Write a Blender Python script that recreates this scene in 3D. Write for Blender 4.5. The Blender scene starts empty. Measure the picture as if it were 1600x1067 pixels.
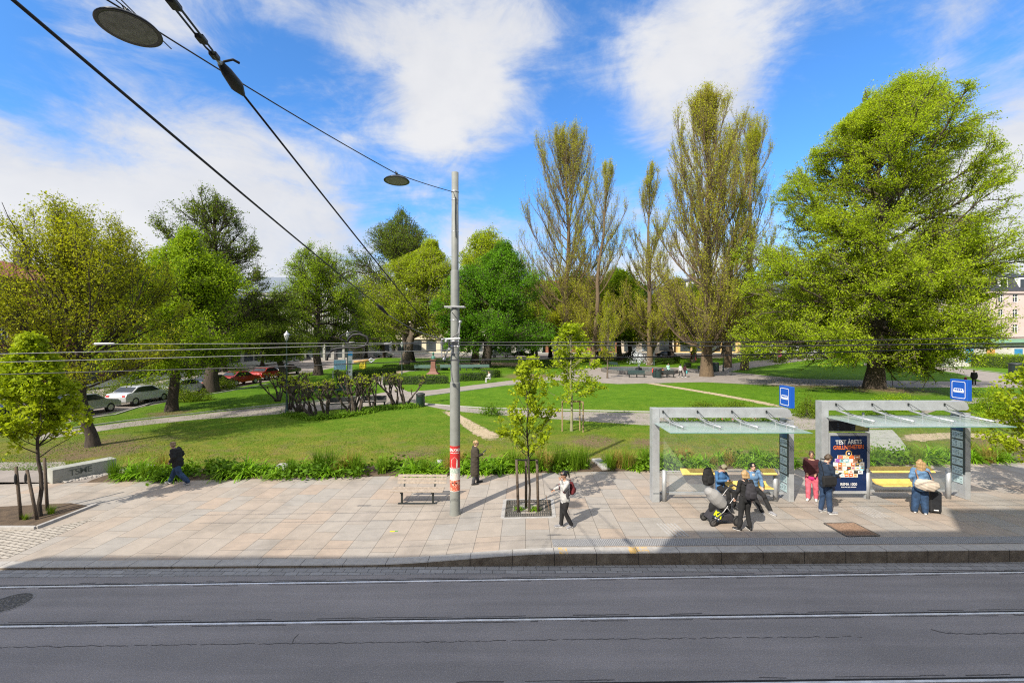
import bpy, bmesh, math, random
import numpy as np
from mathutils import Vector, Matrix

scene = bpy.context.scene
COL = scene.collection; COL_ = COL
PI = math.pi
CAMZ, F, HX, HY = 5.62, 700.0, 800.0, 528.0
rnd = random.Random(7)

# ------------------------------------------------------------------ geometry of the site
def sstep(t):
    t = min(1.0, max(0.0, t)); return t*t*(3-2*t)
def kerbY(X): return 11.05 + 0.0154*X
def backY(X): return 18.2 + 0.07*X
def S(X, Y):                       # pavement / platform surface
    a = min(1, max(0, (Y-11.0)/6.0))
    p = sstep((X+3.6)/4.8)*(1-min(1, max(0, (Y-11.6)/6.6)))
    return 0.06 + 0.06*a + 0.24*p
def T(Y): return 0.13 + 0.0155*max(0.0, Y-20.0)
def GT(px, py):                    # a point of the park under a direction
    s = (py-HY)/F
    Y = (CAMZ-0.13+0.31)/(s+0.0155)
    if Y < 20: Y = (CAMZ-0.13)/s
    return (px-HX)/F*Y, Y, T(Y)
def GS(px, py):
    s = (py-HY)/F; z = 0.12
    for _ in range(12):
        Y = (CAMZ-z)/s; X = (px-HX)/F*Y; z = S(X, Y)
    return X, Y, z
def G0(px, py):
    Y = CAMZ/((py-HY)/F); return (px-HX)/F*Y, Y, 0.0
def AT(px, py, Y): return (px-HX)/F*Y, Y, CAMZ-(py-HY)/F*Y

# ------------------------------------------------------------------ objects
def tag(o, label=None, cat=None, group=None, kind=None):
    if label: o['label'] = label
    if cat: o['category'] = cat
    if group: o['group'] = group
    if kind: o['kind'] = kind
    return o
def empty(name, loc=(0,0,0), rz=0.0, label=None, cat=None, group=None):
    o = bpy.data.objects.new(name, None); COL.objects.link(o)
    o.empty_display_size = 0.2
    o.location = loc; o.rotation_euler = (0,0,rz)
    return tag(o, label, cat, group)
def link_mesh(name, me, mat=None, parent=None, loc=(0,0,0), rz=0.0):
    o = bpy.data.objects.new(name, me); COL.objects.link(o)
    if mat is not None and not me.materials:
        for m in (mat if isinstance(mat, (list, tuple)) else [mat]): me.materials.append(m)
    o.location = loc; o.rotation_euler = (0,0,rz)
    if parent is not None: o.parent = parent
    return o
def copy_tree(o, parent=None, loc=None, rz=None):
    c = o.copy(); COL.objects.link(c); c.parent = parent
    if loc is not None: c.location = loc
    if rz is not None: c.rotation_euler = (0,0,rz)
    for ch in list(o.children): copy_tree(ch, c)
    return c

class MB:
    def __init__(s): s.v=[]; s.f=[]; s.mi=[]; s.cur=0
    def add(s, vs, fs, mi=None):
        n=len(s.v); s.v += [tuple(v) for v in vs]
        for f in fs: s.f.append(tuple(i+n for i in f)); s.mi.append(s.cur if mi is None else mi)
        return s
    def box(s, c, d, rz=0.0, M=None, mi=None):
        x,y,z=[a/2 for a in d]
        vs=[Vector((sx*x,sy*y,sz*z)) for sz in(-1,1) for sy in(-1,1) for sx in(-1,1)]
        R=Matrix.Rotation(rz,3,'Z') if M is None else M
        vs=[R@v+Vector(c) for v in vs]
        return s.add(vs,[(0,2,3,1),(4,5,7,6),(0,1,5,4),(2,6,7,3),(0,4,6,2),(1,3,7,5)],mi)
    def bar(s, a, b, w, h, mi=None):           # box beam from a to b
        a=Vector(a); b=Vector(b); d=(b-a); L=d.length
        q=d.to_track_quat('X','Z').to_matrix()
        return s.box((a+b)/2,(L,w,h),M=q,mi=mi)
    def tube(s, pts, r, n=8, cap=True, mi=None, up=None):
        pts=[Vector(p) for p in pts]; m=len(pts)
        rs=r if isinstance(r,(list,tuple)) else [r]*m
        vs=[]
        ref=Vector(up) if up else Vector((0,0,1)); prev=None
        for i,p in enumerate(pts):
            d=(pts[min(i+1,m-1)]-pts[max(i-1,0)])
            if d.length<1e-9: d=Vector((0,0,1))
            d.normalize()
            rr=ref if abs(d.dot(ref))<0.95 else Vector((1,0,0))
            a=d.cross(rr).normalized()
            if not up and prev is not None:
                q=prev-d*prev.dot(d)
                if q.length>1e-4: a=q.normalized()
            prev=a; b=d.cross(a).normalized()
            R=rs[i]
            ra,rb=(R if isinstance(R,(tuple,list)) else (R,R))
            for k in range(n):
                t=2*PI*k/n
                vs.append(p+a*math.cos(t)*ra+b*math.sin(t)*rb)
        fs=[]
        for i in range(m-1):
            for k in range(n):
                k2=(k+1)%n
                fs.append((i*n+k,i*n+k2,(i+1)*n+k2,(i+1)*n+k))
        if cap:
            fs.append(tuple(range(n))); fs.append(tuple(reversed(range((m-1)*n,m*n))))
        return s.add(vs,fs,mi)
    def chain(s, pts, rs, n=12, mi=None, side=None):
        """closed limb with rounded ends; radius float or (ra,rb)"""
        P=[Vector(p) for p in pts]; R=[(r,r) if not isinstance(r,(tuple,list)) else tuple(r) for r in rs]
        d0=(P[1]-P[0]).normalized(); d1=(P[-1]-P[-2]).normalized()
        a0=min(R[0]); a1=min(R[-1])
        pre=[(P[0]-d0*a0*math.cos(t),(R[0][0]*max(.04,math.sin(t)),R[0][1]*max(.04,math.sin(t)))) for t in (0.05,0.5,1.0)]
        post=[(P[-1]+d1*a1*math.cos(t),(R[-1][0]*max(.04,math.sin(t)),R[-1][1]*max(.04,math.sin(t)))) for t in (1.0,0.5,0.05)]
        pts=[p for p,_ in pre]+P+[p for p,_ in post]; rr=[r for _,r in pre]+R+[r for _,r in post]
        return s.tube(pts,rr,n,True,mi,side)
    def ball(s, c, r, n=10, m=7, M=None, mi=None):
        rx,ry,rz=(r,r,r) if not isinstance(r,(tuple,list)) else r
        c=Vector(c); vs=[]
        for i in range(1,m):
            ph=PI*i/m
            for k in range(n):
                t=2*PI*k/n
                v=Vector((rx*math.sin(ph)*math.cos(t),ry*math.sin(ph)*math.sin(t),rz*math.cos(ph)))
                vs.append((M@v if M else v)+c)
        tp=Vector((0,0,rz)); bt=Vector((0,0,-rz))
        vs.append((M@tp if M else tp)+c); vs.append((M@bt if M else bt)+c)
        N=(m-1)*n; fs=[]
        for i in range(m-2):
            for k in range(n):
                k2=(k+1)%n; fs.append((i*n+k,(i+1)*n+k,(i+1)*n+k2,i*n+k2))
        for k in range(n):
            fs.append((N,k,(k+1)%n)); fs.append((N+1,(m-2)*n+(k+1)%n,(m-2)*n+k))
        return s.add(vs,fs,mi)
    def lathe(s, prof, n=24, c=(0,0,0), mi=None, a0=0.0, a1=2*PI):
        vs=[]; full=abs(a1-a0-2*PI)<1e-6; m=n if full else n+1
        for r,z in prof:
            for k in range(m):
                t=a0+(a1-a0)*k/n; vs.append((c[0]+r*math.cos(t),c[1]+r*math.sin(t),c[2]+z))
        fs=[]
        for i in range(len(prof)-1):
            for k in range(n):
                k2=(k+1)%m; fs.append((i*m+k,i*m+k2,(i+1)*m+k2,(i+1)*m+k))
        return s.add(vs,fs,mi)
    def prism(s, poly, a, b, axis='z', mi=None):
        n=len(poly)
        def P(u,v,w): return {'z':(u,v,w),'y':(u,w,v),'x':(w,u,v)}[axis]
        vs=[P(u,v,a) for u,v in poly]+[P(u,v,b) for u,v in poly]
        fs=[tuple(reversed(range(n))),tuple(range(n,2*n))]+[(i,(i+1)%n,n+(i+1)%n,n+i) for i in range(n)]
        return s.add(vs,fs,mi)
    def quad(s,*p,mi=None): return s.add(p,[tuple(range(len(p)))],mi)
    def mesh(s, name='m', smooth=False):
        me=bpy.data.meshes.new(name); me.from_pydata([tuple(v) for v in s.v],[],s.f)
        me.polygons.foreach_set('material_index',s.mi)
        if smooth: me.polygons.foreach_set('use_smooth',[True]*len(s.f))
        bm=bmesh.new(); bm.from_mesh(me); bmesh.ops.recalc_face_normals(bm,faces=bm.faces); bm.to_mesh(me); bm.free()
        me.update(); return me
    def build(s, name, mat, parent=None, loc=(0,0,0), rz=0.0, smooth=False, bevel=0.0):
        me=s.mesh(name,smooth)
        if bevel:
            bm=bmesh.new(); bm.from_mesh(me)
            bmesh.ops.bevel(bm,geom=list(bm.edges),offset=bevel,segments=2,affect='EDGES',profile=0.6)
            bm.to_mesh(me); bm.free()
        return link_mesh(name,me,mat,parent,loc,rz)

def fast_mesh(name, V, Fq, smooth=False, tri=False):
    V=np.asarray(V,np.float32); Fq=np.asarray(Fq,np.int32); k=Fq.shape[1]
    me=bpy.data.meshes.new(name)
    me.vertices.add(len(V)); me.vertices.foreach_set('co',V.ravel())
    me.loops.add(Fq.size); me.loops.foreach_set('vertex_index',Fq.ravel())
    me.polygons.add(len(Fq)); me.polygons.foreach_set('loop_start',np.arange(len(Fq),dtype=np.int32)*k)
    me.polygons.foreach_set('loop_total',np.full(len(Fq),k,np.int32))
    if smooth: me.polygons.foreach_set('use_smooth',np.ones(len(Fq),bool))
    me.update(calc_edges=True); return me

def remesh(mb, voxel, folds=0.0, seed=0, smooth_it=2):
    me=mb.mesh('tmp'); o=bpy.data.objects.new('tmp',me); COL.objects.link(o)
    m=o.modifiers.new('r','REMESH'); m.mode='VOXEL'; m.voxel_size=voxel; m.use_smooth_shade=True
    m2=o.modifiers.new('s','SMOOTH'); m2.factor=0.5; m2.iterations=smooth_it
    dg=bpy.context.evaluated_depsgraph_get(); dg.update()
    out=bpy.data.meshes.new_from_object(o.evaluated_get(dg)); COL.objects.unlink(o); bpy.data.objects.remove(o); bpy.data.meshes.remove(me)
    if folds:
        n=len(out.vertices); co=np.empty(n*3,np.float32); out.vertices.foreach_get('co',co); co=co.reshape(-1,3)
        no=np.empty(n*3,np.float32); out.vertices.foreach_get('normal',no); no=no.reshape(-1,3)
        r=np.random.RandomState(seed); d=np.zeros(n)
        for _ in range(6):
            k=r.normal(0,1,3)*np.array([16,16,26]); d+=np.sin(co@k+r.uniform(0,6))
        co=co+no*(d[:,None]/3*folds); out.vertices.foreach_set('co',co.astype(np.float32).ravel())
    out.polygons.foreach_set('use_smooth',[True]*len(out.polygons))
    return out

def text_mesh(body, size, depth=0.0, bold=0.0, spacing=1.0, align='CENTER'):
    c=bpy.data.curves.new('t','FONT'); c.body=body; c.size=size; c.extrude=depth; c.offset=bold
    c.align_x=align; c.align_y='CENTER'; c.space_character=spacing
    o=bpy.data.objects.new('t',c); COL.objects.link(o)
    dg=bpy.context.evaluated_depsgraph_get(); dg.update()
    me=bpy.data.meshes.new_from_object(o.evaluated_get(dg))
    COL.objects.unlink(o); bpy.data.objects.remove(o); return me

# ------------------------------------------------------------------ materials
MATS={}
def _nt(name):
    m=bpy.data.materials.new(name); m.use_nodes=True
    nt=m.node_tree; b=nt.nodes['Principled BSDF']; return m,nt,b
def N(nt,t,**k):
    n=nt.nodes.new(t)
    for a,v in k.items(): setattr(n,a,v)
    return n
def pos(nt): return N(nt,'ShaderNodeNewGeometry').outputs['Position']
def objc(nt): return N(nt,'ShaderNodeTexCoord').outputs['Object']
def noise(nt,scale,detail=4,rough=0.55,vec=None,dist=0.0):
    n=N(nt,'ShaderNodeTexNoise'); n.inputs['Scale'].default_value=scale; n.inputs['Detail'].default_value=detail
    n.inputs['Roughness'].default_value=rough; n.inputs['Distortion'].default_value=dist
    if vec is not None: nt.links.new(vec,n.inputs['Vector'])
    return n.outputs['Fac']
def ramp(nt,fac,stops):
    r=N(nt,'ShaderNodeValToRGB'); e=r.color_ramp.elements
    while len(e)<len(stops): e.new(0.5)
    for i,(p,c) in enumerate(stops): e[i].position=p; e[i].color=(*c,1) if len(c)==3 else c
    nt.links.new(fac,r.inputs['Fac']); return r.outputs['Color']
def mixc(nt,fac,a,b,mode='MIX'):
    m=N(nt,'ShaderNodeMix',data_type='RGBA',blend_type=mode)
    for sock,v in ((m.inputs[0],fac),(m.inputs[6],a),(m.inputs[7],b)):
        if isinstance(v,(int,float)): sock.default_value=v
        elif isinstance(v,(tuple,list)): sock.default_value=(*v,1) if len(v)==3 else v
        else: nt.links.new(v,sock)
    return m.outputs[2]
def math_(nt,op,a,b=None,clamp=False):
    m=N(nt,'ShaderNodeMath',operation=op,use_clamp=clamp)
    for i,v in enumerate((a,b)):
        if v is None: continue
        if isinstance(v,(int,float)): m.inputs[i].default_value=v
        else: nt.links.new(v,m.inputs[i])
    return m.outputs[0]
def maprange(nt,v,a,b,c=0.0,d=1.0):
    m=N(nt,'ShaderNodeMapRange'); nt.links.new(v,m.inputs[0])
    for i,x in enumerate((a,b,c,d)): m.inputs[i+1].default_value=x
    return m.outputs[0]
def bump(nt,b,h,strength=0.3,dist=0.02):
    n=N(nt,'ShaderNodeBump'); n.inputs['Strength'].default_value=strength; n.inputs['Distance'].default_value=dist
    nt.links.new(h,n.inputs['Height']); nt.links.new(n.outputs['Normal'],b.inputs['Normal'])
def mat(name,col,rough=0.6,var=0.15,scale=6.0,metal=0.0,bmp=0.0,bscale=None,spec=None,emit=None,wet=None,coat=0.0):
    if name in MATS: return MATS[name]
    m,nt,b=_nt(name)
    v=objc(nt); f=noise(nt,scale,5,0.6,v)
    c0=tuple(max(0,x*(1-var)) for x in col); c1=tuple(min(1,x*(1+var)) for x in col)
    nt.links.new(ramp(nt,f,[(0.3,c0),(0.7,c1)]),b.inputs['Base Color'])
    b.inputs['Roughness'].default_value=rough; b.inputs['Metallic'].default_value=metal
    if spec is not None: b.inputs['Specular IOR Level'].default_value=spec
    if coat: b.inputs['Coat Weight'].default_value=coat
    if bmp: bump(nt,b,noise(nt,bscale or scale*5,4,0.6,v),bmp)
    if emit: b.inputs['Emission Color'].default_value=(*emit[:3],1); b.inputs['Emission Strength'].default_value=emit[3]
    MATS[name]=m; return m
def leafmat(name,cols,trans=0.35,rough=0.55):
    if name in MATS: return MATS[name]
    m,nt,b=_nt(name)
    g=N(nt,'ShaderNodeNewGeometry'); n=len(cols)
    big=noise(nt,0.55,4,0.65,g.outputs['Position'])
    f=math_(nt,'ADD',math_(nt,'MULTIPLY',g.outputs['Random Per Island'],0.5),math_(nt,'MULTIPLY',math_(nt,'SUBTRACT',big,0.34),1.55),True)
    c=ramp(nt,f,[(i/(n-1),cc) for i,cc in enumerate(cols)])
    nt.links.new(c,b.inputs['Base Color']); b.inputs['Roughness'].default_value=rough; b.inputs['Specular IOR Level'].default_value=0.12
    tr=N(nt,'ShaderNodeBsdfTranslucent'); nt.links.new(mixc(nt,1.0,c,(1.25,1.2,0.55),'MULTIPLY'),tr.inputs['Color'])
    mx=N(nt,'ShaderNodeMixShader'); mx.inputs[0].default_value=trans
    nt.links.new(b.outputs[0],mx.inputs[1]); nt.links.new(tr.outputs[0],mx.inputs[2])
    nt.links.new(mx.outputs[0],nt.nodes['Material Output'].inputs['Surface'])
    MATS[name]=m; return m
def glassmat(name,col=(0.8,0.9,0.88),alpha=0.25,rough=0.05):
    m,nt,b=_nt(name)
    b.inputs['Base Color'].default_value=(*col,1); b.inputs['Roughness'].default_value=rough
    b.inputs['Alpha'].default_value=alpha; b.inputs['Specular IOR Level'].default_value=0.5
    MATS[name]=m; return m
# ================================================================== ground materials
def asphalt_mat():
    m,nt,b=_nt('asphalt'); p=pos(nt)
    c=ramp(nt,noise(nt,45,4,0.8,p),[(0.3,(0.172,0.158,0.156)),(0.55,(0.235,0.218,0.216)),(0.70,(0.42,0.40,0.395))])
    c=mixc(nt,ramp(nt,noise(nt,0.5,5,0.65,p),[(0.35,(0,0,0)),(0.7,(1,1,1))]),c,mixc(nt,1.0,c,(0.82,0.82,0.82),'MULTIPLY'))
    # tyre-worn bands along the street
    mp=N(nt,'ShaderNodeMapping'); mp.inputs['Scale'].default_value=(0.12,2.2,1); nt.links.new(p,mp.inputs['Vector'])
    c=mixc(nt,ramp(nt,noise(nt,1.0,4,0.6,mp.outputs[0]),[(0.42,(0,0,0)),(0.66,(0.8,0.8,0.8))]),c,mixc(nt,1.0,c,(1.3,1.28,1.28),'MULTIPLY'))
    nt.links.new(c,b.inputs['Base Color']); b.inputs['Roughness'].default_value=0.82
    bump(nt,b,noise(nt,120,3,0.7,p),0.5,0.008); return m
def paving_mat():
    m,nt,b=_nt('paving'); p=pos(nt)
    mp=N(nt,'ShaderNodeMapping'); mp.inputs['Rotation'].default_value=(0,0,PI/2+0.03); nt.links.new(p,mp.inputs['Vector'])
    br=N(nt,'ShaderNodeTexBrick'); nt.links.new(mp.outputs[0],br.inputs['Vector'])
    br.inputs['Scale'].default_value=1.0; br.inputs['Brick Width'].default_value=1.35; br.inputs['Row Height'].default_value=0.67
    br.inputs['Mortar Size'].default_value=0.008; br.inputs['Mortar Smooth'].default_value=0.25; br.offset=0.37; br.offset_frequency=3; br.squash=0.75; br.squash_frequency=2
    br.inputs['Color1'].default_value=(0,0,0,1); br.inputs['Color2'].default_value=(1,1,1,1); br.inputs['Mortar'].default_value=(0.5,0.5,0.5,1); br.inputs['Bias'].default_value=0.0
    tone=ramp(nt,br.outputs['Color'],[(0.0,(0.34,0.29,0.245)),(0.3,(0.36,0.32,0.28)),(0.55,(0.315,0.295,0.272)),(0.8,(0.375,0.30,0.24)),(1.0,(0.345,0.31,0.272))])
    n1=noise(nt,3.0,6,0.65,p); n2=noise(nt,60,3,0.7,p); n3=noise(nt,0.7,5,0.6,p,0.6)
    c=mixc(nt,0.75,tone,ramp(nt,n1,[(0.3,(0.8,0.8,0.8)),(0.7,(1.06,1.05,1.04))]),'MULTIPLY')
    c=mixc(nt,0.5,c,ramp(nt,n2,[(0.3,(0.8,0.8,0.8)),(0.7,(1.12,1.12,1.12))]),'MULTIPLY')
    c=mixc(nt,ramp(nt,n3,[(0.50,(0,0,0)),(0.72,(0.5,0.5,0.5))]),c,(0.17,0.15,0.13))
    c=mixc(nt,ramp(nt,noise(nt,26,2,0.5,p),[(0.70,(0,0,0)),(0.735,(0.55,0.55,0.55))]),c,(0.12,0.11,0.10))
    sm=N(nt,'ShaderNodeMapping'); sm.inputs['Scale'].default_value=(0.25,3.0,1); nt.links.new(p,sm.inputs['Vector'])
    c=mixc(nt,ramp(nt,noise(nt,1.2,5,0.6,sm.outputs[0],1.0),[(0.56,(0,0,0)),(0.66,(0.28,0.28,0.28))]),c,(0.18,0.165,0.15))
    c=mixc(nt,math_(nt,'MULTIPLY',br.outputs['Fac'],0.8),c,(0.10,0.085,0.07))
    nt.links.new(c,b.inputs['Base Color']); b.inputs['Roughness'].default_value=0.8
    h=math_(nt,'SUBTRACT',math_(nt,'MULTIPLY',n2,0.3),br.outputs['Fac']); bump(nt,b,h,0.4,0.006); return m
def setts_mat(name,w,h,c1,c2,rot=0.0,mort=0.012,mc=(0.06,0.055,0.05)):
    m,nt,b=_nt(name); p=pos(nt)
    mp=N(nt,'ShaderNodeMapping'); mp.inputs['Rotation'].default_value=(0,0,rot); nt.links.new(p,mp.inputs['Vector'])
    wv=N(nt,'ShaderNodeVectorMath',operation='ADD'); nn=N(nt,'ShaderNodeTexNoise'); nn.inputs['Scale'].default_value=3; nt.links.new(p,nn.inputs['Vector'])
    sc=N(nt,'ShaderNodeVectorMath',operation='SCALE'); nt.links.new(nn.outputs['Color'],sc.inputs[0]); sc.inputs['Scale'].default_value=0.05
    nt.links.new(mp.outputs[0],wv.inputs[0]); nt.links.new(sc.outputs[0],wv.inputs[1])
    br=N(nt,'ShaderNodeTexBrick'); nt.links.new(wv.outputs[0],br.inputs['Vector'])
    br.inputs['Scale'].default_value=1; br.inputs['Brick Width'].default_value=w; br.inputs['Row Height'].default_value=h
    br.inputs['Mortar Size'].default_value=mort; br.inputs['Mortar Smooth'].default_value=0.6
    br.inputs['Color1'].default_value=(*c1,1); br.inputs['Color2'].default_value=(*c2,1); br.inputs['Mortar'].default_value=(*mc,1)
    c=mixc(nt,0.6,br.outputs['Color'],ramp(nt,noise(nt,25,4,0.7,p),[(0.3,(0.75,0.75,0.75)),(0.7,(1.15,1.15,1.15))]),'MULTIPLY')
    nt.links.new(c,b.inputs['Base Color']); b.inputs['Roughness'].default_value=0.8
    bump(nt,b,math_(nt,'SUBTRACT',1.0,br.outputs['Fac']),0.7,0.02); return m
def lawn_mat():
    m,nt,b=_nt('lawn'); p=pos(nt)
    sep=N(nt,'ShaderNodeSeparateXYZ'); nt.links.new(p,sep.inputs[0])
    fine=noise(nt,14,4,0.75,p); mid=noise(nt,1.1,5,0.65,p); big=noise(nt,0.16,4,0.6,p)
    g=ramp(nt,fine,[(0.25,(0.03,0.066,0.004)),(0.5,(0.088,0.16,0.008)),(0.75,(0.165,0.235,0.018))])
    g2=ramp(nt,fine,[(0.25,(0.075,0.075,0.012)),(0.5,(0.20,0.18,0.03)),(0.75,(0.33,0.27,0.075))])
    c=mixc(nt,ramp(nt,mid,[(0.45,(0,0,0)),(0.72,(0.6,0.6,0.6))]),g,g2)
    c=mixc(nt,maprange(nt,sep.outputs[1],24,38,0.0,0.75),c,mixc(nt,1.0,ramp(nt,fine,[(0.25,(0.03,0.085,0.002)),(0.5,(0.075,0.185,0.004)),(0.75,(0.13,0.26,0.012))]),ramp(nt,mid,[(.35,(.7,.75,.7)),(.65,(1.15,1.1,1.1))]),'MULTIPLY'))
    # worn, yellower strip next to the planting
    near=maprange(nt,sep.outputs[1],27.0,19.5); f=math_(nt,'MULTIPLY',near,maprange(nt,math_(nt,'ADD',mid,math_(nt,'MULTIPLY',big,0.6)),0.55,0.95),True)
    c=mixc(nt,f,c,g2)
    soil=ramp(nt,noise(nt,9,5,0.7,p),[(0.3,(0.10,0.068,0.038)),(0.7,(0.24,0.175,0.105))])
    msk=None
    for (x,y,r) in WORN:
        d=N(nt,'ShaderNodeVectorMath',operation='DISTANCE'); nt.links.new(p,d.inputs[0]); d.inputs[1].default_value=(x,y,T(y))
        q=maprange(nt,math_(nt,'ADD',d.outputs['Value'],math_(nt,'MULTIPLY',math_(nt,'SUBTRACT',mid,0.5),r*2.2)),r,r*0.35)
        msk=q if msk is None else math_(nt,'MAXIMUM',msk,q)
    c=mixc(nt,math_(nt,'MULTIPLY',msk,maprange(nt,fine,0.3,0.55,0.55,1.0)),c,soil)
    bare=math_(nt,'MULTIPLY',near,maprange(nt,noise(nt,0.9,5,0.7,p,0.5),0.49,0.62),True)
    c=mixc(nt,math_(nt,'MULTIPLY',bare,0.7),c,soil)
    nt.links.new(c,b.inputs['Base Color']); b.inputs['Roughness'].default_value=0.9; b.inputs['Specular IOR Level'].default_value=0.15
    bump(nt,b,noise(nt,22,4,0.8,p),0.9,0.06); return m

WORN=[(*GT(150,700)[:2],3.2),(*GT(945,725)[:2],1.6),(*GT(925,690)[:2],1.8),(*GT(1366,606)[:2],5.5),(*GT(1104,590)[:2],4.0),(*GT(1010,692)[:2],1.2),
      (*GT(1240,600)[:2],4.5),(*GT(640,712)[:2],1.0),(*GT(1560,690)[:2],3.0),(*GT(1180,592)[:2],4.5),(*GT(268,645)[:2],1.6),(*GT(830,588)[:2],5.0)]
M_asph=asphalt_mat(); M_pav=paving_mat(); M_lawn=lawn_mat()
M_gutter=setts_mat('gutter_setts',0.30,0.17,(0.23,0.225,0.225),(0.30,0.295,0.295),0.015,0.010,(0.12,0.115,0.11))
M_setts=setts_mat('granite_setts',0.24,0.12,(0.33,0.30,0.26),(0.42,0.38,0.33),0.25,0.014,(0.13,0.11,0.09))
M_path=mat('path',(0.25,0.22,0.20),0.9,0.18,1.2,bmp=0.3,bscale=40)
M_dirt=mat('dirt_path',(0.36,0.28,0.18),0.95,0.28,1.6,bmp=0.4,bscale=25)
M_soil=mat('soil',(0.085,0.058,0.036),0.95,0.4,5,bmp=0.8,bscale=30)
M_gran=mat('granite',(0.36,0.345,0.33),0.75,0.14,9,bmp=0.2,bscale=80)
M_granface=mat('granite_face',(0.20,0.165,0.125),0.85,0.35,3.5,bmp=0.5,bscale=40)
M_conc=mat('concrete',(0.30,0.305,0.275),0.85,0.2,3,bmp=0.3,bscale=30)
M_farground=mat('far_ground',(0.16,0.155,0.15),0.9,0.2,0.05)

def grid_sheet(name,xs,rows,zf,material,kind='structure'):
    """rows: list of functions Y(X) front to back"""
    vs=[];fs=[]
    for r in rows:
        for x in xs:
            y=r(x); vs.append((x,y,zf(x,y)))
    n=len(xs)
    for j in range(len(rows)-1):
        for i in range(n-1): fs.append((j*n+i,j*n+i+1,(j+1)*n+i+1,(j+1)*n+i))
    me=bpy.data.meshes.new(name); me.from_pydata(vs,[],fs); me.polygons.foreach_set('use_smooth',[True]*len(fs)); me.update()
    o=link_mesh(name,me,material); return tag(o,kind=kind)
def poly_sheet(name,pts,dz,material,kind='structure'):
    from mathutils.geometry import tessellate_polygon
    P=[(x,y) for x,y in pts]
    # densify + wobble
    Q=[]
    for i in range(len(P)):
        a=P[i];b=P[(i+1)%len(P)];L=math.dist(a,b);k=max(1,min(40,int(L/1.2)))
        for t in range(k): Q.append((a[0]+(b[0]-a[0])*t/k+rnd.uniform(-.04,.04),a[1]+(b[1]-a[1])*t/k+rnd.uniform(-.04,.04)))
    tris=tessellate_polygon([[Vector((x,y,0)) for x,y in Q]])
    me=bpy.data.meshes.new(name); me.from_pydata([(x,y,T(y)+dz) for x,y in Q],[],[tuple(t) for t in tris])
    bm=bmesh.new(); bm.from_mesh(me)
    for f in bm.faces:
        if f.normal.z<0: f.normal_flip()
    bm.to_mesh(me); bm.free()
    return tag(link_mesh(name,me,material),kind=kind)
def pxpoly(name,px,dz,material,kind='structure'): return poly_sheet(name,[GT(*p)[:2] for p in px],dz,material,kind)
def strip_px(name,px,w,dz,material,kind='structure'):
    """a path of world width w along pixel centreline"""
    C=[Vector(GT(*p)[:2]) for p in px]
    D=[]
    for i in range(len(C)-1):
        for t in range(6): D.append(C[i].lerp(C[i+1],t/6))
    D.append(C[-1]); D=[sum((D[max(0,min(len(D)-1,i+k))] for k in (-2,-1,0,1,2)),Vector((0,0)))/5 for i in range(len(D))]
    L=[];R=[]
    for i,c in enumerate(D):
        t=(D[min(i+1,len(D)-1)]-D[max(i-1,0)]).normalized(); n=Vector((-t.y,t.x)); ww=(w if not callable(w) else w(i/len(D)))/2*(1+rnd.uniform(-.06,.06))
        L.append(c+n*ww); R.append(c-n*ww)
    vs=[(p.x,p.y,T(p.y)+dz) for p in L]+[(p.x,p.y,T(p.y)+dz) for p in R]; n=len(L)
    me=bpy.data.meshes.new(name); me.from_pydata(vs,[],[(i,n+i,n+i+1,i+1) for i in range(n-1)]); me.update()
    return tag(link_mesh(name,me,material),kind=kind)

def dirt_mat():
    m,nt,b=_nt('trodden_dirt'); p=pos(nt)
    a=N(nt,'ShaderNodeAttribute'); a.attribute_name='edge'
    nt.links.new(ramp(nt,noise(nt,5,5,.7,p),[(.3,(.27,.205,.125)),(.7,(.46,.375,.26))]),b.inputs['Base Color']); b.inputs['Roughness'].default_value=.95
    al=math_(nt,'ADD',a.outputs['Fac'],math_(nt,'MULTIPLY',math_(nt,'SUBTRACT',noise(nt,3.5,5,.75,p),.5),1.5))
    nt.links.new(maprange(nt,al,.42,.62),b.inputs['Alpha']); bump(nt,b,noise(nt,30,4,.7,p),.5,.02); return m
M_tread=dirt_mat()
def dirt_strip(px,w,dz):
    C=[Vector(GT(*p)[:2]) for p in px]; D=[]
    for i in range(len(C)-1):
        for t in range(8): D.append(C[i].lerp(C[i+1],t/8))
    D.append(C[-1]); n=len(D); vs=[];e=[]
    for i,c in enumerate(D):
        t=(D[min(i+1,n-1)]-D[max(i-1,0)]).normalized(); q=Vector((-t.y,t.x)); ww=w(i/n) if callable(w) else w; end=min(1,min(i,n-1-i)/9+.25)
        for k,ee in ((-.5,0),(-.25,.75),(0,1),(.25,.75),(.5,0)): v=c+q*ww*k; vs.append((v.x,v.y,T(v.y)+dz)); e.append(ee*end)
    me=bpy.data.meshes.new('dirt_path'); me.from_pydata(vs,[],[(i*5+k+1,i*5+k,i*5+5+k,i*5+6+k) for i in range(n-1) for k in range(4)]); at=me.attributes.new('edge','FLOAT','POINT'); at.data.foreach_set('value',e)
    me.update()
    if me.polygons[0].normal.z<0: me.flip_normals()
    return tag(link_mesh('dirt_path',me,M_tread),kind='structure')
# ground to the horizon
xs=[-1500,-200,-60,0,60,200,1500]
grid_sheet('ground',xs,[lambda x:-1500,lambda x:0,lambda x:20,lambda x:120,lambda x:1500],lambda x,y:(T(min(y,130))-0.19 if y>=20 else -0.06),M_farground)
grid_sheet('road',[-120,-60,-30,0,30,60,120],[lambda x:-3.0,lambda x:3,lambda x:kerbY(x)+0.15],lambda x,y:0.0,M_asph)
# gutter of setts
grid_sheet('gutter',[-60,0,60],[lambda x:kerbY(x)-0.36,lambda x:kerbY(x)-0.005],lambda x,y:0.004,M_gutter)
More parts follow.
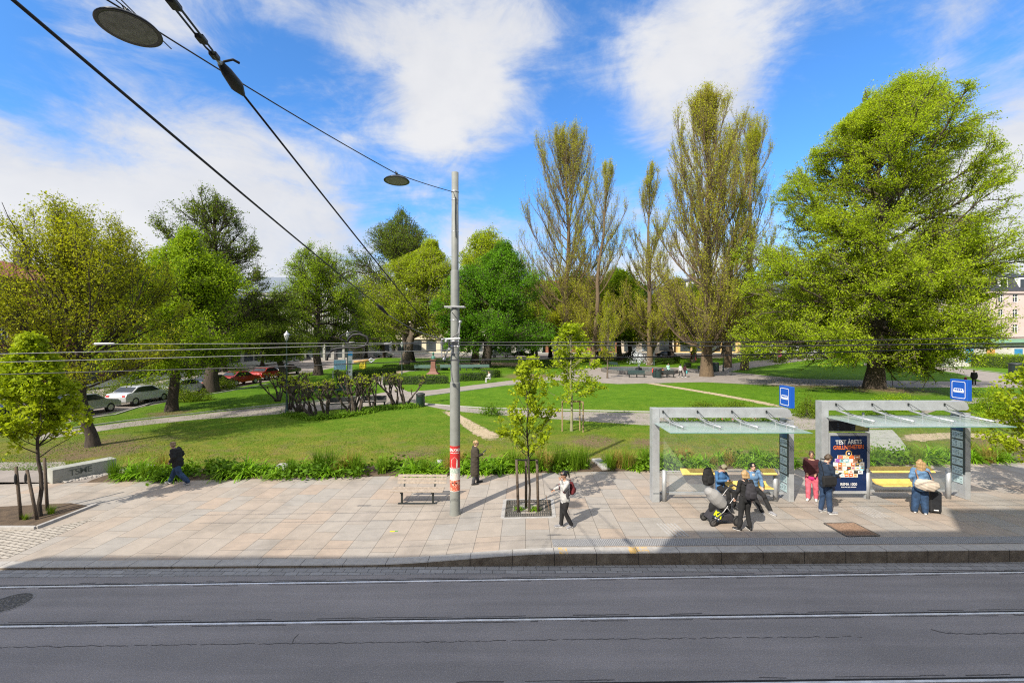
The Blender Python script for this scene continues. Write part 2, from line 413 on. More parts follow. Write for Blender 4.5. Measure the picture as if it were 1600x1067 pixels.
# pavement
xs=[-60,-45,-30,-20,-12,-8]+[-6+0.4*i for i in range(30)]+[7,9,12,16,20,26,34,45,60]
rows=[(lambda t:(lambda x:kerbY(x)+0.30+(backY(x)-kerbY(x)-0.30)*t))(t) for t in [0,0.02,0.05,0.1,0.2,0.3,0.45,0.6,0.75,0.9,1.0]]
grid_sheet('pavement',xs,rows,S,M_pav)
# kerb: top strip and face
mb=MB()
for i in range(len(xs)-1):
    a,b=xs[i],xs[i+1]
    for (u,v) in ((a,b),):
        ya,yb=kerbY(u),kerbY(v); za,zb=S(u,ya+.3),S(v,yb+.3)
        mb.quad((u,ya,za-.012),(v,yb,zb-.012),(v,yb+.02,zb+.004),(u,ya+.02,za+.004),mi=0)
        mb.quad((u,ya+.02,za+.004),(v,yb+.02,zb+.004),(v,yb+.30,zb+.004),(u,ya+.30,za+.004),mi=0)
        mb.quad((u,ya,-.02),(v,yb,-.02),(v,yb,zb-.012),(u,ya,za-.012),mi=1)
def kerb_face():
    m,nt,b=_nt('kerb_face'); p=pos(nt)
    sep=N(nt,'ShaderNodeSeparateXYZ'); nt.links.new(p,sep.inputs[0])
    fr=math_(nt,'FRACT',math_(nt,'DIVIDE',sep.outputs[0],1.04)); j=math_(nt,'LESS_THAN',fr,0.016)
    c=ramp(nt,noise(nt,4,6,0.7,p),[(0.3,(0.13,0.10,0.075)),(0.55,(0.25,0.205,0.155)),(0.75,(0.38,0.32,0.25))])
    c=mixc(nt,j,c,(0.04,0.035,0.03)); nt.links.new(c,b.inputs['Base Color']); b.inputs['Roughness'].default_value=0.9
    bump(nt,b,noise(nt,50,4,0.7,p),0.6,0.01); return m
def kerb_top():
    m,nt,b=_nt('kerb_top'); p=pos(nt)
    sep=N(nt,'ShaderNodeSeparateXYZ'); nt.links.new(p,sep.inputs[0])
    fr=math_(nt,'FRACT',math_(nt,'DIVIDE',sep.outputs[0],1.04)); j=math_(nt,'LESS_THAN',fr,0.014)
    c=ramp(nt,noise(nt,7,6,0.7,p),[(0.3,(0.30,0.285,0.27)),(0.7,(0.42,0.40,0.375))])
    # worn yellow paint marks at the platform head
    c=mixc(nt,0.6,c,ramp(nt,noise(nt,70,3,0.7,p),[(0.3,(0.8,0.8,0.8)),(0.7,(1.1,1.1,1.1))]),'MULTIPLY')
    for a,bb in ((1.17,1.38),(2.92,3.42)):
        k=math_(nt,'MULTIPLY',math_(nt,'GREATER_THAN',sep.outputs[0],a),math_(nt,'LESS_THAN',sep.outputs[0],bb))
        k=math_(nt,'MULTIPLY',k,maprange(nt,noise(nt,9,4,0.7,p),0.45,0.55,0.0,0.85))
        c=mixc(nt,k,c,(0.62,0.38,0.08))
    c=mixc(nt,j,c,(0.07,0.06,0.055)); nt.links.new(c,b.inputs['Base Color']); b.inputs['Roughness'].default_value=0.8; return m
mb.build('kerb',[kerb_top(),kerb_face()]); bpy.data.objects['kerb']['kind']='structure'
# tactile strip
M_tact=setts_mat('tactile',0.055,0.055,(0.30,0.30,0.31),(0.36,0.36,0.37),0.015,0.012,(0.17,0.17,0.175))
xs2=[1.05+0.8*i for i in range(60)]
grid_sheet('tactile_paving',xs2,[lambda x:kerbY(x)+.36,lambda x:kerbY(x)+.78],lambda x,y:S(x,y)+.006,M_tact)
# tactile guide ribs across the pavement
def ribs(px0,px1,w,n):
    mb=MB(); A=Vector(GS(*px0)); B=Vector(GS(*px1))
    for i in range(n):
        o=Vector(((i-(n-1)/2)*w,0,0)); a=A+o;b=B+o
        a.z=S(a.x,a.y)+.006; b.z=S(b.x,b.y)+.006; mb.bar(a,b,w*.45,.012)
    return tag(mb.build('tactile_paving',M_gran),kind='structure')
ribs((1040,818),(1062,838),.1,6); ribs((1340,790),(1378,808),.1,6)
# setts at the lower left, planting strip round left tree
def Sp(px,py): x,y,z=GS(px,py); return (x,y,z)
def pav_poly(name,px,dz,material):
    P=[Sp(*p) for p in px]; me=bpy.data.meshes.new(name); me.from_pydata([(x,y,z+dz) for x,y,z in P],[],[tuple(range(len(P)))]); me.update()
    o=tag(link_mesh(name,me,material),kind='structure')
    if me.polygons[0].normal.z<0: me.flip_normals()
    return o
pav_poly('pavement_setts',[(-160,872),(12,872),(150,809),(62,828),(-160,828)],.005,M_setts)
pav_poly('tree_pit_soil',[(-160,822),(54,822),(142,791),(110,786),(-160,800)],.012,M_soil)
mb=MB()
for a,b in (((-160,826),(56,826)),((56,826),(150,789))):
    A=Vector(Sp(*a));B=Vector(Sp(*b)); A.z=B.z=S(A.x,A.y)+.03; mb.bar(A,B,.11,.10)
tag(mb.build('kerb_edging',M_gran,bevel=.01),kind='structure')

# park
xs=[-28.2,-24,-20,-16,-12,-8,-4,0,4,8,12,16,20,24,30,40,60,95]
grid_sheet('lawn',xs,[lambda x:max(17.6,backY(x)+1.15),lambda x:max(20.0,backY(x)+1.3),lambda x:30+max(0,x*.02),lambda x:96.5],lambda x,y:T(y),M_lawn)
grid_sheet('planting_bed',[-16.2,-10,-5,0,5,10,15,20,24,30],[lambda x:backY(x),lambda x:backY(x)+.2,lambda x:backY(x)+1.45],lambda x,y:.125+(.03 if y>backY(x)+.1 else 0),M_soil)
grid_sheet('street',[-42,-28.2],[lambda x:-0+17.0,lambda x:20,lambda x:112],lambda x,y:T(y)-.06,M_path)
grid_sheet('far_street',[-120,-28.2,95,160],[lambda x:96.5,lambda x:112],lambda x,y:T(y)-.055,M_path)
grid_sheet('right_street',[95,110],[lambda x:26,lambda x:96.5],lambda x,y:T(y)-.05,M_path)
grid_sheet('far_pavement',[-120,160],[lambda x:112,lambda x:130],lambda x,y:T(y)+.05,M_conc)
grid_sheet('left_pavement',[-50,-42],[lambda x:20,lambda x:112],lambda x,y:T(y)+.05,M_conc)
grid_sheet('left_lane',[-60,-28.2,-16.2],[lambda x:17.05 if x<-28 else backY(x),lambda x:19.2],lambda x,y:.128,M_path)
# paths (drawn on the park plane)
P=pxpoly
P('path',[(60,688),(110,680),(200,667),(300,656),(420,648),(520,640),(600,632),(640,628),(700,641),(760,647),(1003,664),(1240,672),(1420,668),(1600,668),(1600,655),(1500,652),(1270,650),(1003,645),(760,640),(664,630),(664,622),(640,612),(606,612),(560,620),(500,627),(430,634),(330,645),(200,659),(110,671),(60,678)],.004,M_path)
P('path',[(606,613),(640,613),(612,600),(604,589),(640,580),(690,578),(690,574),(610,577),(585,583),(582,593)],.006,M_path)
P('path',[(640,614),(664,618),(793,601),(880,592),(880,587),(793,595),(680,609),(652,611)],.008,M_path)
P('path',[(866,594),(966,600),(1100,597),(1180,601),(1300,603),(1440,606),(1500,605),(1600,606),(1600,596),(1500,596),(1400,595),(1250,592),(1180,585),(1130,580),(1060,574),(930,574),(880,580)],.010,M_path)
P('path',[(1130,582),(1180,574),(1260,563),(1340,556),(1340,553),(1240,557),(1160,566),(1100,574)],.012,M_path)
P('path',[(1350,571),(1430,575),(1490,582),(1520,590),(1545,600),(1600,604),(1600,592),(1560,583),(1510,577),(1440,571),(1350,568)],.014,M_path)
dirt_strip([(1400,690),(1450,682),(1500,680),(1560,682),(1640,690)],1.9,.007)
P('path',[(1352,672),(1395,672),(1430,716),(1470,724),(1352,726)],.019,M_conc)
P('path',[(1440,648),(1500,632),(1600,628),(1600,622),(1500,624),(1440,638)],.021,M_path)
P('path',[(-250,758),(60,752),(108,730),(100,722),(-250,722)],.006,M_path)
P('path',[(604,590),(640,577),(760,571),(880,574),(880,569),(760,566),(640,570),(598,578)],.018,M_dirt)
dirt_strip([(975,592),(1010,598),(1060,606),(1120,616),(1180,627),(1240,640)],1.5,.006)
dirt_strip([(690,640),(712,650),(735,664),(755,676),(782,690)],lambda t:.9+1.1*t,.006)
# stone edging of the left path and lawn corners
def edging(px,w=.12,h=.07,m=None):
    C=[Vector(GT(*p)) for p in px]; mb=MB()
    for i in range(len(C)-1):
        a=C[i]; b=C[i+1]; mb.bar(a+Vector((0,0,.03)),b+Vector((0,0,.03)),w,h)
    return tag(mb.build('kerb_edging',m or M_gran),kind='structure')
edging([(60,676),(110,669.5),(200,657.5),(330,643.5),(430,632.5),(500,626),(560,619)],m=M_conc)
edging([(664,631),(700,634),(760,638),(1003,643.5),(1270,648)])
edging([(664,619),(793,602),(860,597)])
edging([(110,658),(180,648),(240,629),(345,613.5),(420,600)])
edging([(1350,567.5),(1440,570),(1510,576),(1560,582),(1600,590)])
edging([(1440,637),(1500,623.5),(1600,621)])

# rails : steel head, groove and lip each one thing
M_rail=mat('rail_steel',(0.68,0.68,0.70),0.45,0.25,4,metal=0.3)
M_groove=mat('rail_groove',(0.018,0.017,0.018),0.9,0.2,20)
M_lip=mat('rail_lip',(0.20,0.19,0.19),0.6,0.3,20)
M_tar=mat('tar_seal',(0.085,0.080,0.080),0.85,0.35,12)
def rail(p0,p1,label):
    A=Vector(G0(*p0));B=Vector(G0(*p1)); d=(B-A).normalized(); A=A-d*45;B=B+d*45; n=Vector((-d.y,d.x,0))
    r=empty('tram_rail',(0,0,0),0,label,'tram rail','tram rails set in the street')
    def strip(nm,o,w,z,m):
        mb=MB(); a=A+n*o;b=B+n*o; mb.box(((a+b)/2+Vector((0,0,z))),((b-a).length,w,.012),rz=math.atan2(d.y,d.x)); mb.build(nm,m,r)
    strip('rail_head',0,.052,.003,M_rail); strip('groove',.054,.038,-.003,M_groove); strip('lip',.086,.024,.0,M_lip)
    # sealed joint, broken
    mb=MB(); rr=random.Random(int(p0[1])); L=(B-A).length; x=0
    for off in (.125,-.06):
        x=0
        while x<L:
            l=rr.uniform(.10,.7)
            if rr.random()<.62:
                a=A+d*x+n*(off+rr.uniform(-.012,.012)); b=A+d*min(L,x+l)+n*(off+rr.uniform(-.012,.012)); mb.bar(a+Vector((0,0,.0015)),b+Vector((0,0,.0015)),rr.uniform(.006,.028),.004)
            x+=l
    tag(mb.build('joint_sealant',M_tar,r),kind='stuff')
rail((0,917.5),(1600,894),'polished steel tram rail nearest the kerb')
rail((0,979),(1600,957.5),'polished steel tram rail in the middle of the asphalt')
rail((1240,1067),(1600,1062),'tram rail at the bottom edge, mostly out of sight')
# crack line + small cracks
def crack(name,pts,w):
    mb=MB(); 
    for i in range(len(pts)-1):
        a=Vector(G0(*pts[i]));b=Vector(G0(*pts[i+1])); k=max(2,int((b-a).length/.08)); q=a.copy()
        for t in range(1,k+1):
            r=a.lerp(b,t/k)+Vector((0,rnd.uniform(-.02,.02),0))
            if rnd.random()<.93: mb.bar(q+Vector((0,0,.002)),r+Vector((0,0,.002)),w*rnd.uniform(.4,1.5),.004)
            q=r
    return tag(mb.build(name,M_tar),kind='structure')
crack('road_crack',[(-60,1012),(300,1006.5),(620,1003),(960,998),(1240,995),(1345,994)],.012)
crack('road_crack',[(1455,983),(1480,989),(1530,990),(1660,988)],.02)
crack('road_crack',[(456,1006),(459,998),(466,991)],.015)
# round manhole cover
def rmat():
    m,nt,b=_nt('cast_iron_cover'); v=objc(nt)
    w=N(nt,'ShaderNodeTexVoronoi'); w.inputs['Scale'].default_value=22; nt.links.new(v,w.inputs['Vector'])
    nt.links.new(ramp(nt,w.outputs['Distance'],[(0.1,(0.24,0.22,0.20)),(0.5,(0.09,0.085,0.08))]),b.inputs['Base Color'])
    b.inputs['Roughness'].default_value=0.6; b.inputs['Metallic'].default_value=0.5; bump(nt,b,w.outputs['Distance'],1.0,0.02); return m
M_iron=rmat()
x,y,z=G0(13,942); t=empty('manhole_cover',(x,y,0),0,'round cast iron manhole cover in the asphalt','manhole cover')
MB().lathe([(0,.008),(.33,.008),(.34,.004),(.36,.004)],40).build('lid',M_iron,t)
mb=MB(); mb.lathe([(.365,.006),(.40,.006),(.405,.001)],40); mb.build('ring',M_lip,t)
# rectangular grate in platform
A=Vector(GS(1288,818));B=Vector(GS(1334,817));C=Vector(GS(1374,837));D=Vector(GS(1323,838))
M_cor=mat('rusty_iron',(0.30,0.20,0.14),0.75,0.3,14,bmp=0.4)
t=empty('drain_grate',(A+C)/2,0,'rusty rectangular service cover in the platform paving','service cover')
me=MB(); o=(A+C)/2
q=[p-o+Vector((0,0,.008)) for p in(A,B,C,D)]; me.quad(*q); me.build('cover_plate',M_cor,t)
mb=MB()
for i in range(4):
    a=q[i];b=q[(i+1)%4]; mb.bar(a+Vector((0,0,.006)),b+Vector((0,0,.006)),.06,.012)
mb.build('frame',M_iron,t)
mb=MB()
for i in range(1,24):
    a=q[0].lerp(q[1],i/24);b=q[3].lerp(q[2],i/24); mb.bar(a+Vector((0,0,.008)),b+Vector((0,0,.008)),.012,.01)
for i in range(1,14):
    a=q[0].lerp(q[3],i/14);b=q[1].lerp(q[2],i/14); mb.bar(a+Vector((0,0,.009)),b+Vector((0,0,.009)),.012,.01)
mb.build('raised_pattern',M_cor,t)
# ================================================================== street furniture
M_pole=mat('pole_paint',(0.20,0.21,0.195),0.6,0.12,5,bmp=0.15,bscale=18)
M_steel=mat('galvanised_steel',(0.45,0.46,0.47),0.4,0.15,12,metal=0.6)
M_frame=mat('shelter_aluminium',(0.42,0.44,0.46),0.45,0.16,3,metal=0.35)
M_black=mat('black_rubber',(0.012,0.012,0.013),0.6,0.2,20)
M_wire=mat('dark_wire',(0.03,0.03,0.032),0.5,0.2,20)
M_wirel=mat('wire_sunlit_grey',(0.16,0.165,0.165),0.6,0.15,20)  # sunlit look of the wires left of the pole, put into the colour
M_wood=mat('weathered_wood',(0.34,0.285,0.235),0.85,0.25,14,bmp=0.4,bscale=60)
M_stake=mat('stake_wood',(0.10,0.075,0.055),0.9,0.3,12,bmp=0.4)
M_dark=mat('dark_iron',(0.03,0.035,0.035),0.5,0.2,15,metal=0.3)
M_greenm=mat('green_paint',(0.025,0.05,0.048),0.5,0.2,10)
M_teal=mat('pale_green_bench',(0.10,0.17,0.16),0.6,0.2,10)
M_white=mat('white_paint',(0.75,0.75,0.74),0.5,0.05,10)
M_red=mat('red_print',(0.50,0.03,0.03),0.5,0.2,25)
M_orange=mat('orange_print',(0.75,0.17,0.03),0.5,0.15,25)

# --- pole
PX,PY,PZ=GS(711,803)
def zpx(py,Y): return CAMZ-(py-HY)/F*Y
pole=empty('utility_pole',(PX,PY,PZ),0,'tall grey stepped steel pole carrying tram wires, stickers near its foot','utility pole')
z1=zpx(597,PY)-PZ; z2=zpx(423,PY)-PZ; z3=zpx(270,PY)-PZ
def lathe_part(nm,prof,m,par,n=28,smooth=True): return MB().lathe(prof,n).build(nm,m,par,smooth=smooth)
lathe_part('lower_section',[(.175,-.02),(.172,.05),(.160,.12),(.158,z1-.02),(.155,z1),(.10,z1+.005)],M_pole,pole)
lathe_part('middle_section',[(.135,z1-.05),(.135,z2-.02),(.13,z2),(.08,z2+.005)],M_pole,pole)
lathe_part('upper_section',[(.112,z2-.05),(.108,z3),(.02,z3+.02)],M_pole,pole)
for py,r,h in ((300,.118,.05),(313,.114,.02),(362,.114,.02),(500,.142,.03),(533,.142,.06),(541,.142,.04),(551,.142,.03),(562,.142,.03)):
    zz=zpx(py,PY)-PZ; lathe_part('steel_band',[(r-.012,zz-h/2),(r,zz-h/2+.003),(r,zz+h/2-.003),(r-.012,zz+h/2)],M_steel if py not in (562,) else M_wire,pole)
mb=MB(); mb.tube([(.03,-.118,zpx(310,PY)-PZ),(.02,-.125,zpx(340,PY)-PZ),(.04,-.13,zpx(372,PY)-PZ)],.012,6); mb.build('conduit',M_dark,pole)
z=zpx(480,PY)-PZ; mb=MB(); mb.box((0,-.17,z),(.62,.05,.05)); mb.box((0,.17,z),(.62,.05,.05)); mb.box((-.28,0,z),(.04,.34,.03)); mb.box((.28,0,z),(.04,.34,.03)); mb.build('cross_bracket',M_steel,pole,bevel=.006)
# stickers: curved sheets with print
def sticker(z0,z1,mat_,a0=-PI*.93,a1=-PI*.07,r=.1605,nm='sticker'):
    return MB().lathe([(r,z0),(r,z1)],20,a0=a0,a1=a1).build(nm,mat_,pole,smooth=True)
def sz(py): return zpx(py,PY-.16)-PZ
def sticker_mat(nm,bg,fg,scale,thr,stretch=(1,1,1)):
    m,nt,b=_nt(nm); v=objc(nt); mp=N(nt,'ShaderNodeMapping'); mp.inputs['Scale'].default_value=stretch; nt.links.new(v,mp.inputs['Vector'])
    f=noise(nt,scale,4,0.6,mp.outputs[0],0.8)
    c=mixc(nt,ramp(nt,f,[(thr,(0,0,0)),(thr+.04,(1,1,1))]),bg,fg)
    nt.links.new(c,b.inputs['Base Color']); b.inputs['Roughness'].default_value=0.5; return m
sticker(sz(732),sz(697),M_red)
sticker(sz(750),sz(733),sticker_mat('poster_pale',(0.62,0.60,0.55),(0.45,0.16,0.12),30,.56))
sticker(sz(768),sz(750.5),sticker_mat('poster_face',(0.60,0.11,0.06),(0.66,0.42,0.32),16,.52))
sticker(sz(739.5),sz(732.5),sticker_mat('poster_green',(0.30,0.40,0.32),(0.62,0.62,0.6),40,.5),r=.162)
def curved(me,r,z,a=-PI/2):
    for v in me.vertices:
        t=a+v.co.x/r; y=v.co.y; v.co=Vector((r*math.cos(t),r*math.sin(t),z+y))
    return me
me=curved(text_mesh('BAZAR',.13,bold=.004),.1625,sz(703.5)); link_mesh('lettering',me,M_white,pole)
me=curved(text_mesh('FESTIVAL PÅ TORGET',.032,bold=.0015),.1625,sz(708)); link_mesh('small_lettering',me,M_white,pole)
def flatc(poly,r,z0,nm,m):
    mb=MB(); 
    for k in range(8):
        pass
    me=MB().prism(poly,0,.001).mesh('x'); bm=bmesh.new(); bm.from_mesh(me); bmesh.ops.subdivide_edges(bm,edges=bm.edges,cuts=4,use_grid_fill=True); bm.to_mesh(me); bm.free()
    curved(me,r,z0); link_mesh(nm,me,m,pole)
h=sz(714)-sz(731)
flatc([(-.10,0),(.10,0),(.10,h*.75),(0,h),(-.10,h*.75)],.1622,sz(731),'white_arrow',sticker_mat('poster_white',(0.72,0.70,0.64),(0.42,0.38,0.32),45,.58))
flatc([(-.05,0),(.05,0),(.055,h*.3),(0,h*.42),(-.055,h*.3)],.1632,sz(731),'red_figure',M_red)
for dx in (-.055,.055): flatc([(dx-.03,0),(dx+.03,0),(dx+.022,.03),(dx-.022,.03)],.1612,sz(755.5),'dark_print',M_wire)
flatc([(-.018,0),(.018,0),(0,.05)],.1612,sz(758.5),'dark_print',M_wire)
for py in (768,732,750): lathe_part('tape_edge',[(.1606,sz(py)-.006),(.1636,sz(py)-.004),(.1636,sz(py)+.004),(.1606,sz(py)+.006)],M_white,pole)

# --- lamps on the span wire
def P3(px,py,Y): return Vector(AT(px,py,Y))
wire_end=P3(708,300,PY-.12)
L2=P3(620,272,11.0); L1=P3(203,22,5.75); W0=L1+(L1-L2)*1.05; W0.z+=.05
def sagline(a,b,sag,n=10):
    a=Vector(a);b=Vector(b); return [a.lerp(b,t/n)+Vector((0,0,-4*sag*(t/n)*(1-t/n))) for t in range(n+1)]
def wire(name,pts,r,m,label,cat='wire',group=None,n=6):
    mb=MB(); mb.tube(pts,r,n); o=mb.build(name,m,smooth=True); return tag(o,label,cat,group)
wire('span_wire',sagline(W0,L1,.0)+sagline(L1,L2,.05)[1:]+sagline(L2,wire_end,.02)[1:],.011,M_wire,'thin span wire carrying both hanging street lamps to the pole top','wire')
M_lampblk=mat('lamp_enamel',(0.025,0.03,0.04),0.3,0.1,8,metal=0.2)
M_diff=mat('lamp_diffuser',(0.20,0.205,0.185),0.35,0.35,9,bmp=.5,bscale=40)
def hanging_lamp(P,R,lab,tilt):
    t=empty('hanging_street_lamp',P,0,lab,'street lamp','lamps on the span wire')
    t.rotation_euler=(tilt,0,0)
    k=R/.35
    MB().lathe([(0.02,-.05*k),(.05*k,-.055*k),(.12*k,-.075*k),(.23*k,-.115*k),(.32*k,-.165*k),(.35*k,-.195*k),(.35*k,-.205*k),(.335*k,-.21*k),(.29*k,-.2*k)],36).build('shade',M_lampblk,t,smooth=True)
    MB().lathe([(.295*k,-.203*k),(.2*k,-.213*k),(.001,-.216*k)],36).build('diffuser',M_diff,t,smooth=True)
    mb=MB(); mb.tube([(0,0,.03),(0,0,-.055*k)],.02,8); mb.box((0,0,.0),(.04,.14,.05)); mb.tube([(0,-.13,.02),(0,-.05,-.03),(0,.06,-.03),(0,.12,.03)],.007,6); mb.build('hanger',M_dark,t)
    return t
hanging_lamp(L1,.345,'large black dished lamp hanging from wire at upper left',-0.06)
hanging_lamp(L2,.31,'small distant-looking dished lamp hanging near the grey pole',-0.04)
mb=MB()
for s in (0,1):
    a=L1+Vector((.0,-1.2+.1*s,.05)); mb.tube([L1+Vector((0,-.75,.03+.04*s)),L1+Vector((0,-.3,.1-.08*s)),L1+Vector((0,.25,.04)),L1+Vector((0,.7,0))],.008,5)
tag(mb.build('lamp_cable',M_wire),'thin black supply cable looped over the large hanging lamp','cable')

# --- thick pull-off cables to the pole
def thick(p_far,pxa,Ya,label,insul):
    A=P3(*pxa,Ya); B=P3(*p_far,PY-.15); d=(A-B).normalized(); A0=A+(A-B)*((A.y+.35)/(B.y-A.y))
    return A0,A,B
A0,A,B=thick((590,476),(20,0),2.3,'',None)
B1=P3(590,476,11.6)
wire('pull_off_cable',sagline(A0,A,0,2)+sagline(A,B1,.03,8)[1:],.0105,M_black,'thick black cable crossing the sky to the left of its twin','cable','thick cables from the houses to the pole',8)
mb=MB(); mb.tube([B1,B1.lerp(P3(606,492,11.9),.3),P3(606,492,11.9)],[.03,.055,.02],8); tag(mb.build('insulator',M_black,smooth=True),'black egg insulator at lower end of the left thick cable','insulator')
Pm=P3(606,492,11.9)
wire('bridle_wire',sagline(Pm,P3(640,512,12.6),.0,3)+sagline(P3(640,512,12.6),P3(704,531,PY-.1),.05,6)[1:],.012,M_wirel,'pale bridle wire from the black insulator to the pole bracket','wire')
wire('bridle_wire',sagline(Pm,P3(672,528,13.2),.02,6),.006,M_wire,'thin dark bridle wire below the pale one','wire')
A0,A,B=thick((690,534),(262,0),2.6,'',None); I1=P3(380,148,4.6); I0=P3(345,100,4.15)
wire('pull_off_cable',sagline(I1,B,.03,10),.0115,M_black,'thick black cable running from the long insulator down to the pole','cable','thick cables from the houses to the pole',8)
mb=MB(); mb.tube([I0,I0.lerp(I1,.25),I0.lerp(I1,.7),I1],[.03,.05,.062,.02],10); mb.tube([I0+Vector((.03,0,.02)),I0+Vector((.05,.1,.10)),I0+Vector((.09,.14,.09))],.012,6); tag(mb.build('insulator',M_black,smooth=True),'long black insulator with clamp high over the road','insulator')
# turnbuckle: two parallel rods
t=empty('turnbuckle',I0,0,'black twin rod turnbuckle above the long insulator','turnbuckle')
T0=I0+(A-I1)*.92
d=(T0-I0)
for s in (-1,1):
    off=Vector((.028*s,0,-.012*s)); mb=MB(); mb.tube([d*.14+off*.3,d*.2+off,d*.62+off,d+off],.0085,6); mb.build('rod',M_black,t)
for f0 in (.10,.30,.62): 
    mb=MB(); mb.bar(d*(f0-.025),d*(f0+.05),.06,.035); mb.build('clamp',M_black,t,bevel=.005)
mb=MB(); mb.tube([(0,0,0),d*.14],.018,8); mb.build('eye_bolt',M_steel,t)
wire('pull_off_cable',[T0,T0+(T0-I0).normalized()*((T0.y+.35)/max(.01,-((T0-I0).normalized().y)))],.011,M_black,'short black cable end above the turnbuckle','cable','thick cables from the houses to the pole',8)

# --- tram wires along the street (world X direction)
def hwire(pxs,Y,r,m,lab):
    pts=[P3(x,y,Y+.0154*(x-HX)/F*Y) for x,y in pxs]
    return wire('tram_wire',pts,r,m,lab,'tram wire','tram wires along the street')
hwire([(145,537.5),(400,537),(695,535)],9.8,.009,M_wirel,'short pale tram wire ending at the pole, uppermost on the left')
hwire([(-250,559),(0,553),(400,544),(700,535)],9.4,.010,M_wirel,'pale tram wire, second from the top on the left')
hwire([(-250,571),(0,566),(400,555.5),(560,551),(700,547)],8.9,.009,M_wirel,'pale tram wire, third from the top on the left')
hwire([(-250,591),(0,585),(400,574),(700,563)],7.3,.008,M_wire,'lowest dark tram wire left of the pole')
hwire([(700,535),(1000,534.5),(1200,534),(1600,527),(1900,520)],9.6,.011,M_wire,'upper dark tram wire right of the pole')
hwire([(700,539),(1000,540),(1200,541),(1600,536),(1900,531)],9.3,.013,M_wire,'middle dark tram wire right of the pole')
hwire([(700,563),(1000,558),(1200,553.5),(1600,541.5),(1900,532)],7.3,.010,M_wire,'lowest dark tram wire right of the pole')
# feeder loop
Yl=9.45
loop=[(511,563),(512,556),(517,549),(526,544.5),(540,543),(556,543.5),(570,541),(575.5,533),(573,526),(562,522),(552,523),(546,528),(543,535)]
wire('feeder_cable',[P3(x,y,Yl) for x,y in loop],.024,M_black,'thick black feeder cable curling in a loop on the tram wires','cable',n=8)
wire('feeder_jumper',[P3(x,y,Yl+.15) for x,y in [(543,535),(534,531),(530,528),(534,524),(545,519),(556,517.5),(566,520)]],.014,M_black,'thin black jumper arching over the feeder loop','cable')
mb=MB(); mb.tube([P3(553,565.5,7.5),P3(576,563,7.5)],.022,8); tag(mb.build('section_insulator',mat('ochre_insulator',(0.42,0.27,0.09),.5,.1,10),smooth=True),'ochre rod insulator on the lowest tram wire','insulator')
mb=MB(); mb.tube([P3(x,y,7.5) for x,y in [(576,563),(580,560),(585,563),(580,566),(576,563)]],.012,6); tag(mb.build('wire_clamp',M_steel),'steel ring clamp beside the ochre insulator','clamp')
for i,(x,y,l) in enumerate([(148,537.3,30),(540,535.5,14),(600,537.5,12)]):
    mb=MB(); mb.tube([P3(x,y,9.72),P3(x+l,y-.2,9.72)],.024,8); tag(mb.build('wire_splice',M_white if i==0 else M_wirel,smooth=True),['white splice sleeve on the tram wire over the left trees','pale splice on the wire above the feeder loop','pale splice between the feeder loop and the pole'][i],'splice')
# bracket assembly at the pole
t=empty('wire_bracket',P3(692,540,PY-.25),0,'cluster of steel arms and clamps holding wires to the pole','bracket')
o=Vector(t.location)
def seg(nm,a,b,r,m,da=0,db=0): mb=MB(); mb.tube([P3(*a,PY-.25+da)-o,P3(*b,PY-.25+db)-o],r,7); mb.build(nm,m,t)
seg('arm',(690,530),(719,529),.03,M_steel); seg('arm',(702,531),(702,545),.035,M_dark); seg('arm',(690,531),(690,558),.02,M_steel)
seg('strut',(702,541),(694,562),.025,M_wirel); seg('strut',(704,529),(716,521),.018,M_wire); seg('strut',(716,521),(719,503),.02,M_steel); seg('strut',(719,503),(716,541),.016,M_steel)
seg('strut',(706,488),(716,500),.012,M_wire); seg('arm',(694,547),(704,546),.022,M_dark)
for p in ((690,536),(697,533),(702,546),(716,541),(694,561),(719,503)): mb=MB(); mb.ball(P3(*p,PY-.27)-o,.05,8,6); mb.build('clamp',M_steel,t)

# --- wooden bench
x,y,z=GS(651,789); bench=empty('wooden_bench',(x,y,z),-.02,'weathered slatted wooden bench left of the grey pole','bench')
W=1.74
for i in range(4):
    mb=MB(); mb.box((0,.0+i*.115,.44+.012*abs(i-1)),(W,.095,.035)); mb.build('seat_slat',M_wood,bench,bevel=.006)
for i in range(3):
    mb=MB(); mb.box((.08,.47+.035*i,.60+.105*i),(W-.06,.03,.085),M=Matrix.Rotation(-.25,3,'X')); mb.build('backrest_slat',M_wood,bench,bevel=.006)
for sx in (-.52,.52):
    mb=MB(); mb.box((sx,.12,.21),(.06,.06,.42)); mb.box((sx,.17,.40),(.05,.42,.035)); mb.build('leg',M_dark,bench)
    mb=MB(); mb.bar((sx,.40,.38),(sx,.56,.86),.05,.03); mb.build('back_bracket',M_dark,bench)
mb=MB(); mb.box((0,.12,.012),(1.3,.10,.02)); mb.build('base_bar',M_dark,bench)

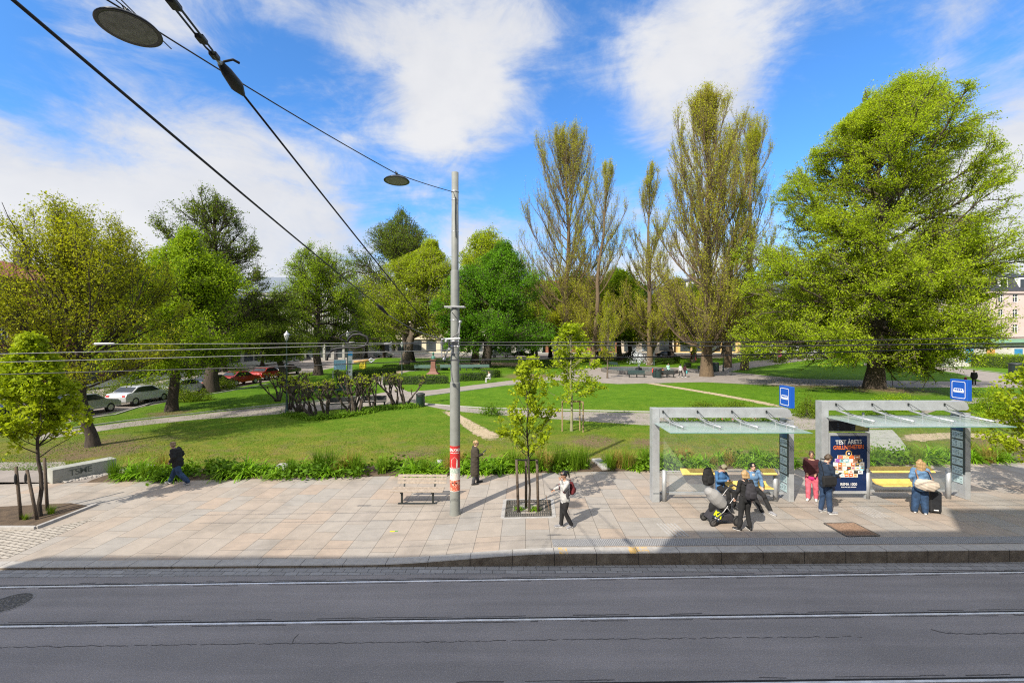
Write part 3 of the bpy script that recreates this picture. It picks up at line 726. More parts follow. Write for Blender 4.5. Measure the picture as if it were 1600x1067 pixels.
# --- sapling protections
def tree_grate():
    P=[Vector(GS(*p)) for p in ((789,781),(863,780),(866,808),(785,810))]
    o=sum(P,Vector())/4; t=empty('tree_grate',o,0,'dark cast iron tree grate with granite rim round the middle sapling','tree grate')
    q=[p-o for p in P]
    def L(u,v,h): return q[0].lerp(q[1],u).lerp(q[3].lerp(q[2],u),v)+Vector((0,0,h))
    mb=MB()
    for i in range(4): mb.bar(L(*[(0,0),(1,0),(1,1),(0,1)][i],.0),L(*[(1,0),(1,1),(0,1),(0,0)][i],.0),.11,.03)
    mb.build('stone_rim',M_gran,t)
    mb=MB(); mb.quad(L(.04,.05,.002),L(.96,.05,.002),L(.96,.95,.002),L(.04,.95,.002)); mb.build('pit',M_soil,t)
    mb=MB()
    for i in range(26):
        u=.05+.9*i/25
        for a,b in ((.05,.17),(.20,.30),(.70,.80),(.83,.95)) if not(.36<u<.64) else ((.05,.17),(.83,.95)):
            mb.bar(L(u,a,.018),L(u,b,.018),.028,.02)
    for v in (.05,.185,.315,.685,.815,.95): mb.bar(L(.05,v,.016),L(.95,v,.016),.018,.02)
    for i in range(10):
        v=.34+.034*i
        for a,b in ((.05,.18),(.2,.3),(.7,.8),(.83,.95)): mb.bar(L(a,v,.018),L(b,v,.018),.02,.02)
    mb.build('iron_bars',mat('grate_iron',(0.10,0.095,0.085),.7,.3,20,metal=.3),t)
    # kerb panel right part
    return t
tree_grate()
def stake(px,py,h,lean,lab,r=.045,m=None,grp='stakes holding the young street trees',fn=GS):
    x,y,z=fn(px,py); mb=MB(); mb.tube([(0,0,-.03),(lean[0]*.5,lean[1]*.5,h*.5),(lean[0],lean[1],h)],[r,r*.95,r*.9],9)
    o=mb.build('tree_stake',m or M_stake,loc=(x,y,z),smooth=True); return tag(o,lab,'tree stake',grp)
stake(810,800,1.62,(-.06,0),'left wooden stake beside the middle sapling')
stake(841,799,1.60,(-.04,0),'right wooden stake beside the middle sapling')
stake(822,793,1.55,(.0,0),'rear wooden stake close behind the middle sapling')
x,y,z=GS(826,798); mb=MB(); mb.bar((-.42,-.03,1.60),(.0,0,1.58),.012,.05); mb.bar((.0,0,1.58),(.30,-.03,1.6),.012,.05)
tag(mb.build('tree_tie',M_black,loc=(x,y,z)),'black rubber strap between the stakes of the middle sapling','strap')
stake(33,812,1.62,(-.16,0),'leftmost stake of the street tree beside the concrete seat')
stake(58,812,1.5,(-.42,.1),'slanting middle stake of the leftmost street tree')
stake(74,797,1.65,(-.2,.1),'rear right stake of the leftmost street tree, ivy round it')
for (px,py,dz) in ((24,742,1.35),(40,741,1.32)):
    x,y,z=GS(33,812); mb=MB(); 
    q=P3(px,py,y-.06); mb.ball(q-Vector((0,0,.12)),(.035,.03,.17),8,6); tag(mb.build('tree_tie',M_black,smooth=True),'hanging black strap end on the %s stake of the leftmost tree'%('outer' if px<30 else 'inner'),'strap')
mb=MB(); a=Vector(GS(859,801)); mb.tube([a+Vector((0,.2,.02)),a+Vector((-.12,0,.55))],.012,6); tag(mb.build('thin_rod',M_cor),'thin rusty rod standing at the right rim of the tree grate','rod')

# --- concrete seat wall with graffiti, pebbles
A=Vector(GS(82,756));B=Vector(GS(170,738)); A.z=B.z=.10
d=(B-A).normalized(); n=Vector((-d.y,d.x,0)); L=(B-A).length+.25
w=empty('concrete_seat',A,math.atan2(d.y,d.x),'long pale concrete seating block with black graffiti','concrete block')
mb=MB(); mb.box((L/2,.28,.27),(L,.56,.54)); mb.build('block',M_conc,w,bevel=.015)
g=text_mesh('TSME',.33,depth=.002,bold=.001,spacing=.85); o=link_mesh('graffiti',g,mat('graffiti_black',(0.08,0.095,0.085),.6,.2,10),w); o.location=(L*.42,-.004,.31); o.rotation_euler=(PI/2,-.05,0)
mb=MB()
rr=random.Random(3)
for i in range(240):
    u=rr.random();v=rr.random(); p=A+d*(.3+u*(L+.9))-n*(.06+v*.55*(.35+u)); s=rr.uniform(.03,.075)
    mb.ball((p.x,p.y,S(p.x,p.y)+s*.3),(s,s*.8,s*.5),7,5,M=Matrix.Rotation(rr.uniform(0,3),3,'Z'))
tag(mb.build('cobbles',mat('river_stone',(0.30,0.28,0.26),.75,.35,8),smooth=True),'rounded stones heaped along the concrete seat','stones',kind='stuff')
# --- pale stone slabs in the bed
for px,py,w_,l_,lab in ((943,730,.42,1.5,'pale stone slab path crossing the bed right of middle sapling'),(690,731,.55,1.3,'pale stone slab in the bed behind the wooden bench'),(436,735,.5,.9,'small stone slab showing between plants left of bench')):
    x,y,z=GS(px,py); mb=MB(); mb.box((0,.3,.05),(w_,l_,.10)); tag(mb.build('stone_slab',M_gran,loc=(x,y,.13),rz=.12,bevel=.012),lab,'stone slab')
# --- sign-painted dab & stain
x,y,z=GS(613,830); mb=MB(); mb.box((0,0,.004),(.14,.07,.002)); mb.box((.11,.02,.004),(.09,.05,.002),mi=1); tag(mb.build('paint_dab',[mat('yellow_paint',(0.75,0.55,0.02),.6,.2,30),mat('green_dab',(0.1,0.3,0.05),.6,.2,30)],loc=(x,y,z)),'small yellow and green paint dab on the paving','paint mark')

# ================================================================== shelters
M_glassroof=glassmat('roof_glass',(0.42,0.53,0.53),.55,.12)
M_glasswall=glassmat('wall_glass',(0.45,0.55,0.55),.07,.03)
M_yellow=mat('yellow_seat',(0.66,0.47,0.13),0.55,0.22,6,bmp=.2)
M_blue=mat('sign_blue',(0.010,0.085,0.42),0.4,0.06,6)
M_board=mat('timetable_board',(0.05,0.065,0.07),0.3,0.1,6)
M_paper=mat('timetable_paper',(0.42,0.55,0.57),0.4,0.1,30)
M_ink=mat('print_ink',(0.03,0.05,0.07),0.6,0.1,10)
def shelter(x0,x1,Yf,gl,ztop,zgl,gx0,gx1,gyf,gyb,lab,rails,seats,bollards):
    zb=S((x0+x1)/2,Yf)
    t=empty('tram_shelter',(x0,Yf,zb),0,lab,'tram shelter','tram shelters on the platform')
    L=x1-x0; H=ztop-zb
    mb=MB(); mb.box((0.115,.16,H/2),(.23,.32,H)); mb.build('post',M_frame,t,bevel=.008)
    mb=MB(); mb.box((.118,-.002,.29),(.20,.004,.02)); mb.build('post_seam',M_ink,t)
    mb=MB(); pr=[(.236,H-.30),(L+.02,H-.30),(L+.10,H-.24),(L+.03,H-.06),(L-.05,H-.003),(.236,H-.003)]; mb.prism(pr,.01,.31,'y'); mb.build('beam',M_frame,t,bevel=.006)
    # pillar
    pil=MB(); pil.box((L+.085,.29,H/2-.2),(.17,.52,H-.4)); pil.build('timetable_pillar',M_frame,t,bevel=.008)
    mb=MB(); mb.box((L-.008,.29,H/2+.15),(.016,.50,H-1.35)); mb.build('timetable_board',M_board,t)
    z=H-.88
    mb=MB(); mb.box((L-.021,.29,z),(.01,.36,.26)); mb.build('header_panel',mat('header_blue',(0.02,0.07,0.16),.4,.1,8),t)
    for k in range(6):
        z-=.30 if k else .29
        mb=MB(); mb.box((L-.021,.29,z),(.01,.36,.24)); pp=mb.build('timetable',M_paper,t)
        mb=MB()
        for r_ in range(4):
            for c_ in range(4):
                if rnd.random()<.75: mb.box((L-.028,.29-.13+.085*c_,z+.075-.045*r_),(.003,.06,.012))
        mb.build('print',M_ink,pp)
    # tram sign
    sg=MB(); sg.box((L+.075,.27,H+.36),(.15,.60,.70)); s_=sg.build('tram_sign',M_blue,t,bevel=.012)
    def rr_(hw,hh,r,c,n=5):
        out=[]
        for (sx,sy,a0) in ((1,1,0),(-1,1,PI/2),(-1,-1,PI),(1,-1,3*PI/2)):
            for k in range(n+1):
                a=a0+PI/2*k/n; out.append((c[0]+sx*(hw-r)+r*math.cos(a),c[1]+sy*(hh-r)+r*math.sin(a)))
        return out
    o_=rr_(.235,.285,.05,(.27,H+.36)); i_=rr_(.215,.265,.04,(.27,H+.36)); mb=MB(); nn=len(o_); xx=L-.003
    mb.add([(xx,u,v) for u,v in o_]+[(xx,u,v) for u,v in i_],[(k,(k+1)%nn,nn+(k+1)%nn,nn+k) for k in range(nn)]); mb.build('sign_border',M_white,s_)
    tr=MB(); tr.prism([(.10,H+.27),(.43,H+.27),(.45,H+.31),(.42,H+.41),(.12,H+.41),(.085,H+.31)],xx-.004,xx,'x'); tr.build('tram_symbol',M_white,s_)
    mb=MB()
    for k in range(4): mb.box((xx-.006,.165+.07*k,H+.365),(.003,.05,.05))
    mb.build('symbol_windows',M_blue,s_)
    # glass roof
    g0=gx0-x0;g1=gx1-x0;ya=gyf-Yf;yb=gyb-Yf;zg=zgl-zb
    npan=4
    for k in range(npan):
        a=g0+(g1-g0)*k/npan+.006;b=g0+(g1-g0)*(k+1)/npan-.006; mb=MB(); mb.box(((a+b)/2,(ya+yb)/2,zg),(b-a,yb-ya,.02)); mb.build('roof_glass_pane',M_glassroof,t)
    mb=MB(); mb.box(((g0+g1)/2,ya-.006,zg),(g1-g0,.012,.024)); mb.build('glass_edge',mat('glass_edge',(0.16,0.30,0.28),.3,.1,10),t)
    # hangers
    for k in range(4):
        u=g0+(g1-g0)*(.10+.27*k)
        rd=MB(); rd.tube([(u-.10,.0,H-.30),(u+.02,-.45,H-.39),(u+.10,ya+.35,zg+.10)],.024,8); rr2=rd.build('roof_arm',M_steel,t,smooth=True)
        MB().tube([(u-.02,-.02,H-.31),(u+.18,ya+.35,zg+.10)],.014,6).build('roof_rod',M_steel,t)
        MB().tube([(u-.12,.0,H-.06),(u+.02,-.55,H-.36)],.009,6).build('tie_rod',M_dark,t)
        mb=MB(); 
        for q in (.33,.70,.95): 
            p=Vector((u-.10,0,H-.30)).lerp(Vector((u+.10,ya+.35,zg+.10)),q); mb.tube([p,(p.x,p.y,zg)],.012,6); mb.tube([(p.x,p.y,zg+.01),(p.x,p.y,zg+.022)],.035,8)
        mb.build('glass_clamp',M_steel,t)
        MB().box((u-.12,-.01,H-.10),(.04,.03,.08)).build('bracket',M_dark,t)
    # back glass wall
    gw=.30
    a=.30 if not gl else gl
    k=(L-.05-a)/3
    for i in range(3):
        mb=MB(); mb.box((a+k*(i+.5),gw,(zg)/2+.12),(k-.015,.012,zg-.25)); mb.build('wall_glass_pane',M_glasswall,t)
    mb=MB(); mb.box((a+(L-.05-a)/2,gw,.20),(L-a,.05,.07)); mb.build('bottom_rail',M_frame,t)
    mb=MB(); mb.box((a+(L-.05-a)/2,gw,zg-.03),(L-a,.05,.05)); mb.build('top_rail',M_frame,t)
    for bx in bollards:
        mb=MB(); mb.tube([(bx,.12,-.02),(bx,.12,1.0)],.072,16); mb.ball((bx,.12,1.0),(.072,.072,.03),16,6); mb.build('support_post',M_frame,t,smooth=True)
    for (a_,b_) in rails:
        mb=MB(); mb.box(((a_+b_)/2,.02,1.0),(b_-a_,.28,.03),M=Matrix.Rotation(.5,3,'X')); mb.build('leaning_rail',M_yellow,t,bevel=.008)
        mb=MB()
        for c_ in range(int((b_-a_)/.1)): mb.box((a_+.08+c_*.1,.03,1.021),(.05,.14,.003),M=Matrix.Rotation(.5,3,'X'))
    mb=MB(); mb.tube([(bollards[0],.14,.98),(bollards[-1],.14,.98)],.022,8); mb.build('handrail',M_frame,t)
    for (a_,b_) in seats:
        mb=MB(); pts=[(-.42,.55),(-.38,.575),(-.10,.56),(.02,.60),(.06,.66),(.075,.66),(.03,.575),(-.09,.535),(-.38,.55)]
        mb.prism([(y_,z_+.02) for y_,z_ in pts],a_,b_,'x'); mb.build('seat',M_yellow,t)
        mb=MB(); 
        for bx in (a_+.12,b_-.12): mb.tube([(bx,.14,.50),(bx,-.3,.55)],.025,8)
        mb.tube([(a_+.1,.14,.50),(b_-.1,.14,.50)],.03,8); mb.build('seat_bracket',M_frame,t)
    return t,zb,H
Ls=shelter(4.62,9.12,14.72,.30,3.30,2.82,4.66,8.85,13.2,15.05,'left glass roofed tram shelter with grey portal frame',[(.95,2.02),(3.6,4.05)],[(2.12,3.75)],[.42,1.98,4.1])
Rs=shelter(10.36,15.20,14.98,1.62,3.50,2.98,10.5,14.98,13.3,15.30,'right glass roofed tram shelter with advertising poster',[(1.62,3.72)],[(1.72,2.98),],[1.62,4.35])
# --- advertising board and display of right shelter
def board():
    Y=15.06; A=P3(1293,775,Y); B=P3(1359,775,Y); wid=B.x-A.x; zt=zpx(676.5,Y); z0=zpx(771,Y)
    t=empty('advertising_board',((A.x+B.x)/2,Y,z0),0,'lit-box style advertising board, dark blue poster about new grill food','advertising board'); H=zt-z0
    t['label']='dark blue poster board with grill advertisement at the shelter post'
    fr=MB(); b=.09
    for c,d in (((0,.06,H-b/2),(wid,.14,b)),((0,.06,b/2),(wid,.14,b)),((-wid/2+b/2,.06,H/2),(b,.14,H-2*b)),((wid/2-b/2,.06,H/2),(b,.14,H-2*b))): fr.box(c,d)
    fr.build('frame',M_frame,t,bevel=.006)
    navy=mat('poster_navy',(0.006,0.022,0.085),.35,.25,1.2)
    p=MB(); p.box((0,.06,H/2),(wid-2*b,.11,H-2*b)); ps=p.build('poster',navy,t)
    w=wid-2*b; y=.0
    def tx(s,size,x,z,m,nm,bold=.003,rot=0.0,sx=1.0):
        o=link_mesh(nm,text_mesh(s,size,bold=bold),m,ps); o.location=(x,y-.002,z); o.rotation_euler=(PI/2,rot,0); o.scale=(sx,1,1)
    tx('TEST ÅRETS',.195,0,H*.85,M_white,'lettering',.003,-.03,.86); tx('GRILLNYHETER!',.185,0,H*.765,M_orange,'lettering',.004,-.04,.78)
    tx('REMA 1000',.13,.0,H*.155,M_white,'lettering',.002,0,.9); tx('KUN HOS OSS I SOMMER',.045,0,H*.108,M_white,'lettering',.002)
    cols=[(0.8,0.78,0.72),(0.7,0.12,0.03),(0.62,0.50,0.33),(0.35,0.12,0.45),(0.8,0.75,0.6),(0.7,0.45,0.1),(0.05,0.05,0.05),(0.75,0.2,0.05),(0.3,0.6,0.7),(0.8,0.8,0.8),(0.45,0.2,0.1),(0.75,0.72,0.66)]
    r2=random.Random(11)
    rows=[(.60,4,.30),(.545,6,.37),(.485,7,.42),(.42,7,.42),(.36,6,.38),(.305,4,.24)]
    pad=MB()
    for zz,n,hw in rows: pad.box((0,-.0008,H*zz),(2*hw*w*.98+.03,.002,H*.068))
    pad.build('white_backing',M_white,ps)
    for zz,n,hw in rows:
        for i in range(n):
            c=r2.choice(cols); m=mat('product_%02d'%cols.index(c),c,.5,.35,30)
            xx=(-hw+(2*hw)*(i+.5)/n)*w; pr=MB(); pr.box((xx+r2.uniform(-.01,.01),-.003,H*zz+r2.uniform(-.01,.01)),(2*hw*w/n*r2.uniform(.8,.98),.002,H*r2.uniform(.050,.066)),M=Matrix.Rotation(r2.uniform(-.12,.12),3,'Y')); q=pr.build('product_picture',m,ps)
            pr=MB(); pr.box((xx,-.005,H*zz+.005),(2*hw*w/n*.5,.0015,.035)); c2=r2.choice(cols); pr.build('product_label',mat('product_%02d'%cols.index(c2),c2,.5,.35,30),q)
    bd=MB(); bd.prism([((.10+.014*(k%2))*math.cos(k*PI/12),H*.665+(.10+.014*(k%2))*math.sin(k*PI/12)) for k in range(24)],-.008,-.006,'y'); bd.build('badge_ring',mat('badge_gold',(0.75,0.45,0.12),.4,.1,20),ps)
    bd=MB(); bd.prism([(.078*math.cos(k*PI/12),H*.665+.078*math.sin(k*PI/12)) for k in range(24)],-.010,-.0085,'y'); bd.build('badge_face',navy,ps)
    bd=MB(); bd.prism([(-.025,H*.665-.035),(.025,H*.665-.035),(.025,H*.665+.015),(0,H*.665+.035),(-.025,H*.665+.015)],-.012,-.0105,'y'); bd.build('badge_symbol',M_white,ps)
    ft=MB(); 
    for sx in (-1,1): ft.box((sx*(wid/2-.1),.06,-.12),(.07,.07,.30))
    ft.build('foot',M_frame,t)
    # display
    zd0=zpx(675.5,Y); A=P3(1296,668,Y); 
    d=empty('departure_display',((P3(1294,668,Y).x+P3(1360,668,Y).x)/2,Y,zd0+.03),0,'black electronic departure display above the poster board','display')
    wd=P3(1360,668,Y).x-P3(1294,668,Y).x
    MB().box((0,.1,.20),(wd,.16,.40),M=Matrix.Rotation(.12,3,'X')).build('casing',M_frame,d,bevel=.01)
    MB().box((-.02,.008,.19),(wd-.06,.012,.34),M=Matrix.Rotation(.12,3,'X')).build('screen',mat('screen_black',(0.008,0.009,0.01),.25,.1,5),d)
    for k,(a_,b_) in enumerate((('11','1 min'),('12','4 min'),('18','7 min'))):
        for s_,xx in ((a_,-.42),(b_,.02)):
            o=link_mesh('departure_text',text_mesh(s_,.075,bold=.001,align='LEFT'),mat('display_text',(0.3,0.45,0.7),.4,.05,5,emit=(.25,.4,.7,.35)),d); o.location=(xx,-.005-.012*k*-1,.29-.10*k); o.rotation_euler=(PI/2-.12,0,0)
    MB().box((.42,-.002,.19),(.42,.006,.30),M=Matrix.Rotation(.12,3,'X')).build('notice',mat('notice_olive',(0.20,0.20,0.06),.5,.1,8),d)
    hg=MB(); hg.box((-wd/2+.05,.12,.5),(.05,.05,.25)); hg.box((wd/2-.15,.12,.5),(.05,.05,.25)); hg.build('hanger',M_frame,d)
board()
# ================================================================== people
SK=lambda nm,c:mat(nm,c,.55,.06,10)
M_skin=SK('skin_light',(0.56,0.34,0.25)); M_skin2=SK('skin_tan',(0.36,0.20,0.13))
def cloth(nm,c,var=.18): return mat(nm,c,.9,var,9,bmp=.25,bscale=60)
STAND=dict(pel=(0,0,.93),wai=(0,0,1.06),che=(0,.01,1.28),nek=(0,.0,1.43),hed=(0,.03,1.575),
 shR=(.175,0,1.395),shL=(-.175,0,1.395),elR=(.225,-.02,1.13),elL=(-.225,-.02,1.13),haR=(.235,.05,.89),haL=(-.235,.05,.89),
 hiR=(.09,0,.90),hiL=(-.09,0,.90),knR=(.10,.02,.50),knL=(-.10,.02,.50),anR=(.10,0,.085),anL=(-.10,0,.085),toR=(.12,.19,.03),toL=(-.12,.19,.03))
def person(label,P,yaw,h,J,top,bot,shoe,skin,hair,hairstyle='short',topkind='jacket',botw=1.0,detail=True,look=0.0,group=None,extra=None,sole=None,girth=1.0):
    """P: feet point; yaw: direction faced (0 = +Y away from camera); J: joint overrides"""
    j={k:Vector(v) for k,v in STAND.items()}
    for k,v in J.items():
        if k!='_nod': j[k]=Vector(v)
    t=empty('person',P,yaw,label,'person',group); s=h/1.72; t.scale=(s,s,s)
    vx=.009 if detail else .022
    SX=(1,0,0)
    b=MB(); g=girth
    b.chain([j['pel']+Vector((0,0,-.06)),j['wai'],j['che'],j['che']+Vector((0,0,.10))],[(.105*g,.15*g),(.095*g,.13*g),(.11*g,.155*g),(.075,.12)],14,side=SX)
    up=(j['hed']-j['nek']).normalized()
    b.chain([j['che']+Vector((0,0,.08)),j['nek'],j['hed']-up*.05],[.065,.055,.055],10)
    M=Matrix.Rotation(look,3,'Z'); tilt=(j['hed']-j['nek'])
    nod=J['_nod'][0] if '_nod' in J else 0.0
    M=Matrix.Rotation(look,3,'Z')@Matrix.Rotation(-nod,3,'X')
    H=j['hed']
    b.ball(H+M@Vector((0,-.008,.025)),(.074,.092,.098),16,12,M=M); b.ball(H+M@Vector((0,.022,-.045)),(.055,.066,.068),14,10,M=M)
    b.ball(H+M@Vector((0,.094,-.012)),(.013,.02,.022),8,6,M=M); b.ball(H+M@Vector((0,.082,.022)),(.05,.012,.012),8,6,M=M); b.ball(H+M@Vector((0,.078,-.052)),(.024,.013,.009),8,6,M=M)
    for sx in (-1,1): b.ball(H+M@Vector((sx*.076,-.008,-.008)),(.01,.02,.03),8,6,M=M)
    for sd,sx in (('R',1),('L',-1)):
        sh,el,ha=j['sh'+sd],j['el'+sd],j['ha'+sd]
        b.chain([sh,sh.lerp(el,.5),el,el.lerp(ha,.35),ha],[.044,.042,.036,.036,.026],10)
        d=(ha-el).normalized(); sidev=d.cross(Vector((0,0,1))); sidev=sidev.normalized() if sidev.length>.1 else Vector((0,1,0)); pn=d.cross(sidev).normalized()
        b.chain([ha,ha+d*.07],[(.030,.018),(.038,.016)],8)
        if detail:
            for fi,(o,L,cu) in enumerate(((-.027,.062,.5),(-.009,.072,.55),(.009,.068,.6),(.027,.054,.65))):
                p0=ha+d*.075+sidev*o; d1=(d+pn*cu*.5).normalized(); d2=(d+pn*cu*1.6).normalized()
                b.chain([p0,p0+d1*L*.5,p0+d1*L*.5+d2*L*.5],[.0095,.009,.0075],6)
            th=ha+d*.03+sidev*(-.03*sx); dt=(d*.7-sidev*sx*.6+pn*.5).normalized(); b.chain([th,th+dt*.03,th+dt*.03+(dt+d*.5).normalized()*.028],[.012,.0105,.0085],6)
        hi,kn,an,to=j['hi'+sd],j['kn'+sd],j['an'+sd],j['to'+sd]
        b.chain([hi,hi.lerp(kn,.5),kn,kn.lerp(an,.35),an],[.078,.068,.05,.048,.034],10)
        b.chain([an+Vector((0,0,-.03)),an.lerp(to,.5)+Vector((0,0,-.02)),to],[.034,.032,.022],8)
    link_mesh('body',remesh(b,vx),skin,t)
    # trousers
    c=MB(); w=botw
    c.chain([j['pel']+Vector((0,0,.10)),j['pel'],j['pel']+Vector((0,0,-.08))],[(.108*g,.150*g),(.122*g,.168*g),(.105*g,.150*g)],14,side=SX)
    for sd in 'RL':
        hi,kn,an=j['hi'+sd],j['kn'+sd],j['an'+sd]
        c.chain([hi+Vector((0,0,.02)),hi.lerp(kn,.5),kn,kn.lerp(an,.5),an+(kn-an).normalized()*.02],[.092,.086*(.5+.5*w),.068*w,.062*w,.058*w if w<1.3 else .056*w],12)
    link_mesh('trousers',remesh(c,.012 if detail else .024,.006 if detail else .0,3),bot,t)
    # shoes
    for sd in 'RL':
        an,to=j['an'+sd],j['to'+sd]; d=(to-an); f=Vector((d.x,d.y,0)); f=f.normalized() if f.length>.02 else Vector((0,1,0))
        k=MB(); heel=an-f*.035; slope=(to.z-an.z+.055)
        hz=an.z-.045; k.chain([heel+Vector((0,0,hz-heel.z)),an+f*.06+Vector((0,0,hz-.0-an.z+.0)),Vector((to.x,to.y,to.z+.008))],[(.040,.045),(.045,.046),(.036,.030)],10)
        k.chain([an+Vector((0,0,-.03)),an+Vector((0,0,.015))],[.045,.042],10)
        me=remesh(k,.010 if detail else .02); sh=link_mesh('shoe',me,shoe,t)
        if sole:
            q=MB(); zz=min(an.z-.085,to.z-.03)+.008; q.chain([heel+Vector((0,0,an.z-.078-heel.z)),Vector((to.x,to.y,to.z-.016))],[(.046,.012),(.042,.010)],10,side=None); link_mesh('sole',remesh(q,.007 if detail else .02),sole,sh)
    # top
    k=MB(); lo={'jacket':-.10,'top':-.05,'coat':-.50,'hoodie':-.08}[topkind]; fl={'jacket':1.10,'top':1.0,'coat':1.25,'hoodie':1.12}[topkind]*g
    low=j['pel']+Vector((0,0,lo)); pts=[low]; rs=[(.125*fl*(1.1 if topkind=='coat' else 1),.172*fl)]
    if topkind=='coat': pts.append(j['pel']+Vector((0,0,-.2))); rs.append((.130*fl,.172*fl))
    pts+=[j['pel']+Vector((0,0,.04)),j['wai'],j['che'],j['che']+Vector((0,0,.09)),j['nek']+Vector((0,0,-.015))]; rs+=[(.128*fl,.172*fl),(.118*fl,.160*fl),(.130*fl,.182*fl),(.100*fl,.155*fl),(.068,.070)]
    k.chain(pts,rs,16,side=SX)
    for sd in 'RL':
        sh,el,ha=j['sh'+sd],j['el'+sd],j['ha'+sd]; q=ha+(el-ha).normalized()*(.01)
        k.chain([sh,sh.lerp(el,.5),el,el.lerp(ha,.4),q],[.056*fl,.057*fl,.054*fl,.052*fl,.042*fl],12); k.chain([sh.lerp(j['che'],.6)+Vector((0,0,.03)),sh+(sh-j['che'])*-.08],[.066*fl,.052*fl],12); k.ball(sh+Vector((0,0,-.008)),(.056*fl,.056*fl,.056*fl),12,9)
    link_mesh('coat' if topkind=='coat' else 'jacket' if topkind=='jacket' else 'sweater',remesh(k,.012 if detail else .024,.006 if detail else 0,5),top,t)
    # face features
    if detail:
        e=MB()
        for sx in (-1,1): e.ball(H+M@Vector((sx*.030,.083,.006)),(.010,.006,.006),8,6,M=M)
        e.build('eyes',mat('eye_dark',(0.03,0.02,0.015),.3,.1,9),t,smooth=True)
        e=MB(); e.ball(H+M@Vector((0,.0885,-.053)),(.020,.006,.006),8,6,M=M); e.build('lips',mat('lip_tone',(0.42,0.15,0.13),.5,.1,9),t,smooth=True)
        e=MB()
        for sx in (-1,1): e.ball(H+M@Vector((sx*.031,.087,.026)),(.018,.005,.004),8,5,M=M)
        e.build('eyebrows',hair,t,smooth=True)
    hb=MB()
    if hairstyle!='none':
        hb.ball(H+M@Vector((0,-.012,.050)),(.081,.099,.084),16,12,M=M); hb.ball(H+M@Vector((0,-.045,-.01)),(.078,.068,.075),14,10,M=M)
        for sx in (-1,1): hb.ball(H+M@Vector((sx*.062,-.02,.02)),(.024,.05,.05),10,8,M=M)
    if hairstyle=='ponytail': hb.chain([H+M@Vector((0,-.11,.07)),H+M@Vector((.0,-.16,.05)),H+M@Vector((0,-.165,-.06)),H+M@Vector((0,-.14,-.16))],[.025,.035,.032,.012],10)
    if hairstyle=='bun': hb.ball(H+M@Vector((0,-.12,.03)),(.04,.035,.04),10,8,M=M); hb.chain([H+M@Vector((0,-.12,.01)),H+M@Vector((0,-.13,-.09))],[.02,.012],8)
    if hairstyle=='long':
        for a in (-.9,-.6,-.3,0,.3,.6,.9): 
            v=Vector((math.sin(a*1.6)*.085,-.06-.035*math.cos(a*1.6),0)); hb.chain([H+M@(v+Vector((0,0,.05))),H+M@(v*1.06+Vector((0,0,-.05))),H+M@(v*1.02+Vector((0,-.01,-.15))),H+M@(v*.85+Vector((0,-.01,-.25)))],[.036,.038,.034,.014],8)
    if hairstyle=='bob':
        for a in (-1,-.6,-.2,.2,.6,1): 
            v=Vector((math.sin(a*1.5)*.078,-.045-.035*math.cos(a*1.5),0)); hb.chain([H+M@(v+Vector((0,0,.05))),H+M@(v*1.12+Vector((0,0,-.08)))],[.038,.028],8)
    if hb.v: link_mesh('hair',remesh(hb,.009 if detail else .02,.014 if detail else 0,2),hair,t)
    if extra: extra(t,j,H,M)
    return t
def W(t,p): 
    """person-local point to world"""
    s=t.scale[0]; return Vector(t.location)+Matrix.Rotation(t.rotation_euler[2],3,'Z')@(Vector(p)*s)
def phone(t,p,lab,tilt=.6):
    q=W(t,p); mb=MB(); mb.box((0,0,0),(.075,.15,.009)); o=mb.build('phone',mat('phone_black',(0.012,0.012,0.014),.25,.1,9),loc=q,bevel=.003); o.rotation_euler=(tilt,0,t.rotation_euler[2]); return tag(o,lab,'phone')
def yaw_to(dx,dy): return math.atan2(-dx,dy)      # local +Y -> (dx,dy)
C_black=cloth('cloth_black',(0.012,0.012,0.013)); C_jean=cloth('denim_blue',(0.020,0.05,0.11),.5); C_jeand=cloth('denim_dark',(0.02,0.045,0.10),.3)
C_navy=cloth('cloth_navy',(0.014,0.028,0.055)); C_coat=cloth('cloth_brown_coat',(0.040,0.032,0.022)); C_grey=cloth('cloth_grey',(0.05,0.05,0.058)); C_white=cloth('cloth_white',(0.42,0.42,0.41),.15)
C_pink=cloth('cloth_pink',(0.60,0.12,0.17),.35); C_burg=cloth('cloth_burgundy',(0.045,0.008,0.012)); C_mag=cloth('cloth_magenta',(0.68,0.03,0.20)); C_blue=cloth('cloth_sky_blue',(0.045,0.13,0.28)); C_denj=cloth('denim_light',(0.11,0.21,0.36),.3)
C_cream=cloth('canvas_cream',(0.50,0.43,0.35),.1); C_olive=cloth('cloth_olive',(0.24,0.22,0.15)); C_pack=cloth('pack_dark',(0.030,0.028,0.034)); C_red=cloth('cloth_red',(0.28,0.02,0.03)); C_teal=cloth('cloth_teal',(0.05,0.40,0.42))
H_brown=mat('hair_brown',(0.06,0.038,0.022),.6,.3,40); H_black=mat('hair_black',(0.010,0.009,0.010),.4,.2,40); H_blond=mat('hair_blond',(0.36,0.235,0.11),.55,.3,40); H_ash=mat('hair_ash',(0.22,0.15,0.08),.6,.3,40)
S_white=mat('shoe_white',(0.70,0.70,0.69),.6,.08,20); S_grey=mat('shoe_grey',(0.25,0.25,0.27),.7,.2,20); S_black=mat('shoe_black',(0.015,0.015,0.016),.5,.2,20)
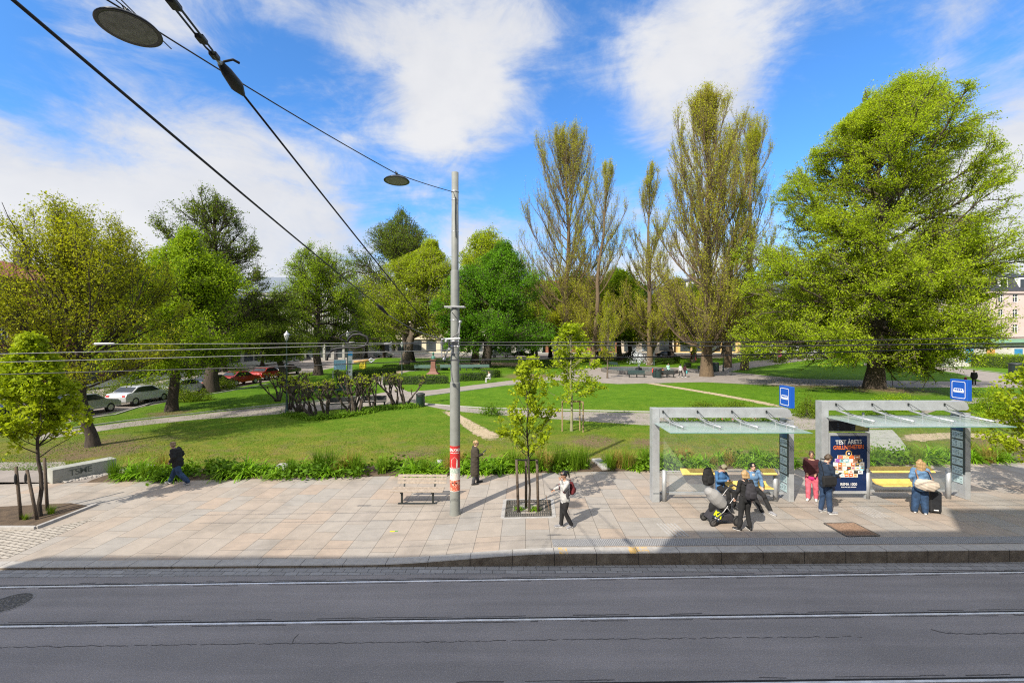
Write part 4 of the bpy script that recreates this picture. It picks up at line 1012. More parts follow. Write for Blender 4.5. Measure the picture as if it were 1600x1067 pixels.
# 1 walking man, heading left
t=person('man in black jacket and wide blue jeans striding left along the pavement',GS(277,757),yaw_to(-1,-.05),1.70,
 dict(pel=(0,-.02,.86),wai=(0,.02,1.0),che=(0,.07,1.22),nek=(0,.12,1.37),hed=(0,.17,1.51),shR=(.185,.07,1.34),shL=(-.185,.07,1.34),elR=(.25,-.04,1.09),elL=(-.25,-.05,1.10),haR=(.20,.12,.93),haL=(-.20,.12,.93),
 hiR=(.09,-.02,.84),hiL=(-.09,-.02,.84),knR=(.10,.16,.49),knL=(-.10,-.14,.47),anR=(.10,.33,.11),anL=(-.10,-.46,.13),toR=(.11,.52,.06),toL=(-.11,-.31,.04)),C_black,C_jean,S_grey,M_skin,H_ash,'short','hoodie',1.45,sole=S_white,girth=1.18)
o=MB(); o.chain([(0,-.02,.80),(0,0,.87)],[(.13,.18),(.14,.19)],14,side=(1,0,0)); link_mesh('shirt_hem',o.mesh('h',True),C_white,t)
# 2 long coat
t2=person('person in long dark brown coat looking at a phone beside the bed',GS(742,756),yaw_to(1,.45),1.66,
 dict(nek=(0,.02,1.43),hed=(0,.06,1.56),_nod=(.45,),elR=(.23,.02,1.15),haR=(.14,.26,1.17),elL=(-.23,.0,1.13),haL=(-.15,.22,1.12),knL=(-.10,.10,.50),anL=(-.11,.16,.085),toL=(-.13,.36,.03),knR=(.09,.0,.50),anR=(.09,-.10,.085),toR=(.12,.08,.03)),C_coat,C_grey,S_black,M_skin,H_blond,'bun','coat',1.15)
bd=MB(); Hh=Vector((0,.06,1.56)); bd.lathe([(.094,-.012),(.098,0),(.094,.014)],20,c=(0,.03,1.60)); bd.build('headband',C_black,t2)
phone(t2,(.10,.36,1.26),'black phone held up by the person in the long coat')
# 3 woman with phone
t3=person('woman in white and grey jacket with high black ponytail, hand at her mouth',GS(883,824),yaw_to(-1,-.35),1.62,
 dict(hed=(0,.05,1.565),_nod=(.35,),elR=(.22,.06,1.16),haR=(.16,.27,1.12),elL=(-.19,.14,1.20),haL=(-.06,.17,1.42),knR=(.09,.06,.50),anR=(.09,.09,.085),toR=(.11,.28,.03),knL=(-.08,.05,.50),anL=(-.09,-.16,.10),toL=(-.13,.0,.03)),C_white,C_black,S_grey,M_skin2,H_black,'ponytail','jacket',1.1,sole=S_white)
for sx in (-1,1):
    o=MB(); o.chain([(sx*.165,-.01,1.20),(sx*.16,0,1.05),(sx*.165,0,.93)],[(.05,.03),(.055,.028),(.05,.03)],10); link_mesh('dark_side_panel',o.mesh('p',True),C_grey,t3)
phone(t3,(.155,.37,1.13),'dark phone held out by the woman with the ponytail')
def backpack(t,m,lab,w=.30,h=.46,d=.18,back=-.13,z=1.17,lean=0.0,name='backpack'):
    o=W(t,(0,0,0)); b=empty(name,o,t.rotation_euler[2],lab,'backpack'); s=t.scale[0]; b.scale=(s,s,s)
    k=MB(); k.chain([(0,back-d/2,z-h/2+.08),(0,back-d/2-.02,z-.02),(0,back-d/2,z+h/2-.08)],[(d/2*1.15,w/2),(d/2*1.2,w/2*1.02),(d/2*.85,w/2*.85)],14,side=(1,0,0)); link_mesh('bag',remesh(k,.012,.008,9),m,b)
    k=MB(); k.chain([(0,back-d-.01,z-h/2+.10),(0,back-d-.02,z-.03)],[(.05,w/2*.72),(.045,w/2*.68)],12,side=(1,0,0)); link_mesh('front_pocket',remesh(k,.012),m,b)
    for sx in (-1,1):
        k=MB(); k.tube([(sx*.10,back-.02,z+h/2-.06),(sx*.115,.02,z+h/2+.0),(sx*.125,.145,z+.10),(sx*.14,.13,z-.06),(sx*.15,back+.05,z-.16)],[(.026,.008)]*5,8); k.build('shoulder_strap',m,b,smooth=True)
    k=MB(); k.tube([(-.04,back-.04,z+h/2+.0),(0,back-.04,z+h/2+.05),(.04,back-.04,z+h/2+.0)],.009,6); k.build('grab_handle',m,b,smooth=True); return b
backpack(t3,cloth('pack_red',(0.12,0.015,0.02)),'dark red backpack worn by the woman with the ponytail',w=.28,h=.42,d=.15)
# seats positions of left shelter: seat top ~ z
sx0=4.62+2.12; seatz=S(7,14.6)+.60
def seated(label,P,yaw,h,J,*a,**k):
    base=dict(pel=(0,0,.56),wai=(0,-.02,.70),che=(0,.02,.93),nek=(0,.05,1.08),hed=(0,.10,1.21),shR=(.175,.02,1.05),shL=(-.175,.02,1.05),elR=(.22,.10,.80),elL=(-.22,.10,.80),haR=(.12,.30,.80),haL=(-.12,.30,.80),
      hiR=(.09,.04,.55),hiL=(-.09,.04,.55),knR=(.12,.44,.54),knL=(-.12,.44,.54),anR=(.12,.44,.12),anL=(-.12,.44,.12),toR=(.14,.62,.03),toL=(-.14,.62,.03)); base.update(J)
    return person(label,P,yaw,h,base,*a,**k)
def cap(t,j,H,M):
    k=MB(); k.lathe([(.001,.128),(.05,.120),(.085,.085),(.096,.035),(.097,.02),(.09,.02)],18); k2=MB(); k2.v=[tuple(H+M@(Vector(v)+Vector((0,-.012,.012)))) for v in k.v]; k2.f=k.f; k2.mi=k.mi; k2.build('cap',C_olive,t,smooth=True)
    k=MB(); k.add([tuple(H+M@Vector(v)) for v in [(-.07,.07,.035),(-.05,.14,.022),(0,.165,.02),(.05,.14,.022),(.07,.07,.035),(0,.085,.05)]],[(0,1,2,5),(5,2,3,4)]); k.build('cap_peak',C_olive,t)
gz=S(7,14.4)
seated('seated man in blue sweater and olive cap looking down at his phone',(6.70,14.40,seatz-.56),yaw_to(.35,-1),1.72,dict(_nod=(.6,),hed=(0,.14,1.20),anR=(.14,.50,.09),toR=(.16,.68,.03),haR=(.04,.30,.87),haL=(-.04,.27,.86)),C_blue,C_black,S_black,M_skin,H_brown,'short','top',1.0,extra=cap)
t4=[o for o in COL.objects if o.get('label','').startswith('seated man in blue')][0]
phone(t4,(.02,.38,.90),'phone in the hands of the seated man with the cap')
kb=empty('backpack',(6.38,14.60,seatz+.02),.3,'bulky black backpack standing on the yellow seat','backpack')
k=MB(); k.chain([(0,0,.12),(0,0,.30),(0,0,.46)],[(.15,.19),(.15,.19),(.10,.14)],14,side=(1,0,0)); link_mesh('bag',remesh(k,.014,.012,9),C_black,kb); k=MB(); k.chain([(0,-.15,.12),(0,-.16,.30)],[(.06,.13),(.05,.12)],12,side=(1,0,0)); link_mesh('front_pocket',remesh(k,.012),C_black,kb)
t5=seated('dark-haired man in light denim jacket leaning on the yellow seat',(7.72,14.42,seatz-.56-.02),yaw_to(-.12,-1),1.75,dict(shL=(-.19,.0,1.06),elL=(-.27,.02,.82),haL=(-.22,.22,.66),haR=(.2,.25,.66),hed=(0,.09,1.23),knR=(.12,.43,.46),anR=(-.06,.62,.02),toR=(-.07,.81,-.03),knL=(-.17,.43,.47),anL=(-.27,.68,.09),toL=(-.34,.86,.03)),C_denj,C_black,S_grey,M_skin,H_black,'short','jacket',1.0,sole=S_white)
o=MB(); o.chain([(0,.12,.86),(0,.13,1.02)],[(.02,.035),(.02,.05)],10,side=(1,0,0)); link_mesh('white_shirt',o.mesh('p',True),C_white,t5)
t6=person('blond woman in black with dark backpack standing with her back to the street',GS(1165,827),yaw_to(-.15,1),1.66,
 dict(knL=(-.14,.0,.48),anL=(-.22,-.02,.085),toL=(-.32,.10,.03),knR=(.08,.03,.5),anR=(.10,-.06,.085),toR=(.12,.12,.03),elL=(-.25,-.0,1.13),haL=(-.24,.12,.90),hiL=(-.10,0,.9),hed=(0,.05,1.565),_nod=(.3,)),C_black,C_black,S_black,M_skin,H_blond,'bob','top',1.05,sole=S_white)
backpack(t6,C_pack,'dark grey backpack on the blond woman dressed in black',w=.32,h=.48,d=.18)
t7=person('woman in burgundy top and pink patterned trousers under the shelter end',GS(1268,782),yaw_to(-.75,-1),1.66,
 dict(elR=(.215,.0,1.12),haR=(.14,.13,.98),elL=(-.215,.0,1.12),haL=(-.14,.13,.98),anL=(-.12,-.13,.085),toL=(-.14,.06,.03),knL=(-.11,-.03,.5)),C_burg,C_pink,S_white,M_skin2,H_brown,'ponytail','top',1.25,girth=1.06)
o=MB(); o.chain([(0,0,.82),(0,0,.90)],[(.128,.178),(.130,.182)],14,side=(1,0,0)); link_mesh('magenta_hem',o.mesh('h',True),C_mag,t7)
t8=person('tall man in navy jacket reading his phone in front of the poster',GS(1290,801),yaw_to(1,.12),1.84,
 dict(hed=(0,.09,1.555),_nod=(.55,),elR=(.22,.05,1.13),haR=(.10,.30,1.06),elL=(-.22,.05,1.13),haL=(-.08,.30,1.08),knL=(-.09,.0,.5),anL=(-.10,-.06,.085),toL=(-.13,.12,.03),anR=(.10,.05,.085),toR=(.12,.25,.03)),C_navy,C_jeand,S_grey,M_skin,H_brown,'short','jacket',1.15,sole=S_white)
phone(t8,(.01,.42,1.10),'pale phone held by the tall man in the navy jacket')
sb=empty('shoulder_bag',W(t8,(.24,-.10,.98)),t8.rotation_euler[2],'black messenger bag hanging on the navy jacketed man','shoulder bag')
k=MB(); k.chain([(0,-.10,-.02),(0,.0,0),(0,.10,-.02)],[(.05,.15),(.06,.17),(.05,.15)],12,side=(0,0,1)); k2=MB(); k2.box((0,0,0),(.11,.40,.32)); link_mesh('bag',remesh(k2,.02,.012,4,8),C_black,sb); 
k=MB(); k.box((.062,0,.03),(.012,.38,.22)); k.build('flap',C_black,sb,bevel=.005)
k=MB(); k.tube([(0,.17,.12),(-.10,.28,.36),(-.32,.20,.56),(-.42,.08,.58),(-.32,-.02,.56),(-.12,-.12,.40),(0,-.17,.12)],[(.018,.005)]*7,6); k.build('strap',C_black,sb,smooth=True)
t9=person('long-haired blond woman in denim jacket waiting with luggage',GS(1438,802),yaw_to(.35,1),1.66,
 dict(elR=(.26,.02,1.13),haR=(.24,.22,1.06),elL=(-.24,.02,1.12),haL=(-.16,.20,1.08),knR=(.11,.03,.5),anR=(.11,-.04,.085),anL=(-.13,.04,.085),toR=(.16,.15,.03)),C_denj,C_jean,S_white,M_skin,H_blond,'long','jacket',1.65,girth=1.05)
bg=empty('tote_bag',W(t9,(.06,-.26,1.02)),t9.rotation_euler[2],'large cream canvas bag on the back of the long-haired woman','bag'); s_=MB(); s_.chain([(-.22,0,-.0),(-.05,-.03,-.03),(.14,-.01,-.03),(.24,.02,-.02)],[(.15,.08),(.18,.11),(.16,.10),(.10,.07)],14,side=(0,1,0)); link_mesh('bag',remesh(s_,.014,.014,6),C_cream,bg)
k=MB(); k.tube([(-.2,.02,.12),(-.22,.14,.34),(-.14,.24,.40),(-.08,.28,.2)],[(.02,.006)]*4,6); k.tube([(.16,.02,.12),(.1,.14,.34),(-.05,.24,.40)],[(.02,.006)]*3,6); k.build('strap',cloth('strap_tan',(0.25,0.14,0.08)),bg)
x,y,z=GS(1456,799); su=empty('suitcase',(x,y,z),yaw_to(.3,1),'upright black suitcase right of the long-haired woman','suitcase')
k=MB(); k.box((0,0,.36),(.30,.44,.62)); k.build('shell',mat('suitcase_black',(0.018,0.020,0.024),.45,.2,12),su,bevel=.04)
for a in (-.12,.12):
    for b_ in (-.17,.17): MB().tube([(a-.012,b_,.03),(a+.012,b_,.03)],.03,10).build('wheel',M_black,su)
k=MB(); k.tube([(-.08,0,.66),(-.08,0,.84),(.08,0,.84),(.08,0,.66)],.011,6); k.build('handle',M_dark,su)
k=MB(); k.box((.0,-.222,.12),(.12,.004,.03)); k.build('badge',M_white,su)
# far visitors
x=person('adult in black standing on the curved path with a child at right',GT(1522,603),yaw_to(-1,-.6),1.70,{},C_black,C_black,S_white,M_skin2,H_black,'short','jacket',detail=False,girth=1.2)
x=person('small child in red jacket and pale trousers beside the adult in black',GT(1508.5,602),yaw_to(1,-.4),1.0,dict(elR=(.30,.0,1.22),haR=(.46,.02,1.22),elL=(-.3,0,1.2),haL=(-.44,0,1.2)),C_red,C_white,S_white,M_skin,C_white,'short','jacket',detail=False,girth=1.35)
person('person in light green shirt standing behind the dark fountain bench',GT(1044,588),yaw_to(.3,-1),1.70,dict(elR=(.3,0,1.15),haR=(.3,.1,1.3)),cloth('cloth_mint',(0.35,0.60,0.50)),C_black,S_black,M_skin2,H_black,'short','top',detail=False)
person('person in white shirt and black trousers walking by the fountain',GT(1063,589.5),yaw_to(1,.4),1.68,dict(knR=(.1,.2,.5),anR=(.1,.2,.085),toR=(.1,.38,.03),anL=(-.1,-.2,.12),toL=(-.1,-.05,.04)),C_white,C_black,S_white,M_skin2,H_black,'bob','top',detail=False)
pt=person('person in dark top and grey trousers carrying a teal bag by the fountain',GT(1070,589.5),yaw_to(1,.4),1.68,dict(knL=(-.1,.18,.5),anL=(-.1,.2,.085),toL=(-.1,.38,.03)),C_burg,C_grey,S_white,M_skin2,H_black,'long','top',detail=False)
k=MB(); k.chain([(0,0,.1),(0,0,.35)],[(.08,.20),(.07,.18)],10,side=(1,0,0)); q=link_mesh('tote_bag',remesh(k,.03),C_teal,loc=W(pt,(.32,.05,.45)),rz=1); tag(q,'teal tote bag carried at the fountain','bag')
seated('person in brown top sitting on the left end of the dark fountain bench',(*GT(1035,589)[:2],GT(1035,589)[2]-.08),yaw_to(.2,1),1.66,{},cloth('cloth_rust',(0.30,0.12,0.06)),C_black,S_black,M_skin2,H_brown,'long','top',detail=False)
person('child in red top standing left of the green fountain litter bin',GT(1020,590),yaw_to(1,-.6),1.32,{},cloth('cloth_bright_red',(0.55,0.05,0.03)),C_black,S_white,M_skin2,H_black,'short','top',detail=False,girth=1.1)
seated('person in pale clothes sitting at the gap in the clipped hedge',(*GT(765,597)[:2],GT(765,597)[2]-.1),yaw_to(-1,-.5),1.7,dict(_nod=(.5,)),C_white,cloth('cloth_pale_grey',(0.38,0.38,0.40)),S_white,M_skin,H_ash,'short','jacket',detail=False)
# stroller
x,y,z=GS(1127,817); st=empty('stroller',(x,y,z),yaw_to(-1,-.10)-PI/2,'light grey hooded stroller with a colourful bag in its basket','stroller')
# local +X = towards handle reversed: front wheels at -X
M_str=mat('stroller_frame',(0.16,0.16,0.165),.35,.1,9,metal=.7); C_hood=cloth('hood_grey',(0.28,0.275,0.27),.06)
st.rotation_euler=(0,0,.10)
for (a,b_,r_) in ((-.36,-.20,.115),(-.40,.24,.115),(.34,-.26,.155),(.34,.28,.155)):
    wl=MB(); wl.lathe([(r_*.72,-.024),(r_*.95,-.022),(r_,0),(r_*.95,.022),(r_*.72,.024)],24); w_=wl.build('wheel',M_black,st,smooth=True); w_.location=(a,b_,r_); w_.rotation_euler=(PI/2,0,0)
    h=MB(); h.lathe([(.01,-.02),(r_*.74,-.012),(r_*.74,.012),(.01,.02)],8); h.build('rim',M_str,w_)
k=MB()
for s_ in (-.22,.24):
    k.tube([(-.38,s_,.13),(-.05,s_,.42),(.30,s_,.86),(.42,s_,.98)],.017,8); k.tube([(.34,s_,.16),(.05,s_,.52)],.016,8)
k.tube([(.42,-.22,.98),(.50,-.2,1.02),(.50,.22,1.02),(.42,.24,.98)],.02,8); k.tube([(-.38,-.22,.13),(-.38,.24,.13)],.014,6); k.tube([(.34,-.26,.16),(.34,.28,.16)],.014,6); k.build('frame',M_str,st,smooth=True)
k=MB(); k.tube([(.44,-.15,1.0),(.505,-.19,1.02),(.505,.2,1.02),(.44,.18,1.0)],.027,8); k.build('handle',M_black,st,smooth=True)
k=MB(); k.chain([(-.34,.02,.90),(-.26,.02,.83),(-.14,.02,.70),(.0,.02,.55),(.04,.02,.48)],[(.14,.18),(.19,.215),(.205,.23),(.18,.22),(.10,.18)],16,side=(0,1,0))
link_mesh('hood',remesh(k,.014,.0,2),C_hood,st)
k=MB(); k.chain([(-.26,.02,.50),(-.05,.02,.44),(.16,.02,.50)],[(.10,.19),(.12,.20),(.10,.18)],12,side=(0,0,1)); link_mesh('seat_shell',remesh(k,.016),C_black,st)
k=MB(); k.chain([(-.20,.02,.64),(-.02,.02,.60)],[.09,.08],10); link_mesh('blanket',remesh(k,.016,.02,2),C_pack,st)
for s_ in (-.245,.265): MB().tube([(.09,s_-.01,.62),(.09,s_+.01,.62)],.045,14).build('hinge',M_black,st)
k=MB(); k.box((-.02,.02,.22),(.62,.40,.16)); k.build('basket',C_pack,st,bevel=.03)
k=MB(); k.bar((-.44,-.0,.18),(-.20,0,.46),.38,.02); k.build('footmuff',C_pack,st,bevel=.005)
bag=empty('shopping_bag',Vector(st.location)+Vector((-.20,-.215,.30)),.10,'dark blue shopping bag with yellow print hung at the stroller','bag')
MB().box((0,0,0),(.26,.025,.24),M=Matrix.Rotation(-.75,3,'Y')).build('bag',C_navy,bag,bevel=.006)
o=link_mesh('print',text_mesh('KA',.19,depth=.001,bold=.012),mat('neon_yellow',(0.75,0.80,0.02),.5,.1,9),bag); o.location=(.0,-.016,.03); o.rotation_euler=(PI/2,.75-.2,0)
MB().box((-.03,-.016,-.075),(.15,.003,.03),M=Matrix.Rotation(-.75+1.2,3,'Y')).build('print_line',M_white,bag)
# ================================================================== vegetation
L_lime=leafmat('leaf_lime',[(0.23,0.32,0.012),(0.33,0.425,0.016),(0.45,0.52,0.035)],.46)
L_elm=leafmat('leaf_elm',[(0.245,0.35,0.014),(0.36,0.475,0.02),(0.49,0.575,0.045)],.50)
L_mid=leafmat('leaf_mid',[(0.16,0.26,0.010),(0.24,0.365,0.014),(0.34,0.46,0.024)],.48)
L_deep=leafmat('leaf_deep',[(0.07,0.19,0.008),(0.12,0.28,0.012),(0.18,0.36,0.02)],.44)
L_olive=leafmat('leaf_olive',[(0.23,0.265,0.012),(0.34,0.38,0.016),(0.46,0.48,0.03)],.50)
L_brown=leafmat('leaf_brown',[(0.33,0.30,0.028),(0.42,0.43,0.032),(0.47,0.52,0.04)],.50)
L_dark=leafmat('leaf_dark',[(0.09,0.15,0.012),(0.14,0.21,0.015),(0.21,0.28,0.022)],.44)
L_hedge=leafmat('leaf_hedge',[(0.05,0.11,0.006),(0.10,0.20,0.010),(0.17,0.28,0.018)],.25)
L_lily=leafmat('leaf_lily',[(0.07,0.18,0.008),(0.16,0.33,0.014),(0.30,0.46,0.035)],.35,.45)
L_straw=leafmat('leaf_straw',[(0.16,0.17,0.03),(0.30,0.25,0.06),(0.40,0.24,0.08)],.3)
L_grass=leafmat('leaf_grass',[(0.05,0.13,0.006),(0.12,0.23,0.012),(0.24,0.32,0.03)],.3)
def bark(nm,c):
    m,nt,b=_nt(nm); v=objc(nt); mp=N(nt,'ShaderNodeMapping'); mp.inputs['Scale'].default_value=(9,9,1.6); nt.links.new(v,mp.inputs['Vector'])
    f=noise(nt,1.5,6,0.7,mp.outputs[0],0.5)
    nt.links.new(ramp(nt,f,[(0.3,tuple(x*.5 for x in c)),(0.7,tuple(x*1.5 for x in c))]),b.inputs['Base Color']); b.inputs['Roughness'].default_value=0.95
    bump(nt,b,f,0.9,0.05); return m
B_dark=bark('bark_dark',(0.055,0.042,0.032)); B_mid=bark('bark_mid',(0.12,0.095,0.07)); B_pop=bark('bark_poplar',(0.125,0.088,0.052)); B_elm=bark('bark_elm',(0.075,0.058,0.042))

def norm(a): return a/np.maximum(np.linalg.norm(a,axis=-1,keepdims=True),1e-9)
def polylines(r,start,d,L,K,wob,trop):
    P=[start]; d=norm(d.copy())
    for k in range(K):
        d=d+r.normal(0,wob,d.shape); d[:,2]+=trop; d=norm(d); P.append(P[-1]+d*(L/K)[:,None])
    return np.stack(P,1)
def tubes(P,R,n):
    """P (N,K,3) R (N,K)"""
    Nn,K,_=P.shape
    d=np.empty_like(P); d[:,1:-1]=P[:,2:]-P[:,:-2]; d[:,0]=P[:,1]-P[:,0]; d[:,-1]=P[:,-1]-P[:,-2]; d=norm(d)
    ref=np.zeros_like(d); ref[...,0]=.3; ref[...,1]=1; ref[...,2]=.1
    a=norm(np.cross(d,ref)); b=np.cross(d,a)
    t=np.arange(n)*2*np.pi/n
    V=P[:,:,None,:]+R[:,:,None,None]*(a[:,:,None,:]*np.cos(t)[None,None,:,None]+b[:,:,None,:]*np.sin(t)[None,None,:,None])
    idx=np.arange(Nn*K*n).reshape(Nn,K,n)
    q=np.stack([idx[:,:-1,:],np.roll(idx,-1,2)[:,:-1,:],np.roll(idx,-1,2)[:,1:,:],idx[:,1:,:]],-1).reshape(-1,4)
    return V.reshape(-1,3),q
def leaves(r,C,size,bias=0.8,asp=0.6,fold=False):
    n=len(C); nrm=norm(r.normal(0,1,(n,3))+np.array([0,0,bias])); t=norm(np.cross(nrm,r.normal(0,1,(n,3)))); b=np.cross(nrm,t)
    s=size*r.uniform(.55,1.35,n)[:,None]
    t=t*s*.5; b=b*s*.5*asp
    if fold:
        up=nrm*s*.14
        V=np.stack([C-t,C+b*.9-t*.15+up,C+t,C-b*.9-t*.15+up],1).reshape(-1,3)
    else: V=np.stack([C-t,C+b,C+t,C-b],1).reshape(-1,3)
    return V,np.arange(n*4).reshape(n,4)
def samp(r,P,n,lo,hi):
    """n points on polylines P at t in lo..hi; returns idx,pos,tangent"""
    Nn,K,_=P.shape; i=r.randint(0,Nn,n) if n!=-1 else None
    t=r.uniform(lo,hi,n)*(K-1); k=np.minimum(t.astype(int),K-2); f=(t-k)[:,None]
    a=P[i,k]; b=P[i,k+1]; return i,a*(1-f)+b*f,norm(b-a),t/(K-1)

def tree_mesh(seed,H,R,zb,prof,st,trunk_r,leafm,barkm,cx=0,cy=0,name='tree'):
    """H height, R crown radius, zb crown base height, prof crown profile list bottom->top"""
    r=np.random.RandomState(seed)
    ph=r.uniform(0,6,4)
    ts=np.linspace(0,1,len(prof))
    def inside(P,k=1.0):
        h=np.clip((P[...,2]-zb)/(H-zb),-.2,1.2)
        x=P[...,0]-st.get('c0',0)-cx*np.clip(P[...,2]/H,0,1); y=P[...,1]-cy*np.clip(P[...,2]/H,0,1)
        th=np.arctan2(y,x); rr=np.hypot(x,y)
        lob=1+st.get('lobe',.14)*(np.sin(3*th+ph[0]+4*h)+.6*np.sin(5*th+ph[1]-7*h)+.6*np.sin(9*h+ph[2]+2*th))
        return (rr<R*k*np.interp(h,ts,prof)*lob)&(h>-.05)&(h<1.0*k)
    def clip(P):
        ok=inside(P); K=P.shape[1]
        bad=~ok; first=np.where(bad[:,1:].any(1),bad[:,1:].argmax(1)+1,K); frac=np.clip(first/(K-1),.18,1.0)*r.uniform(.88,1.08,len(P))
        frac=np.minimum(frac,1.05)
        return P[:,:1]+(P-P[:,:1])*frac[:,None,None]
    Ht=H*st.get('trunk',.8)
    # trunk
    K=12; tp=np.zeros((1,K,3)); tz=np.linspace(-.1,Ht,K); w=np.cumsum(r.normal(0,st.get('twob',.02)*H/K*3,(K,2)),0); w[:2]=0
    tp[0,:,2]=tz; tp[0,:,0]=w[:,0]+cx*tz/H*st.get('lean',.8); tp[0,:,1]=w[:,1]+cy*tz/H*.8
    tr=np.interp(tz/Ht,[0,.035,.10,.5,1],[trunk_r*1.45,trunk_r*1.06,trunk_r,trunk_r*.68,trunk_r*st.get('ttop',.18)])[None]
    TV=[];TF=[];off=0
    def addt(P,Rr,n):
        nonlocal off
        V,q=tubes(P,Rr,n); TV.append(V); TF.append(q+off); off+=len(V)
    addt(tp,tr,12)
    # level 1
    n1=st['n1']; lo,hi=st['z1']; t=np.sort(r.uniform(0,1,n1)**st.get('zpow',1)); z=(lo+(hi-lo)*t)*H
    z=np.minimum(z,Ht*.99)
    s=np.stack([np.interp(z,tz,tp[0,:,0]),np.interp(z,tz,tp[0,:,1]),z],1)
    az=np.arange(n1)*2.399+r.uniform(-.5,.5,n1)+ph[3]; el=np.radians(np.interp(t,[0,1],st['el'])+r.normal(0,7,n1))
    d=np.stack([np.cos(az)*np.cos(el),np.sin(az)*np.cos(el),np.sin(el)],1)
    P1=clip(polylines(r,s,d,np.full(n1,st.get('L1',1.1)*max(R*1.3,(H-zb)*.6)),10,st.get('w1',.08),st.get('t1',.03)))
    P1=P1[:,:1]+(P1-P1[:,:1])*.86
    r1=trunk_r*st.get('r1',.36)*np.interp(t,[0,1],[1,.5])*r.uniform(.7,1.15,n1)
    addt(P1,r1[:,None]*np.linspace(1,.22,11)[None]**1.0,6)
    # level 2
    n2=st['n2']; i,s,tg,tt=samp(r,P1,n2,.12,.98); 
    side=norm(np.cross(tg,r.normal(0,1,(n2,3)))); spread=st.get('sp2',.75)
    d=norm(tg+side*spread*r.uniform(.6,1.3,n2)[:,None]+np.array([0,0,st.get('u2',.1)])*1.0)
    P2=clip(polylines(r,s,d,np.full(n2,st.get('L2',.45)*R+st.get('L2c',0))*r.uniform(.6,1.2,n2),7,st.get('w2',.12),st.get('t2',.03)))
    ok=inside(P2[:,-1],1.05)|(tt<.2); P2=P2[ok]; i=i[ok]; tt=tt[ok]; n2=len(i)
    r2=np.maximum(r1[i]*.38*(1.1-.6*tt),st.get('rmin',.012)); addt(P2,r2[:,None]*np.linspace(1,.3,8)[None],4)
    # level 3
    n3=st['n3']; i,s,tg,tt=samp(r,P2,n3,.15,1.0)
    side=norm(np.cross(tg,r.normal(0,1,(n3,3))))
    d=norm(tg+side*st.get('sp3',.8)*r.uniform(.5,1.3,n3)[:,None]+np.array([0,0,st.get('u3',.1)]))
    d=norm(d*np.array([1,1,st.get('flat',1.0)]))
    P3_=polylines(r,s,d,np.full(n3,st.get('L3',.16)*R+st.get('L3c',0.2))*r.uniform(.5,1.3,n3),4,st.get('w3',.16),st.get('t3',.02))
    ok=inside(P3_[:,-1],1.07); P3_=P3_[ok]; i=i[ok]
    r3=np.maximum(r2[i]*.5,st.get('rmin',.012)*.55); addt(P3_,r3[:,None]*np.linspace(1,.4,5)[None],3)
    V=np.concatenate(TV);Fq=np.concatenate(TF)
    tm=fast_mesh(name+'_trunk',V,Fq,smooth=True); tm.materials.append(barkm)
    # leaves along level 3 (and outer level 2)
    n4=st['leaves']; i,s,_,_=samp(r,P3_,int(n4*.8),.1,1.05); i2,s2,_,_=samp(r,P2,n4-int(n4*.8),.4,1.0)
    C=np.concatenate([s,s2]); C=C+r.normal(0,st.get('scat',.12),C.shape)*np.array([1,1,st.get('sz',.7)])
    C=C[inside(C,1.10)]
    LV,LF=leaves(r,C,st['leaf'],st.get('bias',.8),st.get('asp',.62),st.get('fold',False))
    lm=fast_mesh(name+'_crown',LV,LF); lm.materials.append(leafm)
    return tm,lm
def put_tree(name,label,P,tm,lm,group=None,rz=0.0,cat='tree',sc=1.0):
    t=empty(name,P,rz,label,cat,group); t.scale=(sc,sc,sc)
    link_mesh('trunk',tm,None,t); link_mesh('crown',lm,None,t); return t

ROUND=[.55,.85,1,1,.93,.78,.5,.15]; VASE=[.30,.6,.85,1,1,.95,.8,.35]; DOME=[.8,1,1,.95,.85,.7,.48,.12]; CONE=[.8,1,.92,.78,.62,.48,.34,.12]; POP=[.80,.92,1,1,1,.96,.82,.48]; COLU=[.7,.95,1,1,.9,.7,.5,.2]
BROAD=dict(n1=34,z1=(.22,.85),el=(8,60),n2=420,n3=3200,leaves=26000,leaf=.26,trunk=.82,L2=.42,L3=.12,rmin=.014,scat=.22)
POPL=dict(n1=46,z1=(.07,.93),el=(6,76),n2=1000,n3=6500,leaves=15000,leaf=.155,zpow=1.35,trunk=.93,w1=.05,t1=.12,L1=1.25,sp2=.45,u2=.6,t2=.05,L2=.42,L2c=.8,sp3=.45,u3=.6,L3=.10,L3c=.5,rmin=.014,scat=.12,sz=1.6,bias=.1,r1=.26,lobe=.12,w2=.07,w3=.08,asp=.55)
def mk(base,top,cxpx,hw,zbpx,prof,st,tr,lm,bm,seed,name,label,group=None,fn=GT,squash=1.0,**ov):
    X,Y,z=fn(*base); H=CAMZ-(top-HY)/F*Y-z; R=hw/F*Y; zb=max(.3,CAMZ-(zbpx-HY)/F*Y-z); cx=(cxpx-base[0])/F*Y
    s=dict(st); s.update(ov)
    a,b=tree_mesh(seed,H,R,zb,prof,s,tr,lm,bm,cx=cx,name=name)
    return put_tree(name,label,(X,Y,z),a,b,group)
TG='big trees of the park'
mk((145,697),334,100,150,650,VASE,BROAD,.24,L_olive,B_dark,11,'broadleaf_tree','thinly leaved olive tree at far left with many ascending stems',TG,n1=44,z1=(.24,.62),el=(14,72),L1=1.5,t1=.05,n2=700,n3=7500,leaves=56000,leaf=.105,L2=.5,sp2=.45,u2=.35,scat=.16,bias=.5,trunk=.6,rmin=.010,w1=.06,r1=.30)
mk((268,642),372,298,118,600,ROUND,BROAD,.33,L_mid,B_dark,12,'broadleaf_tree','dense fresh green tree right of the leftmost olive tree',TG,n1=40,n2=800,n3=7000,leaves=95000,leaf=.15,lobe=.22,scat=.25)
